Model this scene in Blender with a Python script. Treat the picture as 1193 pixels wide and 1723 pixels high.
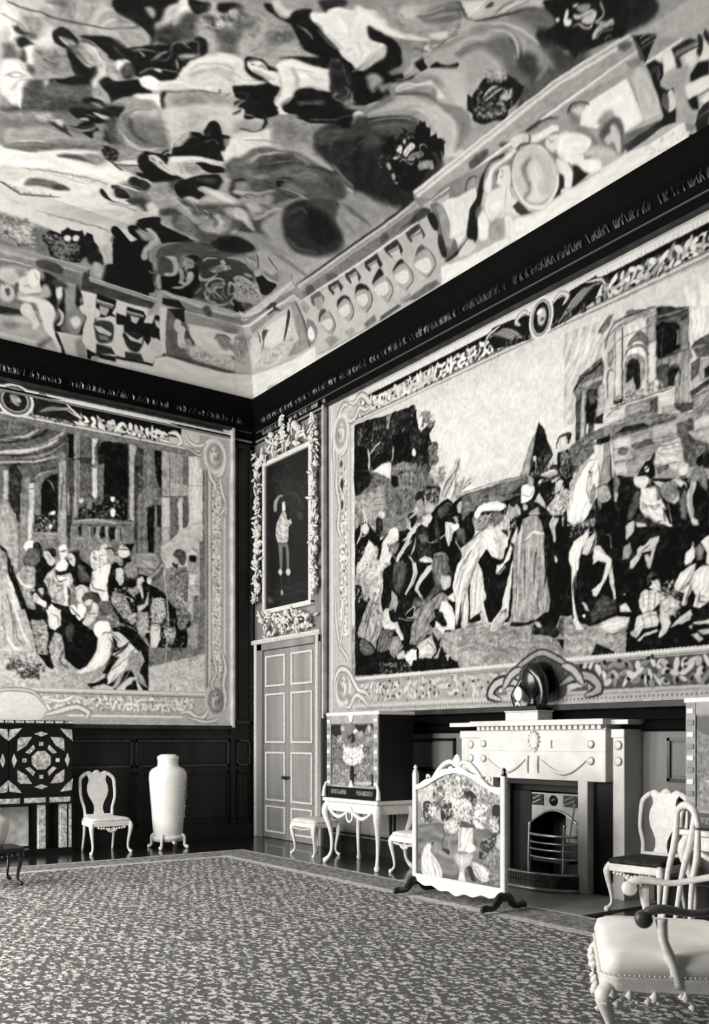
import bpy, math, random
import numpy as np
from mathutils import Vector, Matrix

# ------------------------------------------------------------------ camera, light, exposure
S = bpy.context.scene
for o in list(bpy.data.objects): bpy.data.objects.remove(o)
COL = S.collection
cam_d = bpy.data.cameras.new('camera'); cam = bpy.data.objects.new('camera', cam_d); COL.objects.link(cam)
cam.location = (-7.323, -12.921, 1.5)
cam.rotation_euler = (math.pi/2, 0, -math.atan2(.5816, .8135))
cam_d.sensor_fit = 'HORIZONTAL'; cam_d.sensor_width = 36
cam_d.lens = 36*1575/1193
cam_d.shift_x = 0; cam_d.shift_y = (1245-861.5)/1193
cam_d.clip_start = .05
S.camera = cam
w = bpy.data.worlds.new('daylight'); S.world = w; w.use_nodes = True
w.node_tree.nodes['Background'].inputs[0].default_value = (.9, .92, 1, 1)
w.node_tree.nodes['Background'].inputs[1].default_value = 1.0
WIN = [(-1.3, 1.7), (-4.1, 1.7), (-6.8, 1.7)]     # window centres along the left wall, width
WZ0, WZ1 = .7, 5.9
def area(name, loc, rot, sx, sy, p, col=(1, .985, .95)):
    l = bpy.data.lights.new(name, 'AREA'); l.shape = 'RECTANGLE'; l.size = sx; l.size_y = sy; l.energy = p; l.color = col
    o = bpy.data.objects.new(name, l); COL.objects.link(o); o.location = loc; o.rotation_euler = rot; return o
POW = [1300, 1200, 1300]
for (yc, ww), p in zip(WIN, POW):
    area('window_light', (-9.95, yc, (WZ0+WZ1)/2), (0, -math.pi/2, 0), WZ1-WZ0, ww, p)
S.view_settings.view_transform = 'Standard'; S.view_settings.look = 'None'
S.view_settings.gamma = 1; S.view_settings.use_curve_mapping = False
S.view_settings.exposure = -0.88

# ------------------------------------------------------------------ helpers
def tint(v): return (v, v*.985, v*.94, 1)
def s2l(v): return (v/100)**2.2
MATS = {}
def mat(name, v, rough=.5, spec=.5, noise=0, scale=8, metal=0, stretch=(1,1,1), v2=None, coat=0, bump=0):
    """plain procedural material: grey value v (0..100, display) with noise towards v2"""
    if name in MATS: return MATS[name]
    m = bpy.data.materials.new(name); m.use_nodes = True; nt = m.node_tree; b = nt.nodes['Principled BSDF']
    b.inputs['Roughness'].default_value = rough; b.inputs['Specular IOR Level'].default_value = spec
    b.inputs['Metallic'].default_value = metal; b.inputs['Coat Weight'].default_value = coat
    tc = nt.nodes.new('ShaderNodeTexCoord'); mp = nt.nodes.new('ShaderNodeMapping'); mp.inputs['Scale'].default_value = stretch
    nz = nt.nodes.new('ShaderNodeTexNoise'); nz.inputs['Scale'].default_value = scale; nz.inputs['Detail'].default_value = 6
    rp = nt.nodes.new('ShaderNodeValToRGB'); rp.color_ramp.elements[0].position = .35; rp.color_ramp.elements[1].position = .68
    if v2 is None: v2 = v*(1-.35*noise) if noise else v
    rp.color_ramp.elements[0].color = tint(s2l(v2)); rp.color_ramp.elements[1].color = tint(s2l(v))
    L = nt.links.new
    L(tc.outputs['Object'], mp.inputs[0]); L(mp.outputs[0], nz.inputs['Vector']); L(nz.outputs['Fac'], rp.inputs[0]); L(rp.outputs[0], b.inputs['Base Color'])
    if bump:
        bp = nt.nodes.new('ShaderNodeBump'); bp.inputs['Strength'].default_value = bump; bp.inputs['Distance'].default_value = .01
        L(nz.outputs['Fac'], bp.inputs['Height']); L(bp.outputs[0], b.inputs['Normal'])
    MATS[name] = m; return m
def paint_mat(name, rough=.85, weave=0, spec=.15, gain=1.0):
    m = bpy.data.materials.new(name); m.use_nodes = True; nt = m.node_tree; b = nt.nodes['Principled BSDF']; L = nt.links.new
    b.inputs['Roughness'].default_value = rough; b.inputs['Specular IOR Level'].default_value = spec
    at = nt.nodes.new('ShaderNodeAttribute'); at.attribute_name = 'tone'
    tc = nt.nodes.new('ShaderNodeTexCoord'); nz = nt.nodes.new('ShaderNodeTexNoise'); nz.inputs['Scale'].default_value = 22; nz.inputs['Detail'].default_value = 8
    mr = nt.nodes.new('ShaderNodeMapRange'); mr.inputs['To Min'].default_value = .86*gain; mr.inputs['To Max'].default_value = 1.14*gain
    mx = nt.nodes.new('ShaderNodeMix'); mx.data_type = 'RGBA'; mx.blend_type = 'MULTIPLY'; mx.inputs[0].default_value = 1
    L(tc.outputs['Object'], nz.inputs['Vector']); L(nz.outputs['Fac'], mr.inputs['Value']); L(at.outputs['Color'], mx.inputs[6]); L(mr.outputs[0], mx.inputs[7]); L(mx.outputs[2], b.inputs['Base Color'])
    if weave:
        wv = nt.nodes.new('ShaderNodeTexWave'); wv.inputs['Scale'].default_value = weave; wv.bands_direction = 'Z'
        bp = nt.nodes.new('ShaderNodeBump'); bp.inputs['Strength'].default_value = .15; bp.inputs['Distance'].default_value = .003
        L(tc.outputs['Object'], wv.inputs['Vector']); L(wv.outputs['Fac'], bp.inputs['Height']); L(bp.outputs[0], b.inputs['Normal'])
    return m

class MB:
    def __init__(s): s.v = []; s.f = []
    def add(s, vs, fs):
        n = len(s.v); s.v += [tuple(p) for p in vs]; s.f += [tuple(i+n for i in f) for f in fs]; return s
    def box(s, x0, y0, z0, x1, y1, z1):
        x0, x1 = sorted((x0, x1)); y0, y1 = sorted((y0, y1)); z0, z1 = sorted((z0, z1))
        return s.add([(x0,y0,z0),(x1,y0,z0),(x1,y1,z0),(x0,y1,z0),(x0,y0,z1),(x1,y0,z1),(x1,y1,z1),(x0,y1,z1)],
                     [(0,3,2,1),(4,5,6,7),(0,1,5,4),(1,2,6,5),(2,3,7,6),(3,0,4,7)])
    def lathe(s, prof, c=(0,0,0), n=32, sx=1, sy=1):
        vs = []; fs = []; m = len(prof)
        for i in range(n):
            a = 2*math.pi*i/n
            for r, z in prof: vs.append((c[0]+r*sx*math.cos(a), c[1]+r*sy*math.sin(a), c[2]+z))
        for i in range(n):
            j = (i+1) % n
            for k in range(m-1): fs.append((i*m+k, j*m+k, j*m+k+1, i*m+k+1))
        fs.append(tuple(i*m for i in range(n))[::-1]); fs.append(tuple(i*m+m-1 for i in range(n)))
        return s.add(vs, fs)
    def tube(s, pts, rad, n=10, flat=1.0, sm=4):
        """smooth tube through pts with radii"""
        P = [Vector(p) for p in pts]; R = rad if isinstance(rad, (list, tuple)) else [rad]*len(P)
        if sm > 1 and len(P) > 2:
            Q = []; RR = []
            for i in range(len(P)-1):
                a, b, c, d = P[max(i-1,0)], P[i], P[i+1], P[min(i+2,len(P)-1)]
                for k in range(sm):
                    t = k/sm; Q.append(.5*((2*b)+(c-a)*t+(2*a-5*b+4*c-d)*t*t+(3*b-3*c+d-a)*t**3)); RR.append(R[i]*(1-t)+R[i+1]*t)
            Q.append(P[-1]); RR.append(R[-1]); P, R = Q, RR
        vs = []; fs = []; up = None
        for i, p in enumerate(P):
            d = (P[min(i+1,len(P)-1)]-P[max(i-1,0)])
            if d.length < 1e-9: d = Vector((0,0,1))
            d.normalize()
            if up is None:
                up = Vector((0,0,1)) if abs(d.z) < .9 else Vector((1,0,0))
            u = (up-d*up.dot(d)).normalized(); v = d.cross(u); up = u
            for k in range(n):
                a = 2*math.pi*k/n; vs.append(p+(u*math.cos(a)+v*math.sin(a)*flat)*R[i])
        for i in range(len(P)-1):
            for k in range(n): fs.append((i*n+k, i*n+(k+1)%n, (i+1)*n+(k+1)%n, (i+1)*n+k))
        fs.append(tuple(range(n))[::-1]); fs.append(tuple((len(P)-1)*n+k for k in range(n)))
        return s.add(vs, fs)
    def prism(s, outline, y0, y1, tilt=None):
        """outline in x,z extruded along y"""
        n = len(outline)
        t = tilt or (lambda x, z: 0)
        vs = [(x, y0+t(x,z), z) for x, z in outline]+[(x, y1+t(x,z), z) for x, z in outline]
        fs = [tuple(range(n)), tuple(range(2*n-1, n-1, -1))]+[(i, i+n, (i+1)%n+n, (i+1)%n) for i in range(n)]
        return s.add(vs, fs)
    def slab(s, outline, z0, z1):
        n = len(outline)
        vs = [(x, y, z0) for x, y in outline]+[(x, y, z1) for x, y in outline]
        fs = [tuple(range(n))[::-1], tuple(range(n, 2*n))]+[(i, (i+1)%n, (i+1)%n+n, i+n) for i in range(n)]
        return s.add(vs, fs)
    def strip(s, left, right, y0, y1):
        """ribbon solid between two x,z polylines of equal length"""
        n = len(left); vs = []
        for (a, b), (c, d) in zip(left, right): vs += [(a,y0,b),(c,y0,d),(c,y1,d),(a,y1,b)]
        fs = []
        for i in range(n-1):
            o = 4*i
            for k in range(4): fs.append((o+k, o+(k+1)%4, o+4+(k+1)%4, o+4+k))
        fs.append((3,2,1,0)); o = 4*(n-1); fs.append((o,o+1,o+2,o+3))
        return s.add(vs, fs)
    def mesh(s, name, m, smooth=False, bevel=0):
        me = bpy.data.meshes.new(name); me.from_pydata(s.v, [], s.f); me.update()
        import bmesh
        b = bmesh.new(); b.from_mesh(me); bmesh.ops.recalc_face_normals(b, faces=b.faces[:])
        if bevel: bmesh.ops.bevel(b, geom=b.edges[:], offset=bevel, segments=1, affect='EDGES')
        b.to_mesh(me); b.free()
        me.materials.append(m)
        if smooth: me.polygons.foreach_set('use_smooth', [True]*len(me.polygons))
        return me
    def obj(s, name, m, parent=None, smooth=False, bevel=0):
        o = bpy.data.objects.new(name, s.mesh(name, m, smooth, bevel)); COL.objects.link(o)
        if parent is not None: o.parent = parent
        return o
def link(name, me, parent=None, loc=(0,0,0), rot=(0,0,0), sc=(1,1,1)):
    o = bpy.data.objects.new(name, me); COL.objects.link(o); o.location = loc; o.rotation_euler = rot; o.scale = sc
    if parent is not None: o.parent = parent
    return o
def thing(name, label, cat, loc=(0,0,0), rz=0, group=None):
    o = bpy.data.objects.new(name, None); COL.objects.link(o); o.location = loc; o.rotation_euler = (0,0,rz); o.empty_display_size = .1
    o['label'] = label; o['category'] = cat
    if group: o['group'] = group
    return o
def tag(o, label, cat, group=None):
    o['label'] = label; o['category'] = cat
    if group: o['group'] = group
    return o
def struct(o): o['kind'] = 'structure'; return o
def dup(root, loc, rz, label, name=None):
    r = root.copy(); COL.objects.link(r); r.location = loc; r.rotation_euler = (0,0,rz); r['label'] = label
    for ch in list(root.children):
        c = ch.copy(); COL.objects.link(c); c.parent = r
        for g in ch.children:
            d = g.copy(); COL.objects.link(d); d.parent = c
    return r

# ------------------------------------------------------------------ painting engine: shapes given in wall or ceiling coordinates
class Canvas:
    """grey tone field over a rectangle of a real surface; a along the wall, b upward, metres"""
    def __init__(s, a0, b0, a1, b1, h, base=50):
        s.a0, s.b0, s.h = a0, b0, h; s.na = int((a1-a0)/h)+1; s.nb = int((b1-b0)/h)+1
        s.V = np.full((s.na, s.nb), float(base)); s.rng = np.random.default_rng(7)
    def cr(s, P, closed):
        n = len(P)
        if n < 3: return P
        out = []; t = np.linspace(0, 1, 5)[:-1][:, None]
        for i in range(n if closed else n-1):
            if closed: a, b, c, d = P[i-1], P[i], P[(i+1)%n], P[(i+2)%n]
            else: a, b, c, d = P[max(i-1,0)], P[i], P[i+1], P[min(i+2,n-1)]
            out.append(.5*(2*b+(c-a)*t+(2*a-5*b+4*c-d)*t*t+(3*b-3*c+d-a)*t**3))
        if not closed: out.append(P[-1:])
        return np.vstack(out)
    def region(s, P, m):
        lo = P.min(0)-m; hi = P.max(0)+m
        i0 = max(0, int((lo[0]-s.a0)/s.h)); i1 = min(s.na, int((hi[0]-s.a0)/s.h)+2)
        j0 = max(0, int((lo[1]-s.b0)/s.h)); j1 = min(s.nb, int((hi[1]-s.b0)/s.h)+2)
        if i0 >= i1 or j0 >= j1: return None
        A, B = np.meshgrid(s.a0+s.h*np.arange(i0, i1), s.b0+s.h*np.arange(j0, j1), indexing='ij')
        return slice(i0, i1), slice(j0, j1), A.ravel(), B.ravel(), A.shape
    def segd(s, A, B, P, Q, w=None):
        best = np.full(A.shape, 1e9)
        for k in range(len(P)):
            dx, dy = Q[k]-P[k]; L = dx*dx+dy*dy+1e-12
            t = np.clip(((A-P[k][0])*dx+(B-P[k][1])*dy)/L, 0, 1)
            d = np.hypot(A-P[k][0]-t*dx, B-P[k][1]-t*dy)
            if w is not None: d = d-(w[k]*(1-t)+w[k+1]*t)
            np.minimum(best, d, out=best)
        return best
    def blend(s, reg, sd, soft, v):
        al = np.clip(.5-sd/max(soft, s.h*1.1), 0, 1).reshape(reg[4])
        X = s.V[reg[0], reg[1]]; X += al*(v-X)
    def poly(s, v, soft, P, closed_smooth):
        if closed_smooth: P = s.cr(P, True)
        reg = s.region(P, soft)
        if reg is None: return
        A, B = reg[2], reg[3]; Q = np.roll(P, -1, 0)
        d = s.segd(A, B, P, Q); ins = np.zeros(A.shape, bool)
        for (x0, y0), (x1, y1) in zip(P, Q):
            if y0 == y1: continue
            c = (B > min(y0, y1)) & (B <= max(y0, y1)); ins ^= c & (A < x0+(B-y0)*(x1-x0)/(y1-y0))
        sd = np.where(ins, -d, d); r = d[ins].max() if ins.any() else 0
        if s.h*2.5 < r < s.big and s.fold:
            # modelling inside each painted form: darker towards its outline, streaks along its length
            C = P-P.mean(0); u, sv, vt = np.linalg.svd(C, full_matrices=False); ax = vt[1]; c0 = P.mean(0)
            q = (A-c0[0])*ax[0]+(B-c0[1])*ax[1]; p = (A-c0[0])*vt[0][0]+(B-c0[1])*vt[0][1]
            k = np.clip(d/r, 0, 1); lam = max(r*(.55 if s.fold == 1 else .8), s.h*3.2)
            if s.fold == 1: wv = np.sin(6.28*(q/lam+.25*np.sin(p/lam*1.7+v)+.11*v))+.6*np.sin(6.28*(q/lam*1.9+.2*np.sin(p/lam*2.3)))
            else: wv = np.sin(6.28*(d/lam*.8+.3*np.sin(p/lam*.9+v)))
            v = v+s.amp*min(1, (v+12)/60)*(wv*.5+(k-.55)*(1.1 if s.fold == 1 or v > 85 else .2))
            v = v.reshape(reg[4])
        s.blend(reg, sd, soft, v)
    fold = 0; big = .35; amp = 9
    def stroke(s, v, soft, w, P):
        P = s.cr(P, False); n = len(P); t = np.linspace(0, 1, n)
        W = w/2*np.minimum(1, .35+2.6*np.minimum(t, 1-t)) if w > s.h*1.5 else np.full(n, w/2)
        reg = s.region(P, w+soft)
        if reg is None: return
        s.blend(reg, s.segd(reg[2], reg[3], P[:-1], P[1:], W), soft, v)
    def ell(s, v, soft, cx, cy, rx, ry, ang):
        r = max(rx, ry)+soft; reg = s.region(np.array([[cx-r, cy-r], [cx+r, cy+r]]), 0)
        if reg is None: return
        c, q = math.cos(ang), math.sin(ang); X = (reg[2]-cx)*c+(reg[3]-cy)*q; Y = -(reg[2]-cx)*q+(reg[3]-cy)*c
        rx = max(rx, s.h*.4); ry = max(ry, s.h*.4)
        s.blend(reg, (np.hypot(X/rx, Y/ry)-1)*min(rx, ry), soft, v)
    def dabs(s, n, size, v1, v2, P):
        lo, hi = P.min(0), P.max(0); k = 0; Q = np.roll(P, -1, 0)
        for _ in range(int(n)*6):
            if k >= n: break
            x, y = lo+(hi-lo)*s.rng.random(2); ins = False
            for (x0, y0), (x1, y1) in zip(P, Q):
                if (y0 > y) != (y1 > y) and x < x0+(y-y0)*(x1-x0)/(y1-y0): ins = not ins
            if not ins: continue
            k += 1; r = size*.5*(.5+.6*s.rng.random())
            s.ell(v1+(v2-v1)*s.rng.random(), size*.25, x, y, r, r*(.3+.4*s.rng.random()), s.rng.random()*3.14)
    def run(s, text, U=.004, rel=True):
        for ln in text.strip().split('\n'):
            k, *a = ln.split(); a = [float(x) for x in a]
            if k == 'E': s.ell(a[0], a[1]*U, a[2]*U, a[3]*U, a[4]*U, a[5]*U, math.radians(a[6])); continue
            n = {'P': 2, 'C': 2, 'S': 3, 'D': 4}[k]; P = np.array(a[n:]).reshape(-1, 2)*U
            if rel: P = np.cumsum(P, 0)
            if k in 'PC': s.poly(a[0], a[1]*U, P, k == 'C')
            elif k == 'S': s.stroke(a[0], a[1]*U, a[2]*U, P)
            else: s.dabs(a[0], a[1]*U, a[2], a[3], P)
        return s
    def noise(s, amp, cell):
        g = s.rng.random((int(s.na*s.h/cell)+3, int(s.nb*s.h/cell)+3))-.5
        x = np.arange(s.na)*s.h/cell; y = np.arange(s.nb)*s.h/cell; i = x.astype(int); j = y.astype(int); fx = x-i; fy = y-j
        fx = (fx*fx*(3-2*fx))[:, None]; fy = (fy*fy*(3-2*fy))[None, :]
        N = g[np.ix_(i, j)]*(1-fx)*(1-fy)+g[np.ix_(i+1, j)]*fx*(1-fy)+g[np.ix_(i, j+1)]*(1-fx)*fy+g[np.ix_(i+1, j+1)]*fx*fy
        s.V += amp*2*N*np.clip((112-s.V)/50, .3, 1); return s
    def warp(s, amp, cell):
        """brush wobble: displace the paint by smooth noise"""
        keep = s.V.copy(); s.V[:] = 0; dx = s.noise(1, cell).V.copy(); s.V[:] = 0; dy = s.noise(1, cell).V.copy()
        I, J = np.meshgrid(np.arange(s.na), np.arange(s.nb), indexing='ij')
        x = np.clip(I+dx*amp/s.h, 0, s.na-1.001); y = np.clip(J+dy*amp/s.h, 0, s.nb-1.001); i = x.astype(int); j = y.astype(int); fx = x-i; fy = y-j
        s.V = keep[i, j]*(1-fx)*(1-fy)+keep[i+1, j]*fx*(1-fy)+keep[i, j+1]*(1-fx)*fy+keep[i+1, j+1]*fx*fy; return s
    def at(s, A, B):
        x = np.clip((A-s.a0)/s.h, 0, s.na-1.001); y = np.clip((B-s.b0)/s.h, 0, s.nb-1.001); i = x.astype(int); j = y.astype(int); fx = x-i; fy = y-j
        V = s.V; return V[i, j]*(1-fx)*(1-fy)+V[i+1, j]*fx*(1-fy)+V[i, j+1]*(1-fx)*fy+V[i+1, j+1]*fx*fy
def painted(name, X, Y, Z, T, m, parent=None, extra=None, flip=False):
    """grid mesh from coordinate arrays with a tone attribute"""
    na, nb = X.shape; co = np.stack([X, Y, Z], -1).reshape(-1, 3)
    I = np.arange(na*nb).reshape(na, nb); q = np.stack([I[:-1,:-1], I[1:,:-1], I[1:,1:], I[:-1,1:]], -1).reshape(-1, 4)
    if flip: q = q[:, ::-1]
    T = np.clip(T.ravel(), 0, 100)
    if extra is not None:
        ev, ef, et = extra; n = len(co); co = np.vstack([co, np.array(ev, float)]); q = np.vstack([q, np.array(ef)+n]); T = np.concatenate([T, np.array(et, float)])
    me = bpy.data.meshes.new(name); me.vertices.add(len(co)); me.vertices.foreach_set('co', co.astype('f').ravel())
    me.loops.add(q.size); me.loops.foreach_set('vertex_index', q.astype('i').ravel()); me.polygons.add(len(q))
    me.polygons.foreach_set('loop_start', (np.arange(len(q))*4).astype('i')); me.update(calc_edges=True)
    g = (T/100)**2.2*.82+.003
    c = np.stack([g, g*.985, g*.94, np.ones_like(g)], -1).astype('f')
    at = me.attributes.new('tone', 'FLOAT_COLOR', 'POINT'); at.data.foreach_set('color', c.ravel())
    me.materials.append(m); me.validate()
    me.polygons.foreach_set('use_smooth', [True]*len(me.polygons))
    o = bpy.data.objects.new(name, me); COL.objects.link(o)
    if parent is not None: o.parent = parent
    return o

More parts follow.
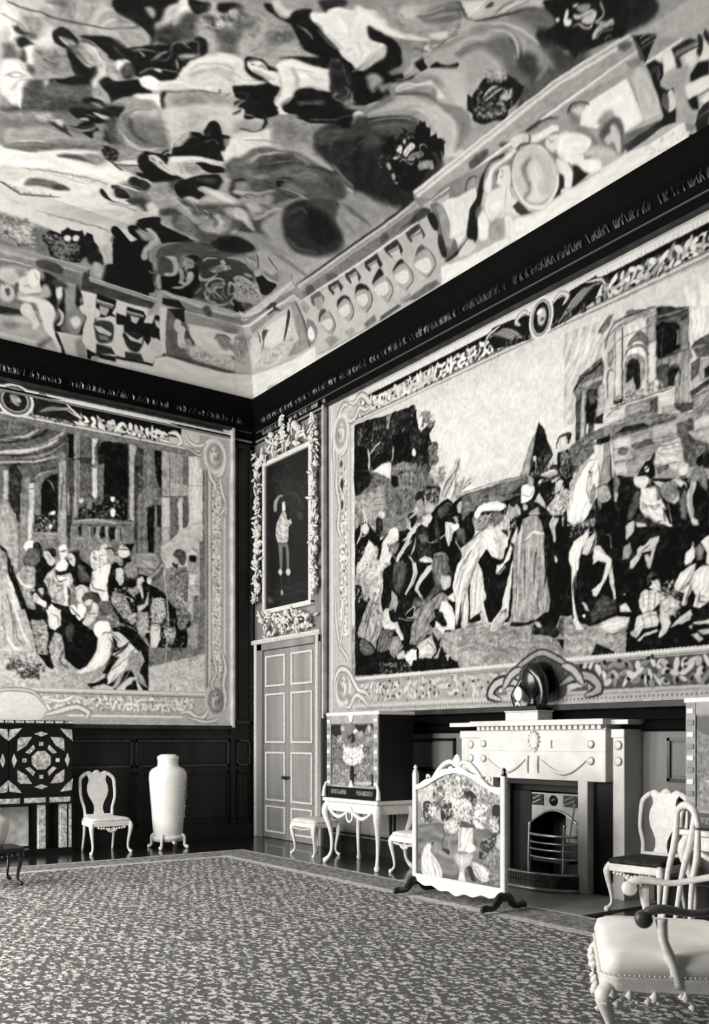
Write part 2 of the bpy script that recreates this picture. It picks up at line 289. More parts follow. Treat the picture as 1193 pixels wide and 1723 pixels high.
# ------------------------------------------------------------------ paintings: tone shapes in wall / ceiling coordinates, unit 4 mm, first point then steps
# P,C tone softness x y ... (polygon, smooth blob)   S tone softness width x y ... (brush stroke)   D count size tone tone x y ... (dabs)
FLAT = '''
P 60 2.6 1320 1110 -1327 948 -3469 -2212 3830 -2739
C 72 32.5 1290 1091 -85 61 -81 -46 -13 -127 -2 -98 42 -56 66 -21
C 55 23.5 1163 1182 -127 91 -73 -73 -38 -88 58 -42 112 -10
C 62 13.6 1174 1004 -86 -8 -39 -72 33 -36 52 26
C 27 11.1 1136 823 -58 75 -73 31 -31 -86 30 -50 73 -67 41 14
C 45 15.7 1160 724 -79 14 -81 87 -107 -26 -36 -51 137 -83 166 -87
C 58 10.1 1169 611 -126 107 -85 34 -94 16 -4 -55 185 -93 104 -87
C 62 19.7 982 1141 -68 115 -107 140 -142 -28 -123 -31 95 -68 61 -69 125 -40 106 -75
C 45 16.3 846 1238 -32 57 -59 8 -30 -25 44 -67 50 -11
C 30 14.3 946 1201 -24 71 -41 8 -37 -29 12 -54 49 -28 26 -2
C 84 9.1 837 1089 0 50 -34 60 -57 29 -70 -37 -68 -58 -59 -165 29 -85 110 107 117 30
C 68 15.2 846 1003 -64 73 -78 43 -45 -51 39 -129 38 -105 74 9
C 70 11.8 882 895 -32 79 -75 -17 -28 -99 5 -67 74 10
C 34 14 887 848 -12 51 -56 12 -60 -46 -15 -62 40 -41 53 15
C 45 9.8 869 884 -40 49 -50 -52 6 -57 38 -6
C 58 28.7 597 1084 -108 63 -128 -77 -46 -67 99 -36 109 20
C 76 16.7 616 920 -6 155 -94 -36 -107 13 -138 -52 -4 -68 185 34 84 -21
C 90 8.4 611 875 -3 98 -39 12 -39 -19 4 -59 18 -56 21 -32
C 90 11.9 1144 511 -110 72 -81 58 -113 21 -102 -31 -40 -141 -44 -155 -75 -82 69 -145 183 57 227 8
C 62 8.3 1109 551 -50 62 -96 59 -62 13 65 -54 64 -62 58 -25
C 34 20.2 579 856 -16 70 -51 43 -87 16 -89 3 -104 -50 -30 -54 34 -63 85 -2 118 -47 79 16
C 44 13.8 531 814 -63 80 -115 41 -70 21 -64 -46 -4 -54 106 -37 103 -37 58 -41
C 18 17.3 429 1054 -25 80 -38 57 -108 16 -103 -22 -20 79 -77 -77 -40 -114 -16 -105 104 -15 103 20 114 42
C 62 19.5 382 1266 -86 90 -110 106 -101 -40 -30 -101 19 -78 104 21 125 1
C 82 11.9 389 1276 -52 83 -109 -11 -116 -37 -69 -52 44 -26 110 2 97 -7
C 75 14.4 379 1502 -68 73 -100 -2 -56 -36 -38 -81 -31 -126 130 27 97 67
C 66 17.1 393 1562 -88 108 -107 9 -81 -38 -61 -86 -18 -71 102 38 132 32
C 85 24.5 1266 1076 -39 -6 -21 -44 18 -27 16 -25
C 80 19.8 1219 1022 -54 38 -33 -4 -12 -59 29 -20 34 -1
C 52 22.1 1210 1060 -40 15 -19 -42 24 -27
C 55 19.2 1177 1097 -57 27 -36 -38 31 -13 33 -5
C 36 11.9 1172 1131 -39 30 3 -24 23 -8
S 35 5.8 2.1 1138 1107 -6 26 2 16
C 50 16.1 1131 1156 -18 13 -2 -47 2 -11 17 6
C 78 10.7 1114 1172 -9 -2 0 -40 -1 -12 7 4 1 21
C 62 16.2 1118 1166 -50 44 -23 -23 17 -31 10 -38 24 1
S 40 7.5 2.7 1121 1159 -9 -16 -2 -25
S 48 8.4 3.7 1083 1173 -4 -28 2 -25
S 74 4.2 3.3 1054 1189 10 -29 3 -35
C 60 13.8 1052 1127 -15 39 -26 18 -32 -5 24 -24 28 -20
S 78 3.4 4.3 1049 1127 -10 30 -17 18 -27 7
C 66 17 1074 1107 -50 26 -47 41 -30 -10 -9 -22 29 -45 26 20 41 -14 27 -15
S 12 1.3 4.3 1243 1078 -30 2 -31 7 -49 7 -41 14 -36 14 -31 14 -32 25 -15 16
S 28 1.7 2.4 1245 1035 -18 -5 -26 -2 -14 -9
C 13 7.5 1214 1009 -10 11 -16 -9 -16 7 2 -14 18 -8 15 2
C 10 7.6 1198 976 -15 20 -14 -9 -10 -3 15 -20 6 -10 11 7
C 40 11.3 1184 1000 -14 19 -12 -10 10 -17
C 92 7.8 1194 944 -12 6 -8 -6 7 -16 10 4
C 24 11.8 1179 952 -12 -3 -10 -23 4 -18 16 4 1 14
C 90 7.9 1174 961 -14 15 -9 -16 -4 -17 -14 -26 14 -5 10 8 6 21
C 38 14.7 1219 941 -22 11 -17 -18 -1 -24 17 -12 9 -12
C 88 10.5 1207 884 -28 26 -17 -8 -16 -15 -16 -21 4 -41 -2 -26 -19 -83 4 -3 33 27 26 27 22 61
S 60 4.3 6.5 1186 826 -15 33 -25 7
S 62 4.4 4.6 1158 791 -6 44 -17 17
C 50 13.4 1170 755 -24 -18 -29 -26 18 -40 10 -8
C 24 12.2 1150 905 -15 1 -9 -15 6 -15 12 12
C 58 15.1 1149 967 -47 33 -18 3 -31 -50 -8 -15 40 -39 33 -24 13 12
C 46 18 1118 974 -31 16 -11 -53 25 -18
C 27 16.1 1118 864 -97 42 -24 -16 -1 -39 18 -43 69 -49 26 -31 23 82 0 39
C 36 19.2 1101 849 -61 38 -22 -29 46 -34
C 6 2.3 1135 1049 -7 20 -16 6 -20 -9 -17 -12 -4 -22 12 -18 23 -2 18 7
C 6 2.5 1088 1010 -12 9 -23 -24 -24 -14 -18 18 -19 -34 2 -45 35 8 16 10 24 35
C 5 2.9 1079 1070 -23 19 -41 22 -31 -2 -19 -16 -30 42 -46 -107 100 13 13 11 26 11 28 9
C 4 3.2 994 953 -17 23 -31 5 -57 47 -29 -69 35 -8 27 -31 9 -29 24 29
C 6 3.2 1102 875 -41 35 -17 26 -29 23 -18 -14 11 -24 35 -25 34 -13
C 68 9.4 1101 871 -8 14 -4 -22 5 -9
S 66 2.9 6.1 1081 887 -9 -4
C 54 11.5 1113 1041 -13 5 -17 2 -10 -12 13 -12 13 3
C 45 13.3 1086 1022 -19 13 -21 -5 -27 -16 1 -24 17 -4 25 18
C 68 13.5 1045 1016 -17 -3 -9 -9 4 -14 14 6
C 74 13.6 1062 1058 -11 10 -14 -6 -23 -19 -27 -32 -5 -28 6 -26 -1 -27 -7 -23 11 4 11 20 0 37 10 35 22 26 15 9
S 52 4.6 6.1 1032 1050 -27 -31 -1 -20
S 82 3.6 6.3 1054 1059 -25 -17 -31 -34
S 82 3.8 4.9 989 999 9 -33 -3 -36
C 56 12.2 996 1036 -16 6 -21 -21 -8 -27 7 -16 19 8
C 94 3 978 1046 -13 14 -16 1 7 -23 1 -16 14 11
C 72 9.3 976 992 -19 9 -9 -15 15 -11
C 24 12.2 955 1044 -13 15 -18 -35 9 -27 14 11
S 52 2.4 2.5 948 1049 -19 -29
C 28 4.8 1019 913 -16 12 -15 -23 13 -9 12 8
C 44 12.8 993 915 -33 9 14 -24
C 5 2.7 997 855 -5 21 -30 10 -24 -12 -14 -19 23 -11 24 -6
C 48 13.2 976 859 -19 13 -15 -13 14 -9
C 5 2.7 1004 798 -11 25 -23 11 -26 -6 -25 -3 41 -39 26 0
C 80 13 896 954 -28 25 -8 -20 22 -13
C 62 16.4 930 897 -41 41 -27 26 -10 -23 45 -26 23 -25
C 55 20.2 887 899 -33 47 -26 -60 36 -25
C 92 6.3 909 1014 -6 14 -9 12 -18 -42 18 -1
C 3 2.2 1052 1230 -113 81 -4 -15 9 -28 -1 -22 1 -24 5 -17 -23 -45 10 -21 7 24 23 16 20 5 24 1 25 4
C 62 10.8 987 1241 -10 8 -13 -9 -2 -19 13 6
C 48 19.3 1034 1185 -24 0 -30 -7 19 -20 18 -16
S 78 2.1 3.1 1011 1165 -17 10 -14 3
S 8 1.3 2.9 1018 1143 -19 15 -19 20
C 58 25.6 1016 1139 -32 27 -31 -1 -18 -21 28 -45 13 1 30 13
C 90 12.6 937 1307 -18 13 -24 -26 13 -37 0 -27 8 -1 6 19 17 -4 7 22 -12 27
C 74 19.1 946 1266 -15 20 -17 -28 8 -24 15 -29 10 2 -6 22
C 20 19.8 940 1198 -28 29 -17 3 -13 -29 15 -35 24 -12 14 19
C 28 22.1 911 1264 -20 23 -18 -5 -11 -42 17 -32 20 10
C 7 5.3 921 1319 -25 9 -20 10 -16 -14 10 -17 11 -16 16 1
C 76 10.7 876 1343 -15 2 -5 -23 -14 -8 22 -7
C 55 13.8 876 1294 -23 17 -18 -10 -14 -9 15 -20 24 -17 12 5
C 18 12.3 868 1291 -12 13 -17 -2 -8 -17 7 -5 20 4
C 90 5.5 838 1301 -18 1 -1 -13 10 -7
S 16 1.7 2.6 851 1269 -19 1 -14 10 -2 15
C 8 7.1 859 1341 -5 13 -29 17 -23 -6 -6 -18 17 -4 14 -9 22 -7
C 92 5.4 829 1341 -6 15 -12 -2 -4 -15 -12 0 -4 -12 14 -5 14 8
D 55 9.8 14 60 842 1314 -27 10 -28 6 -7 -13
S 78 2.1 3.1 821 1297 -11 17 -26 5 -18 -2
C 45 24.8 801 1357 -36 16 -23 -10 -21 -37 38 -22 28 26
C 64 22 789 1370 -30 -2 -24 -24 11 -17 35 17
C 30 28.6 831 1267 -42 25 -36 1 -7 -49 31 -17 37 8
C 70 22.8 862 1253 -31 9 -37 -42 9 -21 29 33 26 1
C 60 26 763 1311 -44 12 -29 -49 33 -23 20 6
C 4 2.4 975 1096 -41 44 -32 23 -11 17 -33 38 -6 14 -20 0 -15 -23 -4 -17 7 -25 14 -26 1 -40 -1 -23 10 -29 29 -10 36 -9 21 11 50 6 12 31
S 50 2.7 5.7 959 1097 -14 18 -30 11
S 58 2.3 2.8 943 1106 -13 -11
S 55 2.7 6.7 909 1098 -11 28 -7 20
S 40 3.1 6.6 885 1145 4 32 -20 17 -11 24
S 64 2.2 3.1 870 1190 -18 -4
S 36 2.3 3 838 1204 -14 -25
C 66 11.8 861 1142 -6 17 -18 16 -13 4 15 -28
S 78 2.3 4.3 861 1132 -15 -25
S 60 2.3 5.9 852 1138 -10 0
S 56 2.4 4.7 916 1035 -14 32 -24 12 -35 17
S 78 2.4 8.9 891 1069 -8 6 -5 -4
C 95 7 979 1045 -15 16 -15 -2 7 -26 4 -13 11 3
C 22 10.7 961 1030 -11 28 -22 -31 12 -25
S 48 2.4 2.3 949 1049 -11 -35
C 88 6.2 834 1078 2 41 -11 44 -16 22 -37 26 -42 10 -24 -25 -35 -12 -1 -66 48 -23 19 14 42 -25 42 -13
C 74 15.5 811 1094 -3 35 -36 36 -36 10 -44 -17 1 -23 39 5 43 -9 12 -31
S 92 3.7 10.8 830 1091 -8 53 -24 33 -39 28 -43 -10
S 70 3.8 6.1 823 1118 -25 44 -49 24 -49 -13
C 84 12.5 796 1105 -24 33 -36 4 -27 -18 9 -29 46 0
C 97 6.3 906 1010 0 19 -14 15 -21 -3 -12 -5 -12 -11 -2 -13 14 -13 23 -2
C 84 9.5 867 1032 -25 27 -26 16 -38 7 -30 22 -16 -3 -4 -16 15 -5 30 -8 35 -28 28 -28 15 -5
S 95 2.4 11.8 853 1031 -27 28 -38 14 -44 23
S 22 2 3.6 843 1008 -27 16 -36 32 -27 17 -29 12 4 14
C 92 6.5 894 955 -11 13 -27 23 -14 4 -17 -40 -2 -19 17 20 14 7 27 -16
C 12 6.5 843 997 -11 10 -7 -23 -12 -20 6 -17
C 60 14.8 922 897 -18 31 -32 14 -29 12 7 -17 40 -17
C 52 16.8 885 906 -33 36 -32 -1 -16 -37 73 -52
C 74 13.2 825 984 -5 26 -17 7 5 -50 -21 -45 8 -6
C 60 23.1 818 1006 -48 46 -50 25 -44 -15 -31 -44 129 -93
C 80 23.5 763 933 7 44 -20 32 -40 34 -39 10 -21 -39
C 52 26.3 811 1006 -43 41 -17 -21 19 -49 17 -24
P 8 1.2 700 1121 -12 23 -47 45 -70 -119 28 -7 10 -16 19 1 16 42 6 -16 -6 -31 12 -9 -3 32 8 41 7 -46 6 17 -9 32 23 -11 -22 30 26 -16
S 12 1.5 5.6 705 1090 -7 16
S 78 1.5 3.6 688 1105 -24 15 -5 11
S 74 1.5 4.3 677 1084 -10 22 -12 11
S 70 1.5 4.3 659 1044 -8 26 5 35
C 45 24.6 823 1359 -18 13 -32 0 -24 -14 2 -25 21 -20 12 -27
C 66 19.3 803 1368 -43 4 -32 -32 -1 -37 31 20 6 28
C 40 25.6 718 1323 -7 39 -28 15 -26 -25 16 -36 33 -8
C 66 17.3 769 1306 -32 4 -19 -46 21 -24 21 14
C 70 20.4 688 1306 -38 51 -48 -20 44 -31 20 -19
C 58 21.3 744 1433 -64 45 -12 -8 37 -36 20 -10
C 6 2.7 776 1405 -16 12 -17 -19 -28 -2 -10 11 -10 -16 22 -2 31 1 16 6
C 84 9.4 766 1424 -15 10 -23 -12 -14 5 -6 1 0 -21 18 -4 20 6
C 6 2.8 708 1409 -1 23 -18 18 -13 1 -8 -22 -26 -9 -29 -12 -43 -17 -19 -7 -10 -18 31 -20 32 -5 29 0 28 23 26 19
C 3 2.9 700 1410 -17 31 -49 -34 -71 -42 29 -21 38 3 35 24
C 14 8 682 1490 -46 32 -14 -15 14 -15 10 -15 4 -14 16 8
S 60 2.6 4.7 666 1394 -22 -3 -13 -10
S 35 2.7 6.1 636 1411 -48 -19 -30 -8
C 97 2.8 672 1435 2 13 -25 13 -2 17 -16 18 -14 3 -30 22 -26 12 -25 -5 -16 -2 -25 -33 28 -2 30 2 -23 -26 -16 -7 -34 10 -7 -35 10 -27 4 -29 10 -13 15 0 34 12 21 14 35 15 38 20 20 -1
C 8 2.9 550 1491 -21 -1 -33 1 -19 -24 38 -6 20 12
C 88 12.8 601 1482 -21 10 -10 -25 18 -4
S 84 6.2 8.7 620 1417 -37 -12 -33 -11
S 82 6.8 14.8 557 1499 -3 25 -22 -2
S 86 4.5 7.9 539 1393 -6 24 -29 20
C 5 3.2 544 1369 -29 0 -25 -3 -10 28 -20 50 -54 -71 39 4 -1 -31 -47 -33 -30 10 -9 -11 48 -40 24 -23 45 31 25 47
S 70 2.8 4.9 490 1351 -15 16 -5 24
S 74 2.8 3.6 475 1367 -5 34 -2 32
C 78 15.6 450 1353 -5 19 -23 1 -14 -29 0 -16 23 11
S 66 2.9 7.5 403 1348 -5 15
S 62 3 7.3 395 1326 -6 26
C 4 2.5 728 1232 -9 15 -28 6 -22 -9 -29 -1 1 -16 24 -1 -26 -20 23 -16 22 -5 25 14
C 93 2.5 716 1220 -1 19 -16 9 -23 -9 -16 -10 -20 9 -21 -17 -11 -25 20 -3 22 6 26 3 24 4
S 18 1.4 3.8 706 1225 -6 3
S 20 1.4 2.9 704 1244 -16 4
S 30 1.4 3 691 1228 -17 4
S 40 1.4 2.2 688 1238 -7 -8
S 76 2.9 8.2 685 1217 -31 -5 -22 0
C 96 2.5 654 1255 -2 21 -14 17 -22 9 -22 0 -31 9 -19 9 -25 -28 -25 -37 28 -6 31 -11 19 -16 -7 -23 6 -39 -2 -22 -28 -16 17 -15 19 13 15 19 11 49 16 33 21 22
C 72 12.5 621 1270 -14 2 -22 -27 -18 -31 1 -17 25 43
S 62 2.4 2.6 615 1267 -24 -16 -19 -29
S 74 4 5.1 585 1133 16 57 23 38
S 80 2.9 7.2 567 1225 -23 22 -46 11
C 6 3.3 568 1216 -30 22 -47 16 -46 -10 -37 -3 -24 6 -2 -42 119 -84 16 13 26 -7 21 9 -4 43
C 26 14.8 543 1169 -18 26 -32 21 -13 -8 15 -35 24 -11
S 34 3 5.6 550 1175 -42 18 -18 31
C 8 2.4 662 1280 -14 17 -39 28 -53 30 -14 -31 23 -11 31 -7 39 -7
C 16 9.4 543 1325 6 35 -44 -15 -33 -25 -24 -55 -3 -27 24 0 25 17
S 42 2.3 3.2 554 1352 -7 -27
S 38 2.4 2.5 529 1359 -29 -32 -30 -21
S 56 2.5 3.7 482 1246 -2 14 -8 -18 -20 0
S 50 2.5 3.5 467 1240 -16 23 8 28
C 48 13.1 448 1242 -5 27 3 26 -24 -12 -21 -2 -6 -36 21 -15 21 2
S 66 2.5 5 443 1280 -16 -12 -21 10
S 20 2.5 3.5 422 1266 -24 -6
C 5 2.7 706 1142 -49 52 -29 -1 -21 1 -15 -55 -32 -36 19 -32 29 -15 13 -18 20 31 18 -1 -2 36 25 -7
S 36 1.5 2.2 687 1112 -23 18 -7 -26 5 -38
C 90 8.3 721 1169 -44 10 -31 14 7 -19 44 -36 7 0
C 86 9.2 738 1200 -9 16 -26 -28 -23 -11 33 -23
C 92 6.8 401 1223 -8 14 -16 3 -14 -21 21 -15
C 58 16.8 376 1252 -15 64 -47 -62 41 -29
C 60 13.7 573 1555 -43 35 -20 -25 -33 -13 -44 27 -23 17 15 -44 -7 -9 45 -18 31 -8 34 7 23 11
C 66 13.9 482 1549 -42 20 -28 20 -11 -20 12 -23 38 -17
C 72 10.8 512 1559 4 19 -9 20 -34 11 2 -24 -16 -11 14 -19 15 -8 12 2
C 82 10.8 512 1568 -7 18 -16 -2 -7 -17 7 -10 11 1
P 45 2.9 475 1576 -9 25 -13 36 -14 18 -16 11 -21 -19 -17 -15 13 -24 25 -23 22 -10 21 -1
S 30 2.1 3.7 470 1579 -25 32 -24 24 -15 13
S 65 3.4 6.7 452 1584 -19 22 -25 31
S 70 2.5 5.6 461 1613 -11 30
S 28 2.1 5 441 1632 -18 30
S 62 2.5 5.1 413 1625 -19 13
C 85 8 421 1668 -11 12 -45 37 -19 13 -18 -18 7 -22 8 -20 16 -20 19 -9 21 7
C 96 7.1 407 1669 -16 16 -20 10 -12 -4 -2 -26 14 -15 22 3
S 22 2.5 7.5 378 1637 -21 10 -21 28 -18 27
S 25 2.1 5.6 421 1664 -24 -14 -22 -12
C 80 8.3 382 1629 -22 14 -7 -25 1 -20 7 -10 11 21
C 88 5.6 578 1516 -31 4 -51 -5 -36 7 -33 14 -26 5 10 -15 37 -19 36 -12 33 -4 37 1
S 97 2.6 10.5 572 1507 -34 -3 -49 -2 -36 11
S 60 2.6 3.1 482 1492 -41 15 -33 24
C 96 5.7 601 1508 -24 20 -28 -5 -21 -8 -2 -22 24 -2 -18 -25 -17 -7 -25 6 -14 -2 -16 -24 22 -20 4 -29 13 -25
C 80 9 489 1423 -7 31 -8 10 -18 -27 6 -30 0 -20 7 -21 2 -7 13 1 0 26
S 60 1.9 2.7 471 1369 6 48
S 62 1.9 2.8 479 1364 0 31
C 4 3 550 1491 -25 1 -29 0 -33 -5 -24 -13 -23 -24 -12 -22 -29 -22 8 -16 30 -17 43 -4 23 -21 10 3 -23 11 -4 35 -13 24 18 33 13 10 21 5 21 -1
C 5 6.3 486 1348 -32 18 -28 14 -36 4 -20 15 -9 28 -5 14 4 -35 22 -32 -4 -25 -19 -20 18 -24 7 -23 15 -23 19 -7
C 65 14.1 449 1354 -5 19 -21 -1 -15 -11 1 -23 -5 -19 24 11
C 58 12.7 407 1345 -15 22 -13 3 2 -28 7 -11
C 50 9.2 416 1403 -7 21 -9 12 -14 -17 12 -19 9 -4
C 60 11.8 433 1478 -16 27 -11 -27 4 -19 0 -15
C 74 9.1 387 1440 11 23 -5 14 -15 -10 -24 -19 4 -14 13 -14 8 0
C 10 2.4 387 1461 -6 19 -2 7 -12 -12 -17 -8 0 -19 12 0
C 78 4.5 375 1485 -9 6 -9 -14 9 -1
D 88 8.9 18 80 421 1497 -16 31 -26 33 -10 -3 4 -32 9 -16 24 -22
C 88 2.9 402 1515 -10 15 -15 -12 10 -12
D 44 8 40 92 402 1578 -13 37 -12 0 -16 -22 28 -20
C 90 5.7 415 1549 -25 33 -15 -13 16 -21
C 94 6.4 365 1358 6 13 -13 23 -27 16 -16 25 -15 -3 -33 -9 -14 -7 -12 -9 22 -9 19 8 25 10 24 -25 16 -20 9 -15
C 56 19.9 385 1240 -12 50 -3 42 -30 -1 14 -57 1 -37
C 95 6.8 396 1226 -7 14 -21 -12 8 -18
C 84 10.7 381 1696 -20 19 -74 57 -19 5 -6 -13 25 -22 20 -28 19 -27 20 -28 16 -16 35 38
C 96 7.1 397 1681 -16 11 -16 -6 -8 -16 11 -22
C 26 20 1165 689 -55 33 -4 9 -97 63 -20 20 -86 92 210 -151
C 48 17.7 1164 684 -37 8 -37 50 -36 8 -56 10 -29 -24 -128 14 -61 23 -11 -26 94 -33 43 -17 136 -71 73 -65 14 -10
C 60 21.4 1129 628 -67 61 -62 19 -64 13 -69 4 90 -45 87 -49 68 -68
C 40 20.8 1139 640 -69 56 -38 27 8 -18 75 -60
C 62 13.6 1074 730 -22 34 -20 -22 7 -18 23 -10
C 24 4.2 1053 736 -13 0 -25 -14 -12 15 -24 -33 -8 -4 16 -2 35 13 17 13
C 75 5.2 1032 744 -17 9 -10 -30 16 8
C 8 2.7 1012 804 -18 25 -35 13 -28 32 -32 22 0 -35 -3 -34 11 -15 61 -1 25 -24
C 8 2.8 994 738 -18 9 -3 18 -15 17 -22 -3 17 -31 12 -5
C 10 2.9 951 733 -16 22 -10 22 -5 -15 7 -8 -3 -33 14 6
C 20 10.7 902 771 -6 11 -27 -52 15 2 12 5
C 8 2.8 1001 800 -26 30 -21 -2 -43 -6 -9 -6 49 -35 27 -1 14 2
C 66 5.2 979 785 -15 14 -7 -10 17 -9
C 60 12.2 933 788 -22 15 -4 -29 13 -2
C 78 4.1 958 828 -39 6 -4 -12 22 -4
C 30 17.7 920 809 -21 34 -29 -74 -27 -14 28 -20
S 60 4.4 6.2 899 843 -30 -48 -35 -27 -50 3
S 58 4.3 4.6 893 853 -21 -34 -47 -37
C 36 24.3 874 867 -3 26 -21 -16 -36 -24 -19 -44 30 -8 30 29
C 60 23.8 872 880 -3 26 -24 18 -29 -66 23 9
S 76 4.2 6.8 870 875 -8 30 -19 14
C 40 14.6 1115 548 -20 27 -54 46 -76 43 -42 21 -32 9 15 -17 68 -49 44 -38 26 -27 37 -15
S 28 3.4 8.8 958 653 -31 22
S 80 3.4 5.3 1113 566 -59 53 -29 16
C 92 10.3 1121 520 -52 34 -26 6 -42 42 -45 35 -52 34 -21 2 21 -22 42 -23 36 -40 -40 8 -67 16 -31 33 -12 8 -52 -28 -73 -23 -10 -24 28 -20 27 -12 37 -3 46 -2 68 -18 190 -107
C 30 11.3 979 590 -28 31 -25 11 -28 2 -27 -15 4 -7 42 -5 39 -14
C 52 15.1 920 636 -33 27 -35 -17 11 -29 13 -3
C 52 11.2 843 701 -74 46 -9 -21 67 -48
C 88 3.9 828 663 -48 45 -11 -17 18 -20 31 -15
C 58 11.7 827 650 -55 32 -19 -30 -26 -4 -8 -17 52 1
C 8 2.3 891 694 -7 19 -21 1 -20 -6 -10 -34 2 -23 19 1 15 10 6 17
D 31 11.5 60 20 900 708 -49 22 -25 -65 28 -21
S 12 1.8 6 840 655 -15 -11 -28 -13
S 12 1.8 4.1 831 650 -33 12 -27 24
C 7 3.1 788 720 -14 38 -47 -110 29 -6 -16 26 27 10
C 76 6.1 770 602 -22 31 -31 -8 -20 -47 22 -16 39 19
C 22 6.1 766 591 -1 26 -16 8 -37 -11 -15 -36 30 -6 23 -1
C 90 18.8 1100 440 -64 46 -100 27 -95 24 -38 -19 24 -81 77 -23 124 -81 39 -19
C 80 19.6 1101 446 -63 24 -28 -24 46 -63 27 -5
S 55 3.7 5.8 1040 476 -69 31 -66 22 -62 14 -32 -4
D 53 4.7 45 70 927 528 -54 16 -59 4 -3 -9 58 -7 55 -13
C 40 12.1 1014 413 -7 24 -30 21 -42 7 -33 -10 -7 -9 35 -19 48 -15 28 -16
C 26 16.3 941 450 -22 12 -24 -16 35 -19
S 90 3.1 4.6 1018 387 -4 63 -33 21
S 40 3.9 9.5 1034 329 -45 21 -36 17 -48 27
D 22 7.9 30 50 999 362 -77 39 -4 -13 76 -46
C 14 5.1 798 537 -8 17 -39 1 -37 -5 -28 4 -32 -76 37 -1 30 12 26 5 28 12
C 36 12.4 785 531 -39 12 -15 -38 27 -2
C 8 3.4 820 506 -13 1 -32 -33 -18 -3 -48 9 -5 -12 39 -4 32 2 28 12
C 90 3.4 782 493 -38 -5 -13 17 21 2 41 26 1 -17
C 30 12.8 726 493 -16 28 -29 20 -27 -63 19 -5
C 70 21.8 767 464 -63 4 -53 4 -20 -47 46 -24 82 2
S 64 5.4 6.6 829 353 -80 23 -67 39
C 6 2.7 660 400 -7 23 -17 12 -16 -37 27 -19
C 45 24.7 881 862 -45 44 -78 -32 -14 -48 28 -53 45 1 35 34
C 68 23.7 870 870 -7 41 -33 29 -44 -35 -29 -17 18 62 21 8 20 -50 31 -10
S 70 4.5 11 867 803 -32 -36 -40 -11 -60 50
S 30 6.5 13.4 871 863 -27 -49 -50 -24
C 80 24.8 800 950 -34 48 -90 64 -43 -11 -51 -25 -26 18 -45 -78 40 -36 18 -40 7 -46 5 -4 27 36 -14 17 30 58 22 -3 27 38 13 -47 1 -13 33 -24 18 -72
C 72 27.5 761 959 -25 37 -31 -33 -3 -36 33 -23
C 94 14.7 617 937 -31 28 -64 20 -9 -14 35 -45 18 -41 12 -36 19 28
C 62 31.6 630 1017 -52 30 -32 -21 -14 -22 70 -37
S 10 1.6 4.4 583 1069 -21 -23 8 -34 20 -11 21 -5
C 4 2 623 1040 14 32 -3 20 -37 27 -22 -38 16 -18 21 -3 -2 -17
S 8 1.6 6.3 655 1036 -5 12 -2 16
C 3 2.9 686 932 6 34 -7 16 -15 -1 -18 -18 -10 -15 -19 4 -5 -10 -8 -26 -8 -29 5 -14 -18 -18 -8 -15 29 -7 41 -11 45 -33 22 -19 15 -18 9 21 -10 35 -18 19 -5 37 10 36 -10 10 -16 5 -16 -2
C 66 10.9 733 814 7 28 -4 32 -17 26 -8 -5 -1 -28 7 -35 9 -20 -6 -26 9 11
S 88 2.2 2.8 721 788 14 44 -3 42
S 60 2.8 3.2 719 837 -10 50
S 22 4.4 13.3 666 914 11 37
C 52 11 755 778 -16 38 -7 -15 8 -16
S 70 2.3 4 734 762 -3 19 -7 9
C 46 5.5 628 929 -9 12 -12 -23 0 -21
C 3 3.1 771 682 12 55 -11 18 -28 14 -20 -3 -11 -7 -6 -23 -35 -34 -31 1 -2 -22 36 -25 32 -24 50 6 1 14 -13 5
C 78 4.6 765 740 -9 13 -20 -3 -18 -15 -17 -3 -33 -30 13 -6 31 8 29 14 15 4
S 28 1.8 4.1 753 732 -11 -3
S 20 1.8 4 730 733 -9 -4
C 80 5.8 712 753 -2 24 -24 21 -36 22 -27 9 -30 2 -17 -2 -14 -19 3 -5 13 12 27 -9 28 -6 9 -13 -11 -7 -28 -8 4 -25 12 -24 13 -24 23 -1 17 10 24 12
C 55 17.4 674 766 -17 12 -34 -4 -8 -16 16 -26 25 11
C 92 7.6 706 761 -18 27 -40 28 -43 7 17 -12 44 -21 26 -36
C 5 3.1 645 787 -19 17 -22 2 -28 9 -18 -16 22 -24 26 -4 25 11
C 50 24.8 785 546 -21 45 -44 -14 -32 0 -6 -69 42 3 42 -14
C 62 29.7 703 604 -34 56 -39 -50 -54 -10 -68 -52 0 -53 51 34 60 40 32 -39 30 12
C 30 16.1 666 654 -10 30 -15 11 5 -50 -2 -30
C 6 4.1 646 645 -1 32 -16 34 -29 39 -36 26 -23 -17 -10 -24 2 -28 34 -5 16 -11 -6 -20 -24 -6 4 -35 30 -6 7 -20 27 13
C 24 20 602 723 -33 31 -17 -11 15 -26
C 68 12.1 560 783 -26 -4 -27 -42 6 -12 18 -13 9 40
C 78 14.9 577 679 -7 20 -35 3 -40 4 -43 -17 -36 -33 -43 -29 -31 -31 17 -11 53 32 52 14 31 11 46 7 -6 21
C 90 11.2 562 690 -39 5 -46 -7 -38 -23 25 -1 56 9
C 72 15 544 655 -46 9 -66 -27 -33 -11 -6 -13 64 6 60 15 25 -1
C 68 15.2 631 577 -13 25 -41 -35 -44 -20 -28 -14 -13 -35 26 -1 47 45 42 19
C 76 12.8 595 611 -20 22 -27 -13 -25 -7 -6 -29 1 -25 27 30 31 11
C 46 17.3 530 575 -7 38 -34 17 -10 -36 26 -18
C 74 13.4 479 577 -6 22 -19 -12 -20 -38 3 -20 23 19
C 58 17.7 508 565 -19 31 -19 -38 -1 -35 26 -1
C 26 21.5 606 595 -30 5 -40 -29 -12 9 -10 -36 41 13
C 16 6.1 767 597 -2 24 -20 7 -31 -8 -13 -21 16 -28 29 3
S 80 2.5 7.3 751 624 -24 9 -23 -14
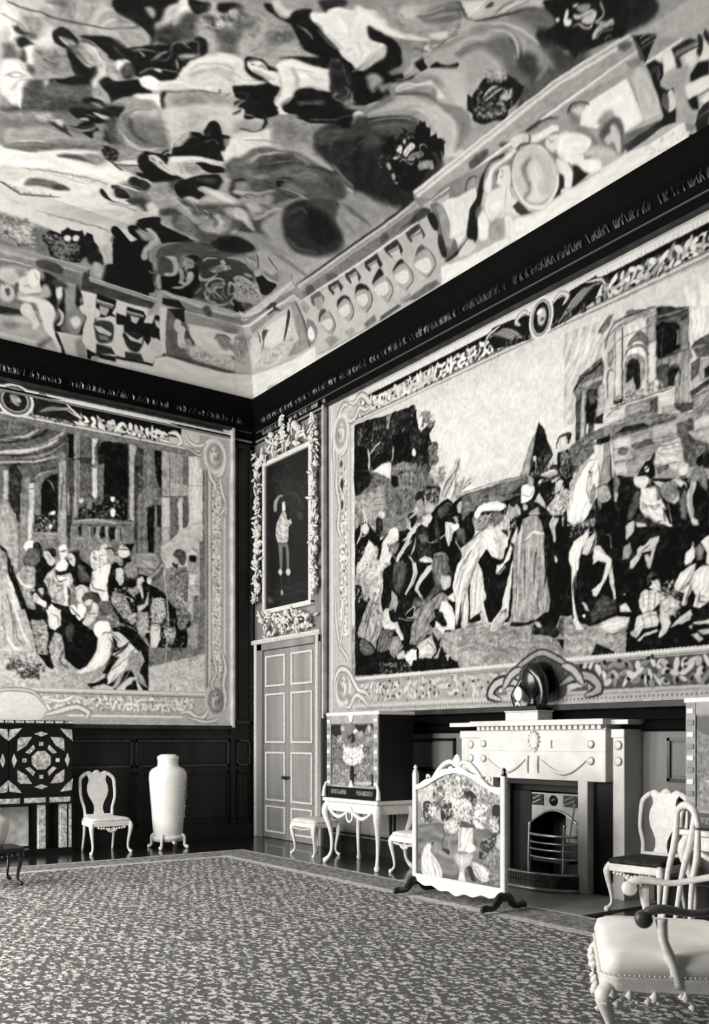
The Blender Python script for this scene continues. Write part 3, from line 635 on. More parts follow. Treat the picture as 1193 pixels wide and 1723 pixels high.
S 90 2.5 7.8 790 558 -38 4 -34 1
C 12 4.2 783 540 -32 -1 -22 -24 37 -18
C 26 12.8 730 506 -28 29 -29 -12 -10 -51 42 3
C 84 13 673 506 -7 22 -35 -16 -15 -33 23 -16 20 20
C 78 22.1 753 465 -81 0 -49 1 40 -54 15 -56 26 -18
C 6 2.7 661 404 -10 29 -40 33 -26 -43 63 -46
C 18 13.1 628 505 -26 27 -46 8 -22 -28 41 -12 19 -5 19 -13
C 66 17.9 610 475 -22 7 -31 -39 30 -21
C 48 17.9 569 487 -13 36 -54 -23 46 -51
C 36 23 568 821 2 27 -10 42 -13 40 -36 36 -80 -136 64 -31 33 -16
S 60 4.6 7.8 524 881 -9 41 -17 22
S 58 3.6 10 509 855 -20 -22
C 14 12.2 510 743 6 34 -15 26 -30 6 3 -17 24 -18 -6 -34 -34 -23 0 -16 31 10
C 58 14.2 504 770 -27 27 -21 -23 21 -23
C 70 12.4 489 734 -37 19 -46 33 -10 -17 50 -28 25 -17
C 62 17.1 449 699 -22 40 -54 -10 -25 -41 27 -11 26 15 28 -12
C 74 15 427 707 -19 5 -36 -24 6 -13 29 13
C 60 17.6 374 661 -26 27 -14 -24 27 -28
C 28 17.8 476 605 -22 7 -72 -18 -17 -14 59 -42
C 58 24.7 574 1075 -36 44 -24 11 -26 -18 -41 23 -18 -51 -23 -36 22 -43 48 -14 42 3 38 38
C 48 28.3 529 1064 -22 28 -39 -10 -22 -36 30 -15
C 66 22.5 462 1021 -56 27 -54 -31 -46 -31 51 0 62 18
S 76 4.7 12.5 425 1014 -59 -14 -54 -11
S 72 4 4.4 534 953 -32 27 -24 0 -26 18 -44 14
C 90 14.5 612 966 -42 50 -25 24 -26 -59 28 -34 1 -41 17 -27
S 55 4.5 4.3 578 961 -40 26 -39 14
C 34 20.1 539 891 0 42 -17 25 -33 13 -43 24 -42 -1 -39 -21 -39 6 -49 -9 -39 -17 -35 -38 -10 -41 18 -13 -28 -13 -25 -50 18 -30 76 31 47 16 32 -64 29 -12 125 53
S 64 4.6 11.4 519 877 -4 42 -22 32 -34 25
C 22 22.9 493 895 -17 55 -37 19 -24 -25 29 -49 47 -34
S 48 5.9 17.5 436 985 -50 -6 -3 -19
C 44 23.3 426 893 -11 37 -35 25 -21 8 21 -74
S 24 6 13.2 374 959 -42 16 -49 -9
C 46 23.8 375 893 -17 41 -36 11 -14 -20 39 -35
C 8 4.1 411 844 -4 11 -18 1 -4 -24 12 -8
S 15 3.1 7.4 413 858 -15 18 -21 0
S 72 3.3 6.7 383 826 -39 4 -38 -4 -66 -18 -58 -18
C 48 16.3 389 853 -25 9 -50 -10 -1 -15 41 -6 28 -4
S 22 3.9 7.4 371 803 -34 1 -32 6
C 45 15.7 514 845 -18 5 -20 -22 -3 -28 23 13
C 56 15.8 479 826 -18 27 -24 3 12 -24
C 66 12.4 488 735 -40 21 -37 26 -21 23 6 -20 38 -39 44 -28
C 64 17.1 450 706 -18 22 -38 -22 -30 -29 9 -7 30 21
C 64 12.6 404 755 -11 25 -23 -16 -4 -22 19 -13
C 72 13.1 372 637 -18 30 -5 54 -23 13 -9 -7 15 -27 8 -41 19 -22
C 78 17.7 444 654 -26 1 -26 -15 -48 -45 23 -16 34 28 19 4
C 16 18.7 435 1093 1 37 -19 32 -49 23 -9 -12 -27 31 -30 34 -231 -301 29 -8 46 11 50 4 45 14 46 27 50 22 51 26 27 28
C 30 21.3 428 1130 -71 51 -37 7 29 -53 46 -66 29 19
C 5 3.4 559 1128 -29 39 -116 82 -14 -19 -18 -36 -4 -29 36 -7 52 -30 30 -3 21 9 24 -11
S 36 4.2 4.9 480 1136 -49 35 -29 39
C 55 13.3 435 1234 -42 31 -1 -18 17 -15
C 98 6.8 398 1219 -3 15 -13 5 -14 -11 1 -19 16 -2
C 92 3.4 583 1129 -14 9 -20 -15 -13 -2 21 -16 13 15
C 3 2.7 625 1039 14 32 -1 18 -55 40 -22 -23 14 -29 10 8 -1 -17 6 -4 10 5 6 -23 11 -2
S 8 1.6 8.6 583 1075 -15 -20 -4 -23
S 12 1.6 4.1 563 1030 15 -27 31 -6
S 70 2.1 4 629 1054 -18 7
C 24 24.4 387 1209 -26 31 -48 46 -52 19 -33 -20 11 -39 31 -48 -9 -47 69 -22
C 90 21.4 1047 238 -351 251 24 -146 -32 -106 -53 -70 9 -68 20 7 90 150 71 -6 74 -44 70 -15 47 2 16 -12
C 82 26.3 917 314 -54 47 -175 108 -7 -37 78 -117 78 -30
C 6 3.9 707 298 8 31 -13 9 -31 -24 -27 -26 -19 -15 -5 41 35 12 17 33 -13 19 -25 -19 -25 -19 -17 -6 -171 -401 99 13 83 9 24 50 14 75 -25 39 19 48 38 52 10 50
C 5 2.7 661 403 -11 25 -13 10 -30 -69 33 4
C 30 28.1 601 548 -236 169 -57 -98 -6 -87 -43 -76 57 -71 65 -56 50 44 34 33 60 13
C 58 17.7 630 519 -29 29 -20 -62 -24 -72 26 9 27 42
C 24 17.5 627 504 -22 33 -56 -11 0 -17 32 -5 29 -21
C 44 18.1 566 480 -7 31 -29 -6 -25 -26 -7 -41 27 0 22 11
C 60 13.2 595 553 -31 22 -34 -35 -29 -6 -12 -26 22 -7 35 19
C 46 18.3 562 517 -29 -5 -74 -83 6 -23 59 50
C 66 14 583 423 -13 18 -32 -4 -43 -6 -37 -11 -24 -40 7 -15 31 36 46 4 36 2
C 3 3.7 661 403 -9 33 -40 33 -20 -35 -67 -15 -50 -11 -13 -9 30 -31 37 -36 26 9 29 36 42 -3
C 3 3.7 665 346 -1 28 -16 2 -18 -23 -22 -21 -2 -27 35 13
C 70 7.3 621 378 -12 17 -34 -30 -20 -24 -2 -56 7 -35 -13 -40 1 -21 13 11 16 48 2 57 -4 32 19 23
S 84 2.9 4.8 604 372 -32 -24 -5 -72 2 -32
C 32 20 546 290 -21 54 -63 55 -44 3 -87 12 -19 -36 61 -65 22 6 56 -20 -19 -59 -26 -77 29 -21 21 -15 36 18 35 79
C 10 12.8 408 418 -3 49 -26 38 -44 3 -53 -19 -2 -28 27 -39 45 -22
C 34 23.4 452 453 -62 72 -44 4 63 -55 12 -46
C 62 19.4 390 516 -3 29 -53 11 -60 5 -134 -230 16 -11 58 66 45 70 1 29 51 31 63 -3
C 68 17.8 467 636 -32 23 -42 -21 -34 -37 -28 -25 13 -9 38 35 23 1 36 1
C 54 18.1 511 554 -45 -3 -26 -34 -3 37 16 41 -32 -12 -21 -56 16 -39 40 -10 29 15
C 74 13.5 482 583 -16 3 -29 -23 -17 -50 -1 -27 21 31 6 30
C 66 16 485 493 -19 23 -37 -10 -6 -14 33 -14
C 60 15.3 407 679 -45 32 -28 -48 33 -32
C 22 21.5 402 314 -70 49 -101 10 -48 -50 -31 -91 -62 -26 -7 -156 174 -12 40 20 28 119 39 59
C 64 19.2 327 613 8 38 -7 49 -12 33 -51 -84 -103 -97 -51 -2 -57 20 -17 22 -19 -122 18 -112 35 31 90 64 39 33 58 -2 106 39 11 20 -74 16 -79 -20 77 49
C 76 12.9 427 687 -12 26 -42 -20 3 -19 25 -1
C 74 13.2 371 634 -15 37 -11 50 -22 8 17 -38 5 -38 14 -23
C 80 13.3 442 652 -31 5 -30 -29 -45 -48 13 -10 41 34 26 -2
C 26 13.7 399 588 -40 -7 -27 -17 39 -19
S 84 1.3 3.4 1114 1040 -14 -11 -14 -5
S 40 1.3 3 1109 1042 -9 -1
S 62 1.8 5.9 1088 1040 -8 -2
S 30 1.8 4.6 1088 1029 -15 -8 -15 -10
S 62 1.8 7.6 1064 1027 -20 -5 -13 -17
S 34 1.8 4.9 1054 1009 -17 -13 -13 -1
S 90 1.4 3.5 1048 1063 -25 -21 -28 -26
S 50 2.3 4 1024 1046 -28 -26 -12 -23
S 88 1.4 3.1 985 989 6 -34 0 -27
S 24 1.8 6 1073 1055 -14 10 -28 -9
S 20 1.8 7.8 1007 1088 -24 -13 -14 -5
S 28 1.4 3.4 962 1100 -19 -1
S 60 1.4 2.1 946 1107 -14 -10
S 66 1.4 3.5 976 1050 -14 4
S 34 1.9 3.5 952 1036 -16 -15
S 44 1.9 3.2 969 1014 -15 -22
S 50 1.5 4.4 1004 912 -15 -6
S 60 2 4.6 983 908 -20 15
S 56 2 7 973 861 -19 2 -12 -4
S 70 2.1 4.7 955 829 -21 0 -12 3
S 76 2.3 6 1193 895 -22 6 -27 -29
S 56 2.4 5.2 1181 841 -23 5 -17 24
S 96 2.5 4.9 1140 793 -19 -56
S 48 2.6 5 1208 1024 -19 -9 -15 6
S 90 2.2 5.7 1226 1007 -16 -16 -3 -32
S 30 1.9 4.3 1146 887 -13 9
D 88 12.1 32 62 1146 969 -53 38 -42 -62 64 -58
D 88 11.6 20 40 1130 812 -113 80 -21 -59 113 -93
S 34 1.4 2.3 957 1037 -14 -21
S 60 1.3 2.4 857 1210 -16 1 -8 -18
S 46 1.3 3.7 892 1175 -18 23 -15 15
S 30 1.8 5.7 901 1103 -19 14 -4 34
S 44 1.4 2.6 912 1090 -9 38
S 84 1.4 2.3 941 1105 -12 -6
S 36 1.4 2.4 860 1112 0 21
D 88 4.6 30 90 876 1281 -40 33 -43 3 -15 -3 38 -32 42 -25
D 44 4.4 4 30 916 1314 -42 26 -11 -23 27 -20
D 66 3.9 8 94 840 1333 -37 27 -16 -30 36 -16
S 92 1.9 3.5 827 1083 0 43 -12 44 -28 25
S 66 2.8 3.5 815 1102 -27 41 -40 28 -42 -1
S 90 2.4 4.5 783 1092 -36 37 -44 10
S 60 2.5 3.8 808 967 4 26 -22 27
S 72 2 3.8 895 996 -21 -2 -26 19
S 99 1.4 7.4 901 1019 -11 13 -15 -5
S 70 1.5 2.8 837 1048 -37 22 -40 17
S 56 2.6 6.3 888 880 -22 46 -34 18
S 40 2.6 4.3 883 860 -13 45 -31 22
S 30 1.3 2.1 682 1396 -25 -6 -24 -6
S 60 1.3 1.7 675 1397 -31 -6
S 50 1.4 2 645 1234 -14 0 -14 -23
S 86 1.9 5 642 1247 -20 -28
S 60 2 2.8 563 1195 -2 -40
S 92 1.6 4.5 570 1120 -20 -1
S 84 2.4 6.9 575 1274 -29 -1 -26 18
S 74 2.4 4.3 600 1277 -30 11
S 20 1.4 2.4 692 1211 -28 -6 -22 -1
S 50 1.4 2.8 686 1237 -16 -10
S 12 1.4 4.2 714 1232 -16 21 -20 -5
S 84 2.6 4.2 617 1475 -29 -12 -27 -28
S 86 2.3 4.2 538 1433 -29 -19 -9 -34
S 90 1.8 4.7 500 1451 -20 -6
S 50 2 2.7 472 1293 -23 -17
S 60 1.5 2 449 1287 -16 -22 -16 -1
D 53 13.5 40 72 801 1365 -96 15 -89 -43 118 -94
S 50 1.3 2.4 507 1562 -20 -8 -21 11
S 56 1.6 3.6 457 1607 -14 27 -18 22
S 74 1.7 4.4 473 1582 -19 22 -15 25
S 36 1.3 2.8 473 1573 -5 13
S 84 1.3 2.3 374 1616 -17 -15
D 66 4.8 16 90 424 1495 -50 69 -7 -9 13 -39 19 -33
S 60 1.4 3.2 387 1440 3 18 -23 -14
S 88 2.2 3.9 371 1552 -13 29 -16 25
S 22 1.8 3.9 756 736 -16 -3
S 86 1.8 4.6 748 735 -17 4 -13 -4
S 60 1.8 3.5 716 722 -25 -11
S 92 1.7 4.5 708 763 -37 37 -29 20
S 40 1.8 2.4 686 758 -21 -21 -11 -14
S 70 2.4 5.8 666 757 -23 17
S 30 1.6 2.8 671 917 7 28 -1 20
S 46 1.7 3.3 662 891 -12 22 -21 -12
S 30 1.7 4.3 713 888 -27 6
S 84 1.7 2.3 716 895 3 -25 5 -30
S 60 2.5 5.8 686 609 -22 24 -23 -15
S 76 2.7 4.6 618 594 -41 -27 -37 -24
S 20 2.6 7.7 624 614 -24 2
S 88 2.6 5.2 553 689 -40 4 -55 -25
S 50 2.7 5.1 492 636 -44 -19 -43 -13
S 30 2.6 5.7 563 609 -30 -11
S 60 2 3.3 582 612 -24 -15 -31 -28
S 80 2 2.8 514 586 -19 -12 -6 -30
S 40 2 4.4 505 593 -19 -3
S 72 2 5.6 476 571 -3 19 -16 -5
S 44 1.9 3.3 504 739 3 21 -12 24
S 72 1.9 5.2 480 733 -25 10 -24 17
S 30 1.9 5 458 701 -6 20 -16 3
S 50 2 5.4 433 686 -6 21 -26 -7
S 66 2 2.7 414 716 -32 -27
S 30 2 4.6 374 661 -15 19
S 40 2.5 5.7 766 575 -29 6 -35 -7
S 70 2.6 4.7 691 566 -16 19 -26 -5
S 26 2.7 4.5 609 527 -31 -29 -15 -6
S 56 2.3 4.3 531 876 -6 32 -16 29
S 44 2.4 5 473 903 -23 30 -20 22
S 54 2.4 5.3 378 891 -14 39 -35 14
S 40 2.4 4.6 426 893 -12 23 -17 13
S 50 2.5 4.2 479 826 -24 17 -27 -3
S 68 1.9 5 442 752 -26 23 -17 24
S 26 1.9 5.2 454 720 -12 25 -25 1
S 74 2 3.6 435 701 -22 0 -26 -23
S 40 1.9 4.6 404 755 -5 20 -22 0
S 30 3.3 4.9 419 1117 -34 -14 -19 -40
D 53 5.6 40 70 1036 486 -63 30 -66 19 -64 8 -5 -12 75 -23 67 -18 50 -22
S 76 2.1 4.9 1074 730 -19 1 -20 2
S 10 1.6 4.1 1023 717 -23 -9 -27 -10
S 62 1.6 3.7 968 811 -19 2
S 44 1.6 3.4 962 754 -20 21
S 60 1.6 2.2 912 796 -13 -16
S 46 2.2 3.8 882 818 -25 -27 -27 -13
S 70 2.1 3 869 889 -12 20
S 50 2.3 4.9 1103 556 -43 38 -52 30
S 34 1.7 4.9 957 650 -28 21
S 70 3.1 5.9 960 497 -49 5 -51 6
S 56 2.7 4.9 762 451 -37 10 -42 -4
S 84 2.2 4.6 613 374 -22 -2 -26 -28
S 50 2.9 6.1 554 426 -36 -2 -43 -16
S 72 2.1 3.4 601 463 -22 -29
S 50 2.1 4.6 556 478 -25 -9 -26 -17
S 80 2.1 3.5 479 576 -19 -3 -23 -27
S 26 2 5 504 575 -19 -3 -9 15
'''
COVER = '''
P 60 2.1 1110 1475 1025 -1235 -56 -1004 -4970 1274
C 58 28.7 1084 753 63 -108 -76 -128 -62 -43 -42 95 20 109
C 76 16.7 920 771 155 -6 -36 -94 13 -107 -36 -127 -67 -4 17 175 -21 84
C 34 20.2 856 734 70 -15 43 -52 16 -87 6 -87 -24 -88 -41 -23 -76 26 -26 71 -52 115 16 79
C 44 13.6 814 687 80 -63 42 -115 33 -62 -25 -52 -52 -3 -68 87 -42 100 -41 58
C 64 21.1 1009 443 -33 -82 66 -100 148 -18 -237 -15 -232 25 -220 60 10 109 120 -21 154 -92
C 25 22.2 746 478 59 -11 59 -61 -9 -66 -45 -43 -110 -1 -84 45 11 63 59 55
C 18 14.9 1054 584 80 -25 57 -38 34 -95 14 -78 85 -14 -37 -53 -87 -26 -88 -10 -74 68 -29 75 10 93
C 18 11.6 982 467 44 -114 28 -79 58 -29 5 35 -73 134
C 62 16.7 1266 537 98 -80 134 -87 0 -71 -83 -19 -83 12 -25 73 -34 98
C 82 10.3 1276 544 85 -50 11 -92 8 -84 -18 -47 -45 30 -45 77 -35 78
C 75 12.6 1502 534 78 -64 20 -81 -18 -41 -65 -27 -107 -21 -25 92 44 80
C 30 17.8 1233 473 68 -48 0 -66 -62 -11 -58 63
C 66 14.7 1562 548 113 -82 32 -87 -11 -58 -59 -41 -59 -12 -6 69 -6 100
C 38 13.2 1602 471 66 -31 3 -60 -37 -42 -50 0 4 60
C 78 5.8 1640 479 25 -43 1 -43 -23 -18 0 28 -7 43
C 24 11.5 1663 434 44 -55 6 -38 -27 -60 -86 -40 -36 35 65 57 20 55
C 30 14.4 1669 356 92 -47 49 -58 -91 -4 -134 2 -83 -1 -31 17 116 14
C 12 10.5 1716 468 48 -26 68 -42 142 -92 -11 -44 -116 19 -79 36 -65 55 37 32
C 45 8.2 1773 442 6 -33 -10 -26 -23 9 -2 29
C 5 3.2 1369 699 0 -29 -3 -25 28 -10 50 -20 -71 -54 4 39 -31 0 -33 -48 10 -30 -11 -8 -40 48 -23 23 31 45 47 25
C 92 6.8 1223 556 14 -8 3 -16 -21 -13 -15 20
C 58 16.4 1252 531 64 -14 -57 -44 -34 38
S 88 4 5.5 1285 511 20 -2
C 85 7.9 1668 576 12 -11 37 -45 14 -18 -16 -16 -23 6 -21 8 -21 15 -9 18 7 22
C 96 7.1 1669 562 16 -15 10 -21 -4 -12 -26 -1 -14 13 2 22
C 30 3.2 1687 520 16 2 5 -4 -9 -8 -8 4
S 40 2.4 3.9 1679 496 21 -4 17 -4
S 22 2.4 7 1637 533 11 -21 29 -19 28 -16
S 25 2.1 5.6 1664 576 -14 -24 -12 -21
C 80 8.2 1629 537 14 -22 -25 -7 -19 2 -10 6 20 11
C 86 10.5 1626 516 31 -10 21 -19 20 -17 -15 -16 -27 27 -31 14 -18 11
C 62 12.9 1659 504 39 -34 -20 -21 -31 31
C 4 3 1491 705 1 -24 0 -30 -5 -33 -13 -23 -24 -23 -22 -12 -22 -29 -16 7 -17 30 -4 44 -21 22 3 10 11 -22 35 -5 24 -12 33 17 10 14 5 20 -1 21
C 5 6.3 1348 642 18 -33 14 -28 4 -36 15 -20 28 -9 14 -4 -34 3 -33 22 -25 -3 -20 -20 -24 18 -23 7 -23 16 -7 18
C 58 12.7 1345 562 22 -15 3 -12 -28 1 -11 8
C 74 9.1 1440 542 23 11 14 -4 -10 -16 -19 -23 -14 4 -14 12 0 8
C 10 2.4 1461 542 19 -6 7 -2 -12 -12 -8 -16 -18 0 -1 11
C 78 4.5 1485 530 6 -8 -13 -10 -2 9
C 12 2.9 1471 501 24 0 7 -17 17 -18 10 -5 -6 -8 -14 0 -17 22 -12 13
C 74 4.3 1497 495 18 -8 9 -21 -16 6 -9 13
D 88 8.9 18 80 1497 577 31 -17 33 -25 -3 -10 -32 3 -16 9 -22 25
C 88 2.9 1515 557 15 -10 -12 -14 -12 9
D 44 8 40 92 1578 557 37 -13 0 -12 -22 -15 -20 28
C 90 5.7 1549 571 33 -26 -13 -15 -21 16
C 80 13.6 1504 525 34 -18 43 -5 24 -6 30 -27 34 -29 -35 -36 -14 42 -31 36 -53 -1 -40 21
C 48 16 1545 481 34 -9 37 -22 14 -51 -26 -27 -10 40 -6 27 -25 19 -20 10
C 80 19.8 1425 506 31 -6 35 -26 33 -37 -1 -35 -33 -24 -45 -17 -12 34 16 42
C 60 17.4 1422 496 29 -8 10 -32 -14 -17 -23 0 14 -21
C 94 6 1358 521 13 6 23 -13 19 -26 27 -14 -1 -13 -3 -28 -3 -11 -6 -10 -14 18 4 16 5 21 -29 22 -21 15 -15 8
S 40 4.7 12.2 1342 512 28 -26 29 -34 2 -32
C 46 14.4 1426 458 3 -14 -22 -19 7 -20 25 -40 -1 -31 -23 15 -14 43 -2 34
C 80 15.4 1275 509 57 -5 38 -35 16 -46 4 -31 -10 -19 -130 109 -6 29
C 62 15.2 1297 477 51 -26 21 -43 -6 -23 -94 78
C 56 19.6 1240 540 50 -11 43 -4 -1 -28 -57 12 -37 1
C 95 6.8 1226 551 14 -7 -12 -20 -18 7
C 70 21.4 1569 462 35 -24 5 -46 -5 -20 -16 -18 -54 32 -35 -7 -15 3 17 38
D 110 8.8 30 85 1562 405 44 -31 -18 -20 -39 20
P 8 2.4 1482 384 9 -23 33 15 32 -3 30 -21 -60 -71 -76 46 15 20 -5 15
S 76 1.7 5.3 1510 352 29 2 24 -2
S 70 1.7 5.3 1504 340 38 -2 34 2
S 74 1.7 6 1476 325 32 5 30 -1
D 132 11 20 82 1480 368 26 -2 58 -39 -38 -46 -64 38
C 84 10.1 1696 537 19 -20 65 -67 8 -16 -12 -5 -26 21 -31 17 -29 17 -30 19 -17 15 38 35
C 96 7.1 1681 553 11 -16 -6 -17 -16 -8 -21 11
C 30 3.2 1686 520 17 1 5 -6 -9 -6 -10 5
S 38 2 3.8 1688 491 32 -1 21 -9
S 42 1.9 3.1 1710 477 26 -9 25 -10
S 94 2.3 5.7 1698 485 30 -9 28 -11
S 80 2.2 4.1 1760 444 17 -14 2 -6
S 18 2.4 6 1642 513 29 -23 36 -20 16 -12
C 42 19.4 1715 462 32 -14 23 -25 8 -26 -7 -16 -16 -1 -27 21 -7 18 -7 30
C 62 17.7 1630 506 46 -27 28 -37 7 -42 2 -34 -7 -27 -29 -17 -5 34 -5 22 7 41 -30 45 -32 25
S 80 3.9 8.8 1646 497 39 -41 19 -47 6 -38
S 82 3.9 8.7 1649 469 22 -31 1 -29 -23 -36
S 70 3.9 7.8 1691 425 -7 -38 -22 -16
C 44 20.5 1623 452 38 -13 4 -29 -22 -37 -20 1 -7 37
C 22 22.6 1668 374 18 -21 -9 -31 -28 -15 -18 18 2 27
S 50 5.4 10.8 1711 346 -24 -31 -38 -8
C 40 23 1628 389 7 -39 10 -48 -12 -5 -19 18 -8 49
C 56 24.4 1708 341 10 -26 -12 -6 -12 15
C 6 4.7 1800 431 127 -100 -37 -57 -28 6 -44 8 -52 9 -6 3 0 19 -10 7 -2 18 -17 25 18 12 23 -4 6 20 0 26
C 26 19.1 1720 374 33 -44 0 -19 47 -18 -22 -10 -54 9 -6 23
C 34 20 1680 306 44 -14 -28 -8 -46 3 -51 -2 23 19
C 97 1.9 1807 388 7 0 -7 -10 -7 -5 6 -8 -9 -7 -10 6 2 10 11 9
C 92 1.9 1778 389 7 -3 -1 -6 -7 -1
C 80 2.8 1816 371 12 -10 19 -3 11 -4 4 -11 -11 -8 -13 -3 -12 8 -3 9 10 5 -10 0 -9 8
S 30 1.1 2.1 1826 354 16 -3 12 -2
S 80 1.1 3.6 1800 353 14 -5 7 -15 13 -6 9 8
S 74 1 3.3 1880 355 -4 -19 -10 -8 -19 2
C 58 3.4 1831 379 18 -4 12 -12 -14 -5 -13 6
C 86 2.8 1828 388 13 -6 -12 -1
C 78 2.7 1823 306 9 8 19 6 -2 8 18 -10 8 -2 9 -3 -3 -10 -21 5 -18 0 -13 -6
D 44 4.8 30 90 1849 328 36 -19 -4 -6 -34 7
S 64 1 2.5 1834 301 17 4 21 -9
S 50 1 3 1846 288 9 3 7 -6
C 4 1.9 1766 303 15 5 -5 -9 -11 -3
P 6 2.8 1542 388 40 1 18 -22 12 -29 5 -24 -17 -10 -24 -9 -36 -2 -49 10 -43 25 45 47
C 80 7.9 1565 394 25 -11 6 -20 -5 -11 -24 17 -15 7 2 10
D 88 6.9 20 84 1563 400 44 -30 -16 -22 -44 27
S 78 1.7 5.9 1515 355 25 3 22 -5
S 72 1.7 5.9 1509 344 32 1 28 -3
S 20 1.7 3.5 1516 347 46 1
C 78 4 1551 331 19 2 16 -6 -7 -13 -17 0 -14 9
C 66 4.1 1531 323 16 -7 -2 -12 -16 2
C 82 4.1 1501 335 21 -6 -4 -16 -18 1 -8 12
D 110 8.3 14 86 1518 381 23 -13 51 -39 -28 -34 -73 8 -36 22
C 78 14.9 679 732 20 -6 3 -36 4 -40 -17 -43 -33 -35 -29 -43 -29 -30 -13 15 32 54 14 51 11 31 7 47 21 -7
C 62 17.1 699 604 40 -21 -10 -55 -40 -23 -12 25 15 26 -12 29
C 74 15 707 582 5 -19 -24 -36 -13 6 13 30
C 60 17.2 661 530 28 -25 -22 -14 -30 25
C 28 17.8 605 632 7 -23 -18 -71 -14 -17 -42 58
C 30 17.2 632 522 35 -31 -39 -22 -27 27
C 66 22.5 1021 618 27 -57 -30 -53 -24 -42 -8 47 18 62
S 76 4.6 12.5 1014 581 -14 -59 -4 -51
C 34 19.3 891 695 42 -1 25 -17 13 -33 24 -42 -1 -42 -21 -39 10 -37 2 -43 -6 -31 -23 -27 -36 -8 -21 14 -1 -21 -37 -18 -38 13 -1 58 2 39 -70 29 -15 26 53 125
C 44 23.3 893 581 37 -11 25 -35 8 -20 -74 21
S 24 5.7 12.9 959 529 19 -39 1 -44
C 46 22.9 893 530 42 -16 15 -34 -18 -12 -41 35
C 26 25.4 952 464 22 -39 -28 -35 -36 2 8 30
S 15 3.1 7.4 858 568 18 -14 0 -22
S 72 3 6.7 826 538 6 -37 2 -35 1 -55 7 -44
C 48 15.9 853 544 10 -24 -5 -47 -15 -1 -11 38 -5 27
S 20 5.3 16.4 822 454 2 -41 -1 -40
S 22 3.7 7.2 803 527 3 -33 12 -29
C 64 17.1 706 606 22 -19 -22 -38 -29 -30 -7 10 21 29
C 64 12.6 755 560 25 -12 -16 -23 -22 -3 -13 18
C 72 12.7 637 528 31 -19 54 -4 16 -22 -5 -7 -30 13 -41 8 -24 18
C 60 16 736 509 50 -19 37 -22 -1 -10 -57 19
C 78 17.7 654 599 1 -26 -15 -26 -43 -46 -18 21 28 34 4 20
C 54 20.9 651 499 55 -13 28 -19 -67 -32 -50 45
C 20 23.4 697 454 48 11 70 -11 12 -49 11 -51 -14 -22 -157 103
C 60 21.2 891 373 25 -1 14 -4 55 27 9 -22 7 -57 38 -29 -27 -27 -56 2 -132 70
S 40 5.5 12 909 366 13 -42 20 -51
S 74 3.3 6.8 971 399 12 -35 20 -58
C 16 17.5 1093 591 37 0 32 -18 23 -50 -12 -8 34 -26 39 -26 -204 -173 -24 19 -13 32 -18 36 -4 36 14 37 13 44 23 49 28 27
C 26 26.9 1096 476 67 6 25 -24 0 -35 -41 12 -62 7
C 30 21.3 1130 583 51 -71 11 -34 -56 27 -67 45 19 29
C 8 17.9 1103 456 49 -25 1 -43 -68 -58 -27 35 -3 55
S 44 6.6 12.4 1015 480 -21 -59 3 -46
C 28 20.4 1022 345 39 -36 -19 -19 -23 20
C 5 3.4 1128 715 39 -30 82 -116 -19 -14 -36 -17 -29 -4 -7 36 -30 51 -3 30 9 21 -11 24
C 98 6.8 1219 553 15 -3 5 -12 -11 -14 -19 0 -2 17
C 50 19.8 1241 523 47 -28 -32 -24 -24 12 -30 27 -5 14
S 78 4 6.2 1253 523 42 -22
C 24 22.5 1209 542 31 -26 51 -44 30 -44 -10 -26 -42 9 -57 25 -43 -8 -37 59
C 34 15.9 1214 489 44 -26 46 -41 -4 -21 -59 32 -31 27
C 82 18 1236 521 47 -14 43 -40 65 -57 5 -22 7 -31 -11 -24 -25 -23 -47 -18 -18 2 40 31 -10 31 1 25 1 32 -22 34 -38 37
S 68 4.8 16.4 1236 513 58 -38 41 -43 4 -37 -8 -30
C 76 20.6 1347 389 37 -31 -11 -37 -55 -21 14 31 6 25
C 50 17.2 1401 402 38 -28 8 -30 -10 -31 -20 -18 -37 -4 -32 4 41 32 17 33 -4 24
S 70 3.5 5.1 1450 370 3 -30 -20 -32
C 60 19.6 1441 317 41 -17 28 -10 -42 -7 -73 3 -21 5
C 12 11.1 1132 487 68 -35 12 -16 -71 -49 -23 -59 0 -22 36 -27 -1 -19 -64 5 -47 24 -35 46 -12 27 -13 14
C 28 23.2 1163 476 38 -19 -20 -28 -29 13 -19 12
C 32 23.9 1007 340 34 -29 17 -30 -39 21 -18 23
C 58 20.8 978 373 29 -33 7 -31 49 -35 13 -10 -105 -9 -84 42
C 50 17.9 920 326 22 -26 -5 -28 -50 25
P 2 2.2 1209 433 24 -7 1 -13 20 4 6 -9 10 22 4 -28 6 0 2 -11 23 15 9 -2 13 7 1 -8 8 -4 -11 -12 7 -8 -20 -18 23 -3 -9 -11 11 -7 3 -14 -9 -2 -11 -13 -9 -10 1 15 -21 -23 3 14 3 14 -13 8 -6 -28 -8 -8 -42 1 -31 -11 -37 -3 -27 6 -19 27 12 27 8 32 26 31 14 21 18 -4
D 26 6.7 60 30 1228 422 57 -24 -17 -16 -52 30
C 98 1.9 1203 391 10 5 10 -6 -5 -9 -14 -7 -6 7
C 97 1.9 1237 379 13 2 8 -10 -7 -8 -13 2 -11 -2 -18 -4 -2 11 11 6
C 92 1.9 1172 380 14 -3 4 -5 -10 -2
C 80 2.9 1237 400 11 0 -5 -11 -9 1
C 66 3.8 1207 352 17 6 22 -5 7 -9 -8 -7 -16 5 -9 -3 -13 8
S 20 1.4 2 1216 350 31 -6
S 72 1.4 3.9 1282 344 -1 12 -12 3 -11 -10 1 -11 -11 -3 -19 3
S 68 1.5 4.4 1180 360 14 0 4 -11 7 -14 14 0
C 60 3.8 1219 323 18 1 23 -9 7 -14 -14 -10 -15 13 -22 5
D 31 5.9 20 70 1231 328 36 -21 -16 -12 -33 16
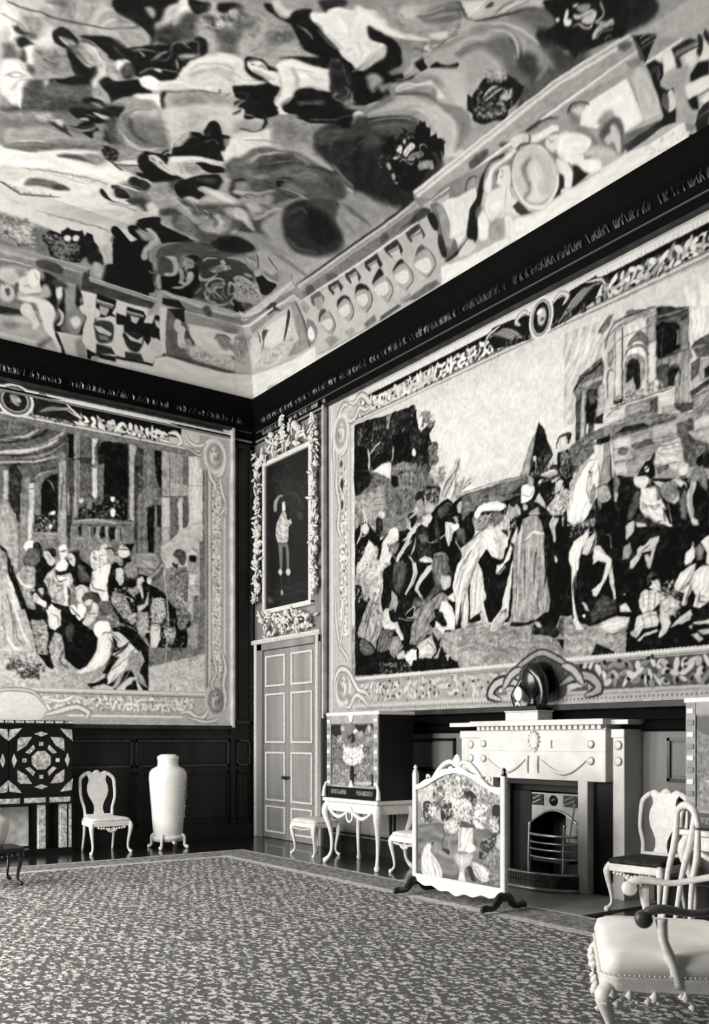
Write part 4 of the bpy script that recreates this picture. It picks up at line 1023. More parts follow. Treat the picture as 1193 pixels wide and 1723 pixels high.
C 66 4 1141 378 12 -2 -9 -15 -11 0
C 60 4 1129 348 10 -4 -11 -13 -9 3
C 64 4 1118 328 10 -10 -8 -2
D 26 4.7 40 70 1133 413 45 -23 -43 -27 -20 13
C 6 2.8 1461 358 86 -52 -21 -25 -30 14 -16 3 -20 8 -12 18 9 13
D 110 8.4 12 85 1472 350 75 -44 -14 -16 -45 17 -30 18
C 30 28.1 548 757 169 -236 -90 -53 -85 -6 -62 -36 -87 48 -64 62 44 50 33 34 13 60
C 32 20 290 702 54 -21 55 -64 3 -44 16 -85 -32 -17 -73 58 6 21 -20 56 -59 -18 -77 -27 -21 29 -15 21 18 36 79 35
C 10 12.3 418 563 49 -2 38 -27 7 -42 -7 -47 -28 -1 -46 23 -30 41
C 34 23.4 453 607 72 -62 5 -43 -56 62 -46 13
C 62 17.7 516 545 29 -3 14 -51 20 -52 -162 -102 -20 11 33 43 50 35 28 2 16 43 -11 59
C 68 17.8 636 622 23 -32 -21 -42 -36 -34 -22 -26 -11 12 33 37 1 23 1 36
C 60 15.2 679 562 32 -45 -45 -26 -35 31
C 30 17.2 620 525 46 -34 -76 -45 -13 27
C 56 17.1 626 487 40 4 -87 -52 16 26
C 22 19.2 314 557 53 -67 43 -85 -26 -37 -71 -22 17 -43 -145 -5 -118 127 4 33 111 25 55 36
S 64 3.1 11.6 298 535 29 -4 22 -27
S 60 2.9 10.2 376 480 21 -23 5 -47
C 66 7.3 275 500 -9 -14 64 -11 -2 -26 1 -9 -63 26 -7 16
C 70 5.8 339 487 18 -3 -17 -18 -10 9
D 53 11.5 20 80 275 500 73 -50 -22 -7 -67 29
C 58 13.4 415 438 38 2 24 -11 -36 -32 -35 -10 1 26 -6 12
D 35 9.6 30 80 436 445 33 -25 -58 -30 -6 32
S 66 2.3 10.9 139 441 -31 -11 -15 -46 41 -27 46 -2
S 62 2.3 6.5 240 442 1 -25 -38 -5 -17 12 -44 -2 11 26 36 8
S 74 2.3 7.1 164 459 46 -2 33 -13 10 -20
S 50 2.2 5.1 243 423 -56 -31 -22 -29
S 72 2.2 10.5 193 374 65 31 -2 -27 -56 -46
S 74 2.1 10 288 407 29 -4 15 -24 1 -32 -9 -42 -14 -10
S 66 2.1 7.3 285 395 -1 -33 -11 -43 30 8 16 34
S 64 2.2 6.9 237 350 -1 -19 23 -34 46 1
S 70 2.2 5 306 375 -2 -24 -36 -5 -14 20
D 66 11.5 20 75 108 430 -14 -24 75 -58 73 -1 53 -50 -52 2 -54 14 -111 96
S 60 3 13.6 193 374 35 -13 -59 -13 26 -37
C 56 6.9 355 399 15 -23 -15 -4 -11 20
C 70 6.8 411 390 -3 -24 -25 -10 2 18
C 10 3.6 373 361 29 -10 1 -24 -46 -32 -23 11 19 30
C 64 16.6 617 485 37 7 50 -7 36 -10 -71 -44 -50 -78 27 -36 57 -38 31 -11 -101 -12 -119 11 4 23 5 62 12 29 -27 45 15 93 20 11 26 -69 8 -63 21 62
C 58 17.9 898 388 116 -72 18 -35 -27 -28 -224 6 46 41 10 53
S 42 7.7 18.1 915 371 9 -45 20 -51
S 46 6.8 15.8 869 324 3 -43
S 50 6.5 22.3 536 392 14 -55 29 -75
S 46 6.4 12.5 551 371 11 -72
C 56 21.4 551 507 24 -42 -3 -70 22 -49 -43 25 -50 60 35 35
S 74 3.8 8.6 586 373 11 -71
C 16 23.3 684 448 61 21 43 0 33 -16 30 -31 1 -48 -14 -42 -11 -32 -24 -24 -40 -8 -58 12 -61 35 -33 37 18 49
C 8 20.4 798 424 25 -41 -8 -58 -47 -27 -52 27 12 52
S 30 7.3 12.7 728 454 56 -11 -4 -31
S 28 7.5 13.8 641 399 -9 -48 58 -47
C 24 14.9 824 451 84 -65 -34 -25 -33 -11 -3 34
C 10 12.1 498 515 10 -32 -12 -40 -42 10 -26 24
C 76 12.9 687 582 26 -12 -20 -42 -19 3 -1 26
C 74 12.8 634 526 38 -14 51 -11 11 -20 -41 16 -39 5 -24 13
C 80 13.3 652 598 5 -32 -29 -30 -45 -43 -11 12 32 40 -2 26
C 26 13.5 588 555 -7 -40 -13 -26 -23 38
C 56 13.4 436 443 28 -14 -21 -28 -43 -25 -8 32 21 22
D 35 9.6 34 80 436 443 30 -22 -49 -30 -23 23
C 66 6.6 479 418 30 3 8 -15 -19 -27 -7 -38 -9 -12 -42 0 -4 20 -4 20 17 28
S 22 2 4.5 481 424 -32 -27 -34 -18
S 22 2 4.9 502 389 -15 -34 -3 -21
S 74 2.7 10.1 412 350 10 -34 18 -14
S 64 2.6 9.5 469 320 20 -16 10 -10
C 44 13 427 360 18 -28 28 -3 -31 -23 -21 33
S 18 2 3.9 521 299 -12 -10
C 8 3.6 376 352 31 1 0 -23 21 -28 -47 -9 -40 3 8 29
C 60 7 305 409 29 -26 -10 -39 -3 -44 -35 -6 -59 23 -14 38
D 66 11 12 70 297 399 26 -22 -4 -42 -9 -30 -56 5 -31 40
C 8 3.9 196 345 6 -45 -27 1 -28 13
S 84 1.3 2.3 1616 530 -15 -18
D 66 4.8 16 90 1495 579 69 -49 -9 -8 -39 13 -33 19
S 60 1.4 3.2 1440 542 18 4 -14 -24
S 88 1.8 3.9 1435 507 21 -7 20 -16 9 -15
S 50 2.1 4.8 1538 483 37 -7 32 -18 12 -29
S 88 2.2 3.7 1552 527 29 -13 27 -15
S 60 1.4 2.9 1362 516 24 -9 18 -26 25 -20
S 76 2.4 4.8 1279 504 50 -10 38 -28
S 40 2.4 4.4 1300 446 43 -17
S 30 2 4.5 661 530 20 -16
S 54 2.4 5 891 533 39 -14 17 -32
S 40 1.9 4.6 755 560 20 -6 0 -22
S 76 1.9 3.8 668 509 49 -7 16 -22
S 20 2.5 5 704 448 45 5 47 -11
S 34 2.5 3.5 736 450 33 -7
S 30 3.3 4.9 1117 574 -14 -34 -40 -19
S 26 3.1 6.3 1130 475 40 -13 7 -30
S 40 2.7 3.7 1084 468 39 2
S 60 2.1 4.5 428 436 4 -18 -14 -19
S 20 2.1 2.8 436 430 13 -2
D 88 7.9 20 84 174 469 198 -131 -84 -59 -110 39 -80 102
D 66 7 56 84 153 448 51 -4 33 -24 -99 -11 -20 -33
D 53 6.6 56 84 300 393 23 -53 -8 -41 -73 12
D 66 4.5 40 96 1209 406 56 -35 -36 -33 -60 34
D 132 5.2 2 30 1212 436 143 -87 -48 -50 -76 -3 -113 32
D 88 3.7 40 90 1233 331 37 -22 -11 -17 -47 18
S 60 2.4 4.2 1221 502 42 -26 39 -37 12 -25
S 46 2.5 4.1 1203 480 48 -22 33 -35
P 70 2.1 9 1172 19 -328 -56 -29 -22 -262 68 15 159 -277 322 -9 11 -20 497 -7 136 1 10 20 374 6 375 -15 5 -8 218 -13 -60 -321 -2023 11 -1007 990
P 52 2.3 -2 1169 26 -333 -55 -24 -19 -259 68 15 159 -277 322 -9 10 -21 497 -7 135 0 12 22 374 6 185 3 189 -20 10 -34 -233 1 -190 -3 -298 1 -31 1 -48 -30 -271 4 -352 9 -22 27 -334 17 -208 237 6 44 -65 8 -16 258 55 23 -2 317
P 70 2.8 -60 550 82 20 155 -279 322 -9 1 -22 -351 11 -177 258 -53 -7
P 76 2.6 182 288 317 -6 -1 -23 -348 9
P 66 2.1 510 262 496 -8 135 0 4 -21 -157 1 -477 5
P 45 2.1 511 239 477 -5 149 -1 -26 -32 -271 4 -339 10
P 84 1.5 1153 276 374 6 185 3 189 -20 3 -12 -203 15 -169 -2 -374 -11
P 64 1.5 1158 255 374 11 169 2 199 -15 11 -22 -230 6 -190 -3 -299 -1
S 45 2.7 3.6 -9 543 167 -265 337 -9
S 88 2.7 4 15 565 157 -278 319 -6
S 6 2.1 5.1 510 262 217 -3 280 -4 136 1
S 40 2.1 2.2 513 245 330 -2 151 -2 142 1
S 85 2.1 2.7 513 254 336 -4 151 -3 113 0
S 50 1.5 2 1156 265 367 11 184 1 194 -17
S 96 1.5 2.7 1156 271 369 9 185 2 189 -15
S 94 1.5 2.7 1156 258 359 8 187 4 198 -17
C 20 7.7 289 250 49 15 27 -12 -36 -20 -38 4
C 30 7.1 544 239 30 -7 -2 -20 -45 3
C 32 6.8 660 228 34 -1 11 -18 -48 -3
C 30 6 953 228 30 1 0 -19 -38 2
C 22 5.7 1037 217 51 0 52 11 30 -10 0 -14 -65 0 -23 5
C 30 6.5 1369 251 59 2 9 -10 -24 -11 -47 -1
C 45 7 1208 234 79 4 40 -12 -54 -7 -74 2
C 34 4.7 1471 241 16 2 14 -10 -15 -7
C 36 6.3 1868 263 22 -4 8 -10 -17 -5 -16 9
S 92 2.7 7.3 -80 494 63 -118 146 -120 166 -9 173 -5
S 92 2.4 8.9 468 242 11 -29
S 92 2.1 5.2 486 212 353 -9 273 -1
S 95 1.5 5.5 1183 228 305 1 189 2 232 -1
S 85 1.3 4 1909 230 1 -28
P 60 2.7 -56 432 171 -170 -51 -17 -99 65 -84 86
P 90 3.7 -116 386 87 -73 117 -88 62 -13 -81 -89 -213 114 -50 69 13 33
C 80 15.9 -246 316 58 -20 44 -59 88 -32 44 -35 49 -36 21 -26 -139 54 -147 62 -53 43
D 132 19.1 50 95 -239 369 -7 -53 102 -79 136 -64 61 -44 -11 -16 -142 51 -153 74 -44 47 38 80
C 52 15.1 48 240 71 -22 -28 -44 -66 -7 -14 35
D 66 11.9 40 85 43 237 72 -22 -38 -46 -67 3
P 92 2.7 23 267 65 -26 62 -29 -102 28 -29 -15
P 30 2.9 -405 359 124 -92 190 -116 150 -60 -4 -8 -227 94 -155 89 -110 89
P 93 2 -484 363 73 -20 239 -166 227 -94 90 -19 -12 -59 -98 -9 -267 113 -510 328 87 35 116 -129
P 74 1.6 49 246 113 -3 282 -16 37 -19 455 -40 -59 -167 -200 6 -212 3 7 45 -419 36 -119 47
P 58 2.5 162 243 271 -11 10 -14 -121 6 -172 -7
P 58 3.3 429 229 21 -4 14 -11 -21 -149 -81 5 -64 12 74 28 18 29
P 38 1.6 453 228 8 -8 -10 -154 -16 1
P 88 3.4 180 210 191 -5 15 -1 -13 -23 -86 -42 -66 -5 -52 27 6 27
C 80 7.3 399 208 12 -5 -24 -36 3 -54 -51 -1 -56 -25 -75 -8 -87 14 -59 28 52 31 73 -15 83 -10 60 33
D 88 16 60 92 361 176 26 -9 -36 -50 -84 -25 -107 3 -56 32 125 -9 72 16
C 16 5.5 393 210 12 -5 -25 -22 -58 -38 -15 -4
S 50 3 6.5 130 137 59 36 14 24 51 -4
C 30 7.2 211 204 29 -6 -20 -12 -38 -10
C 58 15 45 242 84 -27 -10 -26 -72 -14 -67 13
D 66 14.4 50 88 40 239 81 -31 -51 -51 -112 8
C 84 15 128 205 40 -24 -38 -44 -65 -26 19 51
S 40 3 7.2 184 214 -9 -26 -14 -10
P 26 4 338 267 21 -33 10 -14 -36 14
P 93 1.8 -68 136 121 -45 237 -29 183 -5 0 -49 -176 -11 -410 62
P 86 1.6 474 25 100 -8 304 -8 -1 -12 -303 3 -102 3
S 55 1.4 3.6 482 26 167 -9 229 -5
P 60 2.5 469 206 31 1 11 -26 -30 -13 -13 13
C 50 5.1 468 152 27 -16 11 -34 -28 -29 -24 -2 -8 33
C 92 5.2 454 119 25 4 6 -33 -23 -10 -16 18
P 36 2.4 538 207 54 -1 10 -27 -15 -14 -23 17 -33 -8 -3 18
P 60 2.4 548 194 45 -3 -4 -23 -33 -20 -16 18
C 28 4.9 549 149 29 -1 7 -23 -31 -8 -27 9
C 60 5 545 132 46 3 16 -37 -6 -22 -28 -9 -21 14 -18 33
C 84 2.5 540 118 49 -6 7 -22 -29 -9 -17 13
S 30 2.5 4.9 595 136 15 -39 -9 -22 -25 -9
P 22 2.3 644 203 54 -2 11 -28 -25 -10 -12 15 -26 -10 -10 22
P 72 2.3 652 192 36 -3 -1 -23 -11 -19 -18 22
S 14 2.3 2.2 657 186 33 -2
C 12 4.7 649 141 34 11 31 -16 -2 -22 -31 6 -33 2
C 62 4.7 650 133 43 7 22 -27 -3 -29 -32 -12 -19 22 -19 19
C 84 2.4 650 121 48 -2 0 -27 -31 0 -18 14
S 26 2.4 4.7 710 134 9 -34 -8 -20 -24 -10
P 22 2.2 742 201 53 0 9 -35 -19 -8 -14 17 -26 -8 -9 23
P 76 2.2 753 190 41 -3 -11 -32 -16 -5 -15 18
S 14 2.2 2.1 756 185 37 -3
C 12 4.5 762 148 26 5 26 -21 -3 -17 -35 7 -31 3
C 64 4.6 750 134 45 -2 24 -28 -7 -26 -31 -15 -23 19 -14 28
C 84 2.3 748 120 48 -3 6 -23 -30 -9 -17 13
S 24 2.3 4.5 810 141 13 -36 -11 -27 -34 -14
P 20 2.1 844 197 65 1 5 -36 -15 -8 -11 23 -41 -13 -11 19
P 78 2.1 850 185 47 -3 -5 -25 -7 -23 -20 19
S 14 2.1 2.1 852 180 45 -3
C 12 4.3 859 144 33 13 11 -23 -20 -3 31 -12 -37 0 -38 11
C 62 4.4 842 125 57 7 23 -34 0 -25 -32 -17 -24 23
C 84 2.2 844 117 60 -5 0 -29 -31 -2 -20 14
S 24 2.2 4.3 911 126 13 -32 -5 -23 -36 -20
P 18 2 946 198 65 0 5 -35 -18 -10 -10 22 -27 -14 -15 21
P 78 2 953 183 51 -2 -3 -22 -8 -25 -24 20
S 14 2 2 955 178 51 -3
C 10 4.1 959 137 34 8 14 -17 8 -20 -33 6 -36 10
C 62 4.2 946 124 56 6 20 -32 -3 -26 -33 -16 -28 25
C 84 2.1 947 113 57 -4 0 -28 -30 -3 -18 14
S 24 2.1 4.1 1010 124 15 -34 -7 -22 -37 -10
P 22 1.9 1051 198 64 0 5 -37 -13 -5 -9 21 -40 -10 -8 17
P 70 1.9 1058 181 52 3 0 -22 -18 -27 -16 17
S 14 1.9 2 1059 177 51 -2
C 30 4 1063 137 27 9 15 -13 4 -15 -55 2
C 62 4 1043 121 60 9 25 -30 -4 -28 -31 -19 -33 23
C 84 2 1044 110 58 -6 7 -30 -24 -7 -23 16
S 24 2 3.9 1113 127 15 -34 -5 -24 -41 -15
P 56 5.2 534 60 52 2 36 -32 -59 -4
P 60 5 653 47 41 1 23 -27 -41 -2
P 45 4.8 759 35 59 7 10 -22 -58 -2
P 56 4.5 948 42 53 1 8 -21 -52 2
P 40 4.3 1071 38 54 -4 11 -18 -110 -3 -57 14
P 30 4.7 848 27 92 3 17 -11 -110 -6
P 40 3.8 1182 220 28 -4 14 -40 3 -75 -1 -21 -28 -8 -27 -2 -14 35
P 58 5.6 1199 207 21 -6 3 -91 -25 -21 -20 16
C 8 3.7 1156 203 26 -5 -1 -33 -16 -10 -11 18
C 12 5.8 1168 142 12 -13 -1 -49 -19 4 -4 38
P 14 3.9 1166 68 59 9 9 -12 -59 -3
P 90 3.6 1226 206 108 -4 16 -13 -31 -56 -34 -24 -52 -22 -12 24 3 48
P 92 3.3 1148 59 95 -15 165 -11 198 18 128 5 87 -2 65 -12 88 7 11 -57 -579 18 -265 -17
C 82 7.6 1221 63 57 25 17 -27 -27 -14
C 12 7.2 1306 155 37 15 22 6 -21 -30 -25 -52 -22 -27 -19 21 -55 -18 -9 5 66 20
P 52 3 1274 234 60 -2 153 -11 62 13 79 -8 136 -65 -21 -63 -120 -18 -194 70 -83 26 -93 29
C 58 4.5 1321 200 15 14 20 0 13 -9 -17 -19
S 12 1.4 3 1318 199 18 15 21 2 10 -7
P 88 2.8 1249 200 101 -10 -3 -22 -39 -15 -30 -20 4 -29 -47 0 -32 13
C 7 6 1368 195 22 13 43 14 43 -5 -13 -6 -38 6 -38 -21 -22 -29 -19 -18 -24 -9 -12 -28 -7 -37 -34 21 37 51 34 18
P 20 2.3 1562 233 46 0 32 -8 34 -18 -29 6 -38 5 -26 -1 -19 10
C 90 5.7 1375 175 21 20 34 16 41 -1 40 5 2 -10 -29 -5 -38 0 -27 -7 -21 -29 -13 -6
S 55 2.2 3.4 1371 177 26 27 36 12 40 -4
D 44 9.7 60 95 1484 229 63 2 28 -11 -9 -14 -50 4 -33 4
C 86 4.1 1517 238 30 -7 -2 -17 -28 -2 -11 9
C 80 4.1 1544 227 31 -7 6 -18 -16 -5 -25 16
S 20 1.7 3.7 1567 224 -3 -14 -7 -5
S 20 1.7 4 1514 207 21 4 28 -11
C 88 5.8 1424 185 19 10 26 -3 7 -13 -18 -36 -22 4 -12 12 -6 16
S 35 2.2 5.4 1420 174 9 12 13 6
S 45 1.8 2.4 1435 176 11 -2
S 50 1.8 3 1449 189 1 -7
C 90 8 1385 158 28 -1 41 -12 7 -28 -24 -15 -33 -17 -32 7 -19 28 12 27
S 55 2.4 3.5 1417 98 -34 -4
S 62 3.2 6.1 1444 143 -19 -35
S 60 3.2 6 1456 138 1 -32 -13 -13
C 86 10.6 1443 119 24 -11 0 -31 -7 -10 -21 9 -19 15
C 92 6.3 1328 131 22 -7 8 -32 -14 -34 -32 14
C 88 6.3 1419 88 23 -19 -12 -47 -22 10 0 32
C 62 9.5 1367 91 41 -8 -5 -49 -54 22
C 40 9.3 1329 144 19 -2 -12 -15 -17 -5
C 84 1.3 1612 103 -16 -40 -36 -17 -48 16 -36 42 -6 49 26 38 42 12 41 -15 26 -38
C 77 1.7 1603 108 -14 -37 -34 -16 -42 15 -33 38 -5 45 24 35 38 12 37 -14 24 -35
S 96 0.9 2.9 1472 143 10 -45 35 -37 42 -9 33 18 18 31
S 60 1.3 2.2 1562 199 28 -19 15 -39 4 -37
C 45 12.8 1508 163 18 10 20 -3 -24 -13 -4 -20 6 -18 -10 -17 -14 -3 -6 -6 -2 10 21 9 -4 23
C 86 14.2 1534 163 24 -5 7 -22 0 -24 -18 -3 1 -25 13 -18 -41 9 -14 15 18 17
S 52 2.7 2.5 1490 97 21 -21 32 -14 22 2
P 16 2.5 1612 100 15 -4 -4 -34 -13 -6 -25 -1 19 15
P 12 1.9 1660 98 18 -6 4 -16 17 -14 -16 -4 -37 -4 1 24
P 20 2.1 1449 97 24 2 26 -37 12 -8 -38 10 -15 13
C 62 7.7 1565 219 30 6 32 -2 46 -18 35 -39 29 -34 3 -26 -30 2 -27 36 -32 34
C 93 5.2 1569 211 33 -2 32 -2 9 -4 15 -11 23 -18 -23 3 -26 13 -24 1 -24 2 -14 5
C 88 5.3 1600 183 16 7 28 -9 13 -15 -4 -18 -18 -6 -21 10 -14 15
S 50 1.6 2.2 1613 185 3 -11 8 0
S 40 1.6 2.7 1619 153 9 -7
S 50 1.6 2.8 1625 191 17 -6 16 -17 0 -17
C 96 7 1656 172 26 -13 22 -22 19 -12 -8 -13 -23 -12 45 -24 -4 -24 -27 7 -20 15 -18 26 -14 4 -19 17 -10 17 26 5
S 64 3.2 5.3 1700 102 18 8 25 -9
C 92 5.5 1616 136 19 -15 14 -18 5 -20 -7 -23 -8 -2 -15 7 1 25 -11 18
S 50 1.7 3.3 1647 110 8 -24 -8 -29
S 60 2.1 4.5 1626 140 11 -14
C 90 5.7 1611 64 32 -8 14 -15 -17 -5 -23 11
S 50 1.7 2.6 1646 54 28 -1 59 -1
C 94 8 1454 63 35 -9 43 -6 68 0 57 -2 76 3 -4 -51 -116 -5 -102 -6 -81 35 4 31
C 55 3.8 1705 191 59 -30 -7 -19 -28 19
C 90 6.7 1702 178 26 -2 35 -18 -10 -25 -33 25
P 62 1.7 1666 226 84 -2 107 -17 41 14 6 -14 16 -121 -108 11 -9 -26 -70 18 -110 52
P 50 1.6 1865 224 32 -5 7 -12 -11 -10 -21 12
P 30 1.2 1903 262 7 -5 1 -57 -3 0 -8 12
P 76 2.1 1864 192 26 12 16 -24 11 -92 -46 7
P 96 0.9 1749 201 106 -5 14 -95 -4 -3 -51 1 -2 34 -23 17 -40 -8 -42 27 16 26
P 40 2.2 1815 96 103 -17 -44 -4 -41 -13 -31 2
P 16 1.3 1807 75 114 3 5 -13 -48 -6 -45 -2 -18 0
C 52 7.5 1685 204 16 15 20 -7 16 -13 -19 -7 -14 -21 -14 12
S 14 1.1 3.2 1688 208 17 11 23 -8 19 -14
C 80 7.4 1699 208 16 0 14 -10 -16 -9
C 60 9.8 1753 152 19 10 21 -3 5 -14 -28 -7
C 34 10 1747 126 25 16 28 -1 13 -17 0 -24 -8 -38 -24 9 -3 18 -20 10
C 78 7.5 1758 113 20 4 3 10 11 0 11 -23 -5 -39 -13 7 -3 21 -17 5
C 46 10.2 1692 171 30 -21 19 -32 -10 -9 -21 30
S 55 2.4 3.8 1679 192 30 -35 26 -33
C 95 6.9 1641 180 41 -15 30 -21 12 -20 -23 -12 -23 3 -55 26
C 76 9.1 1700 110 31 -1 32 -18 14 -24 -78 38
P 5 1.6 1905 260 52 -26 -40 -29 -7 -7 0 27
S 72 0.7 1.7 1918 247 19 -1
S 72 0.7 2 1916 237 38 -3
S 60 0.7 2 1915 228 32 -1
P 60 1.5 1955 230 28 -21 15 -9 -84 -1 8 11
P 90 1.2 1911 199 86 -1 4 -5 -50 1 -11 -12
S 96 0.7 3 1911 199 92 -3
P 5 1.2 1909 196 23 -2 15 -18 -6 -15 -16 -18 14 -17 16 -3 -4 -45 -4 -22 -41 8 13 20 -7 61
S 62 1 1.6 1906 180 26 -1 -2 -20
S 58 1 1.6 1906 172 20 2 -1 -20
C 84 2.8 1937 119 14 1 2 -32 -15 -6 -8 7
C 34 3.5 1926 125 11 -8 -4 -30 -13 17
P 92 1.2 1951 194 22 -2 -1 -35 -32 1
P 16 1.1 1973 192 27 -1 18 -2 16 -14 -4 -10 -26 4 -19 -2 0 -17 -11 3
S 88 0.7 2 1977 179 19 0 35 -5
S 88 0.7 2 1978 174 22 0 29 -4
S 88 0.7 2 1982 167 18 -1 24 -3
P 88 1.1 1992 169 35 -5 -7 -21 -17 -6 -9 12
C 14 2.5 2035 186 9 -7 -5 -24 -9 -10 -9 10 11 16
P 88 1.1 2048 181 11 -6 -15 -45 -25 9 17 15
P 66 0.8 1928 152 27 1 41 -7 -1 -14 -14 -18 -3 -24 11 -29 15 -10 -9 -27 -9 -1 -39 33 9 35 -1 32 -16 3 -14 17
P 4 1.5 1997 126 25 13 22 -9 -6 -26 -27 6 -15 3
C 92 4.5 1984 112 27 -2 27 -6 -6 -27 -25 -2 -17 -7 -8 25
S 16 1 2.2 2006 78 27 1
P 8 1.6 1980 84 25 -3 -1 -28 -15 8
P 12 1.3 2004 51 26 12 -4 -61 -28 -1 -6 25
S 50 0.7 2.3 2002 39 26 -1
P 94 1.6 2009 69 23 5 -2 -16 -13 -1
P 96 0.9 1824 45 141 0 11 -57 -39 0
D 66 7.7 70 96 1834 42 128 -1 7 -44 -35 -4
P 50 1.7 1968 41 24 -15 -7 -13 -15 11
P 6 1.3 1976 15 25 -16 25 3 0 -35 -47 16
P 88 1.3 1994 -5 32 2 0 -11 -28 1
'''
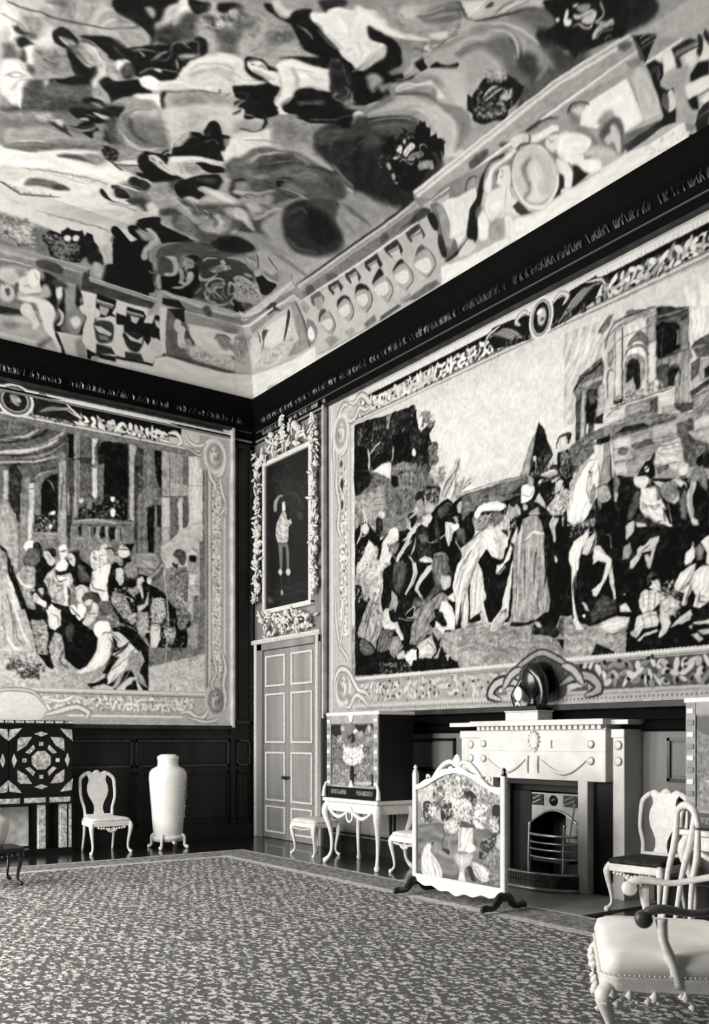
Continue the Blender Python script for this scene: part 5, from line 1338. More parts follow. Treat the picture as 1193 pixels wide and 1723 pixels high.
COVEB = '''
P 60 2.6 1320 1265 -1327 948 -3071 -1994 4136 -680
C 90 11.9 1144 666 -110 72 -81 58 -113 21 -102 -31 -40 -140 -43 -153 -66 -62 92 -88 169 32 222 5
C 90 18.8 1100 596 -64 46 -100 27 -95 23 -38 -19 24 -81 77 -22 125 -78 39 -16
C 80 19.6 1101 602 -63 23 -28 -23 46 -64 27 -4
S 40 3.7 8.9 1035 488 -46 18 -36 17 -48 26
D 22 7.8 30 50 1000 517 -78 39 -4 -13 76 -44
S 58 4.7 5.5 1038 457 -94 0 -78 -2 -79 3
D 31 5 45 60 944 457 -141 -1 5 -9 135 5
S 62 4.6 4.4 990 458 -99 2
S 64 5.4 6.6 829 509 -80 22 -67 39
C 6 2.7 660 556 -7 22 -17 13 -16 -38 27 -19
D 40 5.7 40 66 1042 387 -113 17 -3 -11 108 -42
C 78 22.1 753 621 -81 -1 -49 1 40 -54 15 -55 27 -16
C 6 2.7 661 559 -10 29 -40 33 -26 -43 63 -45
C 90 17.2 1054 421 -358 223 25 -144 -22 -80 -41 -44 21 -38 18 3 65 92 72 -4 78 -29 71 -9 45 1 17 -7
C 82 25.5 919 476 -56 41 -175 108 -7 -38 80 -110 81 -23
S 58 3.6 4.5 946 450 -72 6 -85 6 -47 5 -29 -11
D 44 4.6 40 60 913 455 -83 11 -104 3 -3 -8 104 -5 83 -12
C 50 13.6 1045 385 -42 12 -92 -2 -71 -22 22 -69 56 0 107 -10
D 198 16.1 20 88 1033 380 -36 20 -68 -7 -24 -76 76 -13 33 11
D 88 13.7 60 95 1007 353 -59 37 -13 -48 51 -17
C 46 20.7 928 373 -42 17 -17 -88 38 5
P 4 2.6 902 364 -8 13 -8 15 -36 -3 2 10 -10 17 -3 10 -8 -7 -16 1 -15 4 -7 9 -15 -25 -1 21 -19 -3 -15 -25 -18 -14 -15 -20 -15 -20 -8 -12 4 -13 15 7 13 0 5 -20 18 12 8 12 14 -24 32 -5 49 -3 17 3 16 31 19 12
D 88 14.2 18 62 897 375 -47 4 -42 -33 -11 -38 56 -5
C 94 2.9 837 379 -3 12 -11 3 -8 -9 1 -12 12 -3
C 92 3 812 389 -3 13 -11 2 -6 -9 2 -13 10 -3
S 48 2.2 5.2 879 353 -22 -6 -18 -7 -19 -8
S 50 2.2 5.4 848 370 -14 -5 -19 -22 -38 9
D 44 10.2 30 64 829 362 -45 12 -7 -22 30 -38
S 60 2.1 3.9 863 309 -66 -1
C 76 14.8 722 388 -28 17 -40 -38 10 -24 28 -5 2 19 21 13
C 6 3.2 711 464 5 24 -13 8 -29 -20 -25 -20 -17 -11 -9 31 34 10 16 29 -14 18 -24 -18 -25 -17 -16 -6 -91 -235 91 6 76 4 11 23 -1 38 -32 21 10 27 28 32 4 34
C 52 15.4 679 411 -7 27 -15 -17 -2 -28 11 -4
C 50 15.1 655 393 -11 16 -15 -27 10 -35 11 6
C 18 15.8 697 427 -2 38 -14 -37
C 70 13.1 647 515 -19 -4 -23 7 -14 -32 21 -4
C 58 12 585 417 0 31 -6 9 -22 -52 13 -16
C 5 2.7 661 558 -11 25 -13 10 -30 -68 33 3
C 45 11.1 611 332 -10 8 -9 -12 11 -8
C 60 17.8 762 301 -12 32 -30 -28 -36 22 -5 -45 7 -7 44 5
C 72 14.3 724 318 -27 9 -18 -45 26 1
C 30 28.1 601 703 -236 169 -57 -97 -6 -87 -43 -76 57 -71 67 -53 48 40 34 33 60 14
C 66 14 583 578 -13 19 -32 -4 -43 -6 -37 -12 -24 -40 7 -14 31 35 46 5 36 2
C 3 3.2 698 477 -41 -19 -21 -9 -25 34 -6 27 -19 -13 2 -57 -8 -44 -39 -7 -31 -32 -9 -38 0 -38 124 -10
C 3 3.7 661 558 -9 33 -40 33 -20 -34 -67 -15 -50 -12 -13 -9 30 -31 39 -33 25 9 28 33 42 -2
C 3 3.5 666 503 -2 26 -16 3 -18 -22 -20 -19 -1 -22 34 10
C 62 13 646 512 -23 11 -38 -18 -1 -22 18 -10 24 16
C 70 6.3 621 533 -12 18 -34 -30 -19 -22 3 -45 12 -25 -7 -27 4 -13 12 7 8 32 -5 41 -6 26 17 21
S 84 2.6 4.9 604 527 -32 -22 2 -58 6 -22
C 32 17.1 552 457 -26 44 -64 53 -44 3 -87 13 -19 -37 65 -57 21 4 57 -16 -10 -42 -11 -48 32 -12 24 -9 32 10 19 49
S 58 4.6 10.3 538 413 11 39 -18 38 -32 29
C 62 11.8 535 397 -1 18 -20 -38 2 -17 12 12
C 28 12 522 420 -42 19 -30 -71 40 -15
C 3 3.2 495 341 -21 18 -32 12 -9 44 16 25 -8 32 -33 10 -24 -32 -20 -61 -21 -27 6 -55 53 -11 51 9 36 -6
C 72 6.1 509 432 -30 14 -28 -32 -9 -32 10 -20 30 -6 -4 12 -20 8 4 21 21 27
C 64 6.1 444 398 -18 2 -17 -39 11 -20 5 25
C 60 6.4 446 435 -1 27 -21 4 -22 -17 -3 -26 13 -12 2 -18 19 22
C 8 3.5 445 462 -19 18 -33 -20 -15 -41 17 6 20 31
C 70 6.1 410 394 -14 12 -16 -24 5 -34 27 -4 8 8 -21 7
S 70 2.4 8 436 320 -29 12 -18 25
C 64 5.8 503 338 -9 14 -21 -44 11 -8
S 50 1.8 3 514 355 -9 -37 -19 -14
S 60 1.8 3.8 538 357 -12 -6 -12 4
C 22 17.2 405 476 -72 43 -102 10 -45 -46 -17 -66 -55 -17 35 -88 170 -5 33 9 -1 66 27 37
S 64 2.8 10.6 385 464 -7 23 -29 17
S 66 2.6 10.3 367 400 -19 -14 -27 14 -10 29
C 66 6.7 352 444 -13 -7 -20 47 -29 -9 -10 -2 38 -40 18 -2
C 70 5.7 331 493 -4 15 -19 -18 11 -6
D 53 10.6 20 80 352 444 -62 48 -7 -21 43 -42
S 66 1.9 6.7 317 349 -4 -20 -44 -22 -41 10 -15 23
S 62 1.9 6.6 296 410 -28 -8 3 -25 17 -6 8 -26 25 14 1 22
S 74 2 6.8 330 367 -12 27 -20 18 -25 1
S 66 1.9 5.6 305 365 -39 -20 -26 -13
S 55 1.9 4.7 283 350 6 44
S 50 1.9 4.5 275 406 -22 -46 -27 -24
S 72 2 6.8 231 357 20 52 -31 -13 -38 -56
S 74 2.1 7.3 247 430 -10 19 -30 0 -40 -18 -49 -33 -8 -16
S 64 2 6.4 192 370 -21 -10 -45 -7 -12 28
D 66 9.8 20 75 313 329 -20 -14 -84 16 -22 41 -71 2 17 -29 31 -22 135 -16
S 60 2.6 8.4 231 357 -24 14 2 -40 -49 -6
C 60 6.6 247 443 -35 9 -46 -29 -53 -31 2 -25 42 -20 47 12
D 66 10.4 12 70 237 433 -31 8 -50 -27 -35 -25 21 -32 54 5
C 8 3.4 197 344 -51 -21 9 -14 23 -7
S 50 2.1 4.1 1026 383 -12 -4 -20 12
D 88 7.4 30 70 1038 384 -41 16 -44 9 -6 -25 83 -32
S 84 2.1 4.5 613 530 -22 -3 -25 -26
S 78 2 4.1 641 503 -19 -4 -22 -10
S 30 2.1 4.2 642 518 -12 0
S 50 2 3.3 443 457 -28 -1 -16 -13
S 28 2 3.4 425 438 -14 0
S 60 1.9 3.6 442 393 -25 -13 -16 -16
S 90 1.9 3.2 397 376 1 23
S 70 1.9 3.4 338 353 8 -29
D 88 7 20 84 339 375 -190 79 -52 -97 76 -36 132 0
D 66 5.9 56 84 321 359 -16 29 -33 13 11 -62 -30 -22
D 176 5 6 76 901 360 -51 19 -68 -9 -16 -52 86 -19
D 88 3.9 4 40 798 417 -53 -11 -50 -73 49 -7
D 110 8 30 94 1027 373 -91 27 -23 -86 92 -5
P 70 2.5 1053 292 -317 10 -16 -27 -243 -11 -3 33 -330 7 -85 211 -29 -10 -13 518 1 144 32 31 9 397 -23 387 -12 0 -21 224 -556 -359 568 -1904 1006 -7
P 52 2.6 1052 287 -323 13 -11 -27 -241 -9 -3 33 -330 7 -85 211 -32 -13 -12 518 1 145 34 33 9 397 4 197 -30 187 -54 -12 1 -250 -5 -206 3 -319 1 -32 -50 -87 7 -291 29 -348 40 10 120 -184 304 -9 40 5 25 -29 243 -6 10 23 297 -1
P 70 1.9 1052 287 -323 13 2 -22 317 -13
P 26 2 744 282 -16 16 -10 -25 -241 -9 -1 -8 7 -30 254 -7
P 68 2.1 718 273 -241 -9 -3 -14 244 9
P 70 2.3 477 260 -2 39 -331 5 -85 211 -32 -22 105 -216 317 -2 7 -25
P 76 2.5 139 305 -80 210 -34 -25 104 -214
S 38 1.9 3 1025 289 -290 2
S 40 1.9 2.8 1024 284 -291 1
S 90 1.9 4 1025 286 -295 2
S 40 2.1 2.9 710 267 -233 -9
S 88 2.1 3.1 721 270 -242 -6
S 45 2.4 3.6 456 284 -320 2 -95 212
S 88 2.4 3.9 471 295 -329 4 -84 207
C 25 7.7 900 271 -35 17 -52 -11 3 -31 59 3
C 30 9 303 276 -17 17 -30 -27 15 -11
S 92 1.9 5.8 1017 247 -103 4 -168 -9
S 30 2 4 746 240 -11 -21
S 92 2 6 741 220 -138 1 -110 0
S 92 2.3 7.2 429 249 -135 2 -170 7 -65 80 -52 109
P 45 4.8 1015 245 -58 5 -190 6 -19 -7 -17 -34 -17 1 -16 -82 16 -57 39 -1 77 -2 37 46 129 -6
C 80 16.2 1010 215 -62 25 -34 -6 -14 -32 57 -20 49 7
C 55 13.1 957 230 -30 4 -5 -22 15 -8
P 62 3 799 234 -41 3 -16 -78 28 -15 13 5
C 58 13.9 771 152 -43 3 -22 -27 13 -44 34 -4
C 92 9.2 757 119 -23 18 -16 -20 19 -21
C 10 8.1 753 235 -18 -21 -23 -6 -6 -19 24 -23 15 13
C 50 5.2 736 198 -17 0 9 -19
P 52 2.3 997 122 -71 7 -9 -49 33 8 45 8
P 14 3.5 996 107 -72 5 -10 -19 32 -8 48 -4
C 72 17.1 993 69 -87 26 -77 -29 -31 -29 -14 -43 101 1 106 -1
P 84 3.1 991 26 -139 2 -55 -12 -109 0 0 -13 303 -5
C 40 15.7 861 17 -33 25 -13 3 33 -37
C 52 15 976 54 -31 11 -25 -5 32 -16
P 84 2.5 796 74 -82 3 -25 -35 -1 -39 75 0 14 39
C 60 16.2 734 56 -34 16 -12 -56 27 -10
P 6 1.9 804 72 -94 10 -3 50 16 -53 56 -1 24 26
C 8 6.7 875 237 -19 10 -36 -15 4 -17 -17 -52 0 -28 13 8 33 24 18 31
C 58 10 878 236 -6 10 -11 -13 6 -14
C 26 10.2 842 218 -14 14 -25 1 -18 -7 1 -13 25 -3 17 3
C 94 2.7 817 207 -18 8 -5 -29 12 -11 9 14
C 8 6.8 798 210 -11 -14 -12 -77 13 -35 18 11 -21 37 16 20 -9 27
S 84 2.1 10.1 799 145 -15 -16 2 -25 11 -11
C 78 9.7 993 208 -41 11 -13 -24 11 -11 11 -3 21 6
C 90 3.3 937 207 -26 12 -5 13 -14 9 -12 -18 -13 -24 -6 -10 3 -9 34 -13 16 -8 21 10
C 96 3.3 914 234 -17 13 -18 -7 -5 -27 9 -18 21 6
S 60 2.1 3.3 894 232 -11 -13
S 50 2.5 3.9 922 184 -15 8 -8 -10
C 70 9.9 863 200 -15 8 -16 -20 5 -17 28 -11 47 -11 24 -7 6 17 -11 7 -33 -3 -31 12
C 82 9.7 993 169 -25 7 -17 -11 -4 -26 19 -13 24 5
C 30 4.9 978 161 -13 6 -4 -17 9 -6
S 20 2 5.7 997 183 -17 -11
C 32 4.9 950 184 -12 4 3 -36 7 9
C 93 6.7 932 146 -39 14 -36 2 -22 -3 -23 -17 -5 -35 15 -23 26 13 15 24 15 20 33 -1
C 90 3.4 921 122 -10 14 -21 -2 -15 -24 -19 -27 7 -17 16 -6 1 17 18 16 21 10
C 94 3.5 844 98 -27 19 -7 -30 -11 -30 -19 -37 4 -18 11 14 16 30 22 15 9 14
C 80 5.1 947 77 -17 12 -25 -2 -21 -7 37 -9
S 36 3.1 7.8 871 111 -19 -23
C 10 2.9 803 64 -12 -1 -28 -60 13 -7 4 28
P 90 1.9 736 218 -60 4 -6 -28 -66 5 6 24 -116 1 -33 -186 210 -18 18 22 20 36 -10 60
P 5 1.9 681 225 -67 -3 -8 -15 11 -32 -19 -4 -33 -4 6 45 -61 -1 -19 -21 -8 -7 -14 -73 28 23 8 15 57 3 2 12 35 -9 7 15 18 -4 20 -10 22 -5 8 -31 3 16 -13 28 13 25
C 90 2.1 731 170 -24 15 -40 -6 -13 -18 16 -14 10 8 25 -7 19 8
P 89 1.9 707 185 -30 3 -5 -52 3 -50 -24 -11 16 -28 27 -2 14 17 0 41 -12 44
P 88 1.9 624 169 -26 -19 -33 -4 -3 -50 -20 -16 11 -28 32 -7 26 36 -18 41 4 24
P 80 1.9 678 209 -64 -4 6 -14 55 6
S 14 0.5 2.9 671 200 -52 -3
S 14 0.5 2.5 669 192 -45 -2
P 74 1.9 665 192 -37 -4 8 -27 23 3
P 82 1.9 568 202 -61 -3 1 -14 57 5
S 14 0.6 2.9 567 198 -56 -3
P 78 2.6 555 186 -38 -3 9 -23 23 -2
C 22 5.4 672 136 -61 11 -11 -43 11 -23 40 -10 17 33
P 82 3.2 675 123 -32 0 -37 -12 7 -10 41 3
P 50 3.8 653 96 -31 3 -11 -14 37 0
P 18 2 659 65 -54 4 -20 -24 72 -13
S 70 1.1 3 655 66 -50 -1
C 12 3.7 556 148 -56 1 -8 -53 25 -32 27 36
P 86 2.6 562 130 -31 -26 -37 4 -8 15 19 -39 43 11
P 34 2 545 71 -47 -2 -16 -22 66 -7
S 72 1.2 3 541 70 -48 -2
P 8 2 689 42 -27 -9 -114 7 -87 3 0 -9 137 -14 63 -2 18 -12 9 6
P 92 2 671 20 -73 0 -137 16 -1 -42 138 0 81 3
C 70 11.1 662 23 -18 -1 8 -15 18 -4
P 88 2 611 218 -41 -2 -4 -33 -72 10 -28 20 -3 -30 -33 53 -33 -149 19 -4 23 -10 2 -35 142 -6
P 8 2.6 603 182 -38 -3 4 33 -61 -1 -13 -14 4 -23 -32 4 -2 31 -28 3 -5 -21 -15 -65 27 11 17 -13 11 -20 28 28 24 2 40 -9 4 24 27 -3
P 84 1.9 570 199 -65 0 -2 -8 65 -2
S 14 0.6 2.5 568 193 -65 0
P 80 2.6 553 186 -37 1 9 -23 19 3
P 80 2.7 466 196 -33 -1 3 -27 15 5
S 14 0.6 2.6 464 194 -29 -1
C 14 5.6 564 125 -69 8 -5 -33 16 -29 28 2 22 24
P 82 3.3 565 129 -20 -8 -34 -9 -21 18 5 -27 43 3
P 20 2 552 64 -60 6 -12 -23 70 -8
S 70 1.2 3 543 67 -52 1
P 84 3.4 463 136 -46 -15 -5 -29 23 -13 27 23
P 10 2 583 42 -137 4 -8 15 0 4 8 -30 137 -5
P 88 2 456 243 -28 3 -31 -155 19 -8
P 40 3.4 428 246 -62 3 -21 -36 -47 -64 12 -42 -43 -17 130 -3
P 12 3.4 423 243 -58 16 -15 -47 19 0 29 15
P 12 2.7 457 275 -59 8 -33 -24 51 -5 34 0
P 46 2.7 414 196 -17 26 -12 -41 22 -10
P 60 2.1 362 250 -227 5 3 -35 97 -6 110 -1
P 50 2.9 231 234 -85 8 -4 -23 44 3
P 90 2.8 335 212 -99 7 -126 -1 -36 19 -33 -106 171 -2 76 18 25 21
C 80 4.6 389 193 -4 23 -20 -3 -9 -34 18 -4
C 84 4.6 367 186 -16 12 -22 -25 -4 -39 29 -7
C 26 5.8 338 188 -38 -30 -4 -17 20 -5 19 22
C 60 5.8 331 159 -20 0 -11 -24 24 -5
C 80 12 315 132 -38 13 -65 -16 -60 14 -45 -8 -45 -8 -25 -13 96 -12 103 -14 52 6
D 132 14.1 50 95 360 156 -45 -24 -103 -3 -104 10 -57 -10 -3 -18 94 -16 114 -7 53 10 54 49
C 40 11.9 320 105 -42 -9 -73 -6 -118 -1 95 -12 124 4
C 58 11.9 220 200 -39 9 -29 -25 4 -24 32 2
S 28 2.5 3.6 221 186 -11 16 -30 5 -24 -10
C 54 6.1 167 180 -47 2 -29 -25 8 -11 47 16
S 94 2.5 8.8 201 150 -38 -3 -23 12
C 52 12.2 139 210 -47 17 -26 -46 23 -33 32 20
D 66 9.7 40 85 138 206 -48 17 -22 -52 31 -25
P 92 2.2 173 216 -48 12 -51 9 65 -27 -2 -23
C 45 6.2 141 141 -54 -2 -15 -15 43 0
P 30 2.1 407 91 -119 3 -158 -5 -101 10 -2 -9 155 -13 124 0 109 2
P 93 1.4 438 65 -42 18 -214 -6 -155 13 -53 21 -10 -61 56 -50 157 0 405 -3 1 35 -142 6
P 74 1.6 144 214 -45 51 -107 150 -34 7 -84 414 -283 -369 80 -145 111 -116 22 51 227 -160 81 -8
C 80 6.4 -19 367 -9 3 -32 -48 -54 -50 23 -27 8 -52 32 -41 50 -25 44 0 -4 47 -43 20 -45 30 4 60
C 58 12.2 142 210 -57 19 -19 -24 19 -42 38 -18
D 66 11.6 50 88 141 206 -59 14 -20 -61 55 -40
C 84 12.3 77 222 -38 0 -18 -53 15 -50 23 50
S 50 1.9 4.6 121 137 -46 -13
P 93 1.5 112 86 -81 11 -133 76 -93 86 -29 -52 94 -94 235 -111
'''
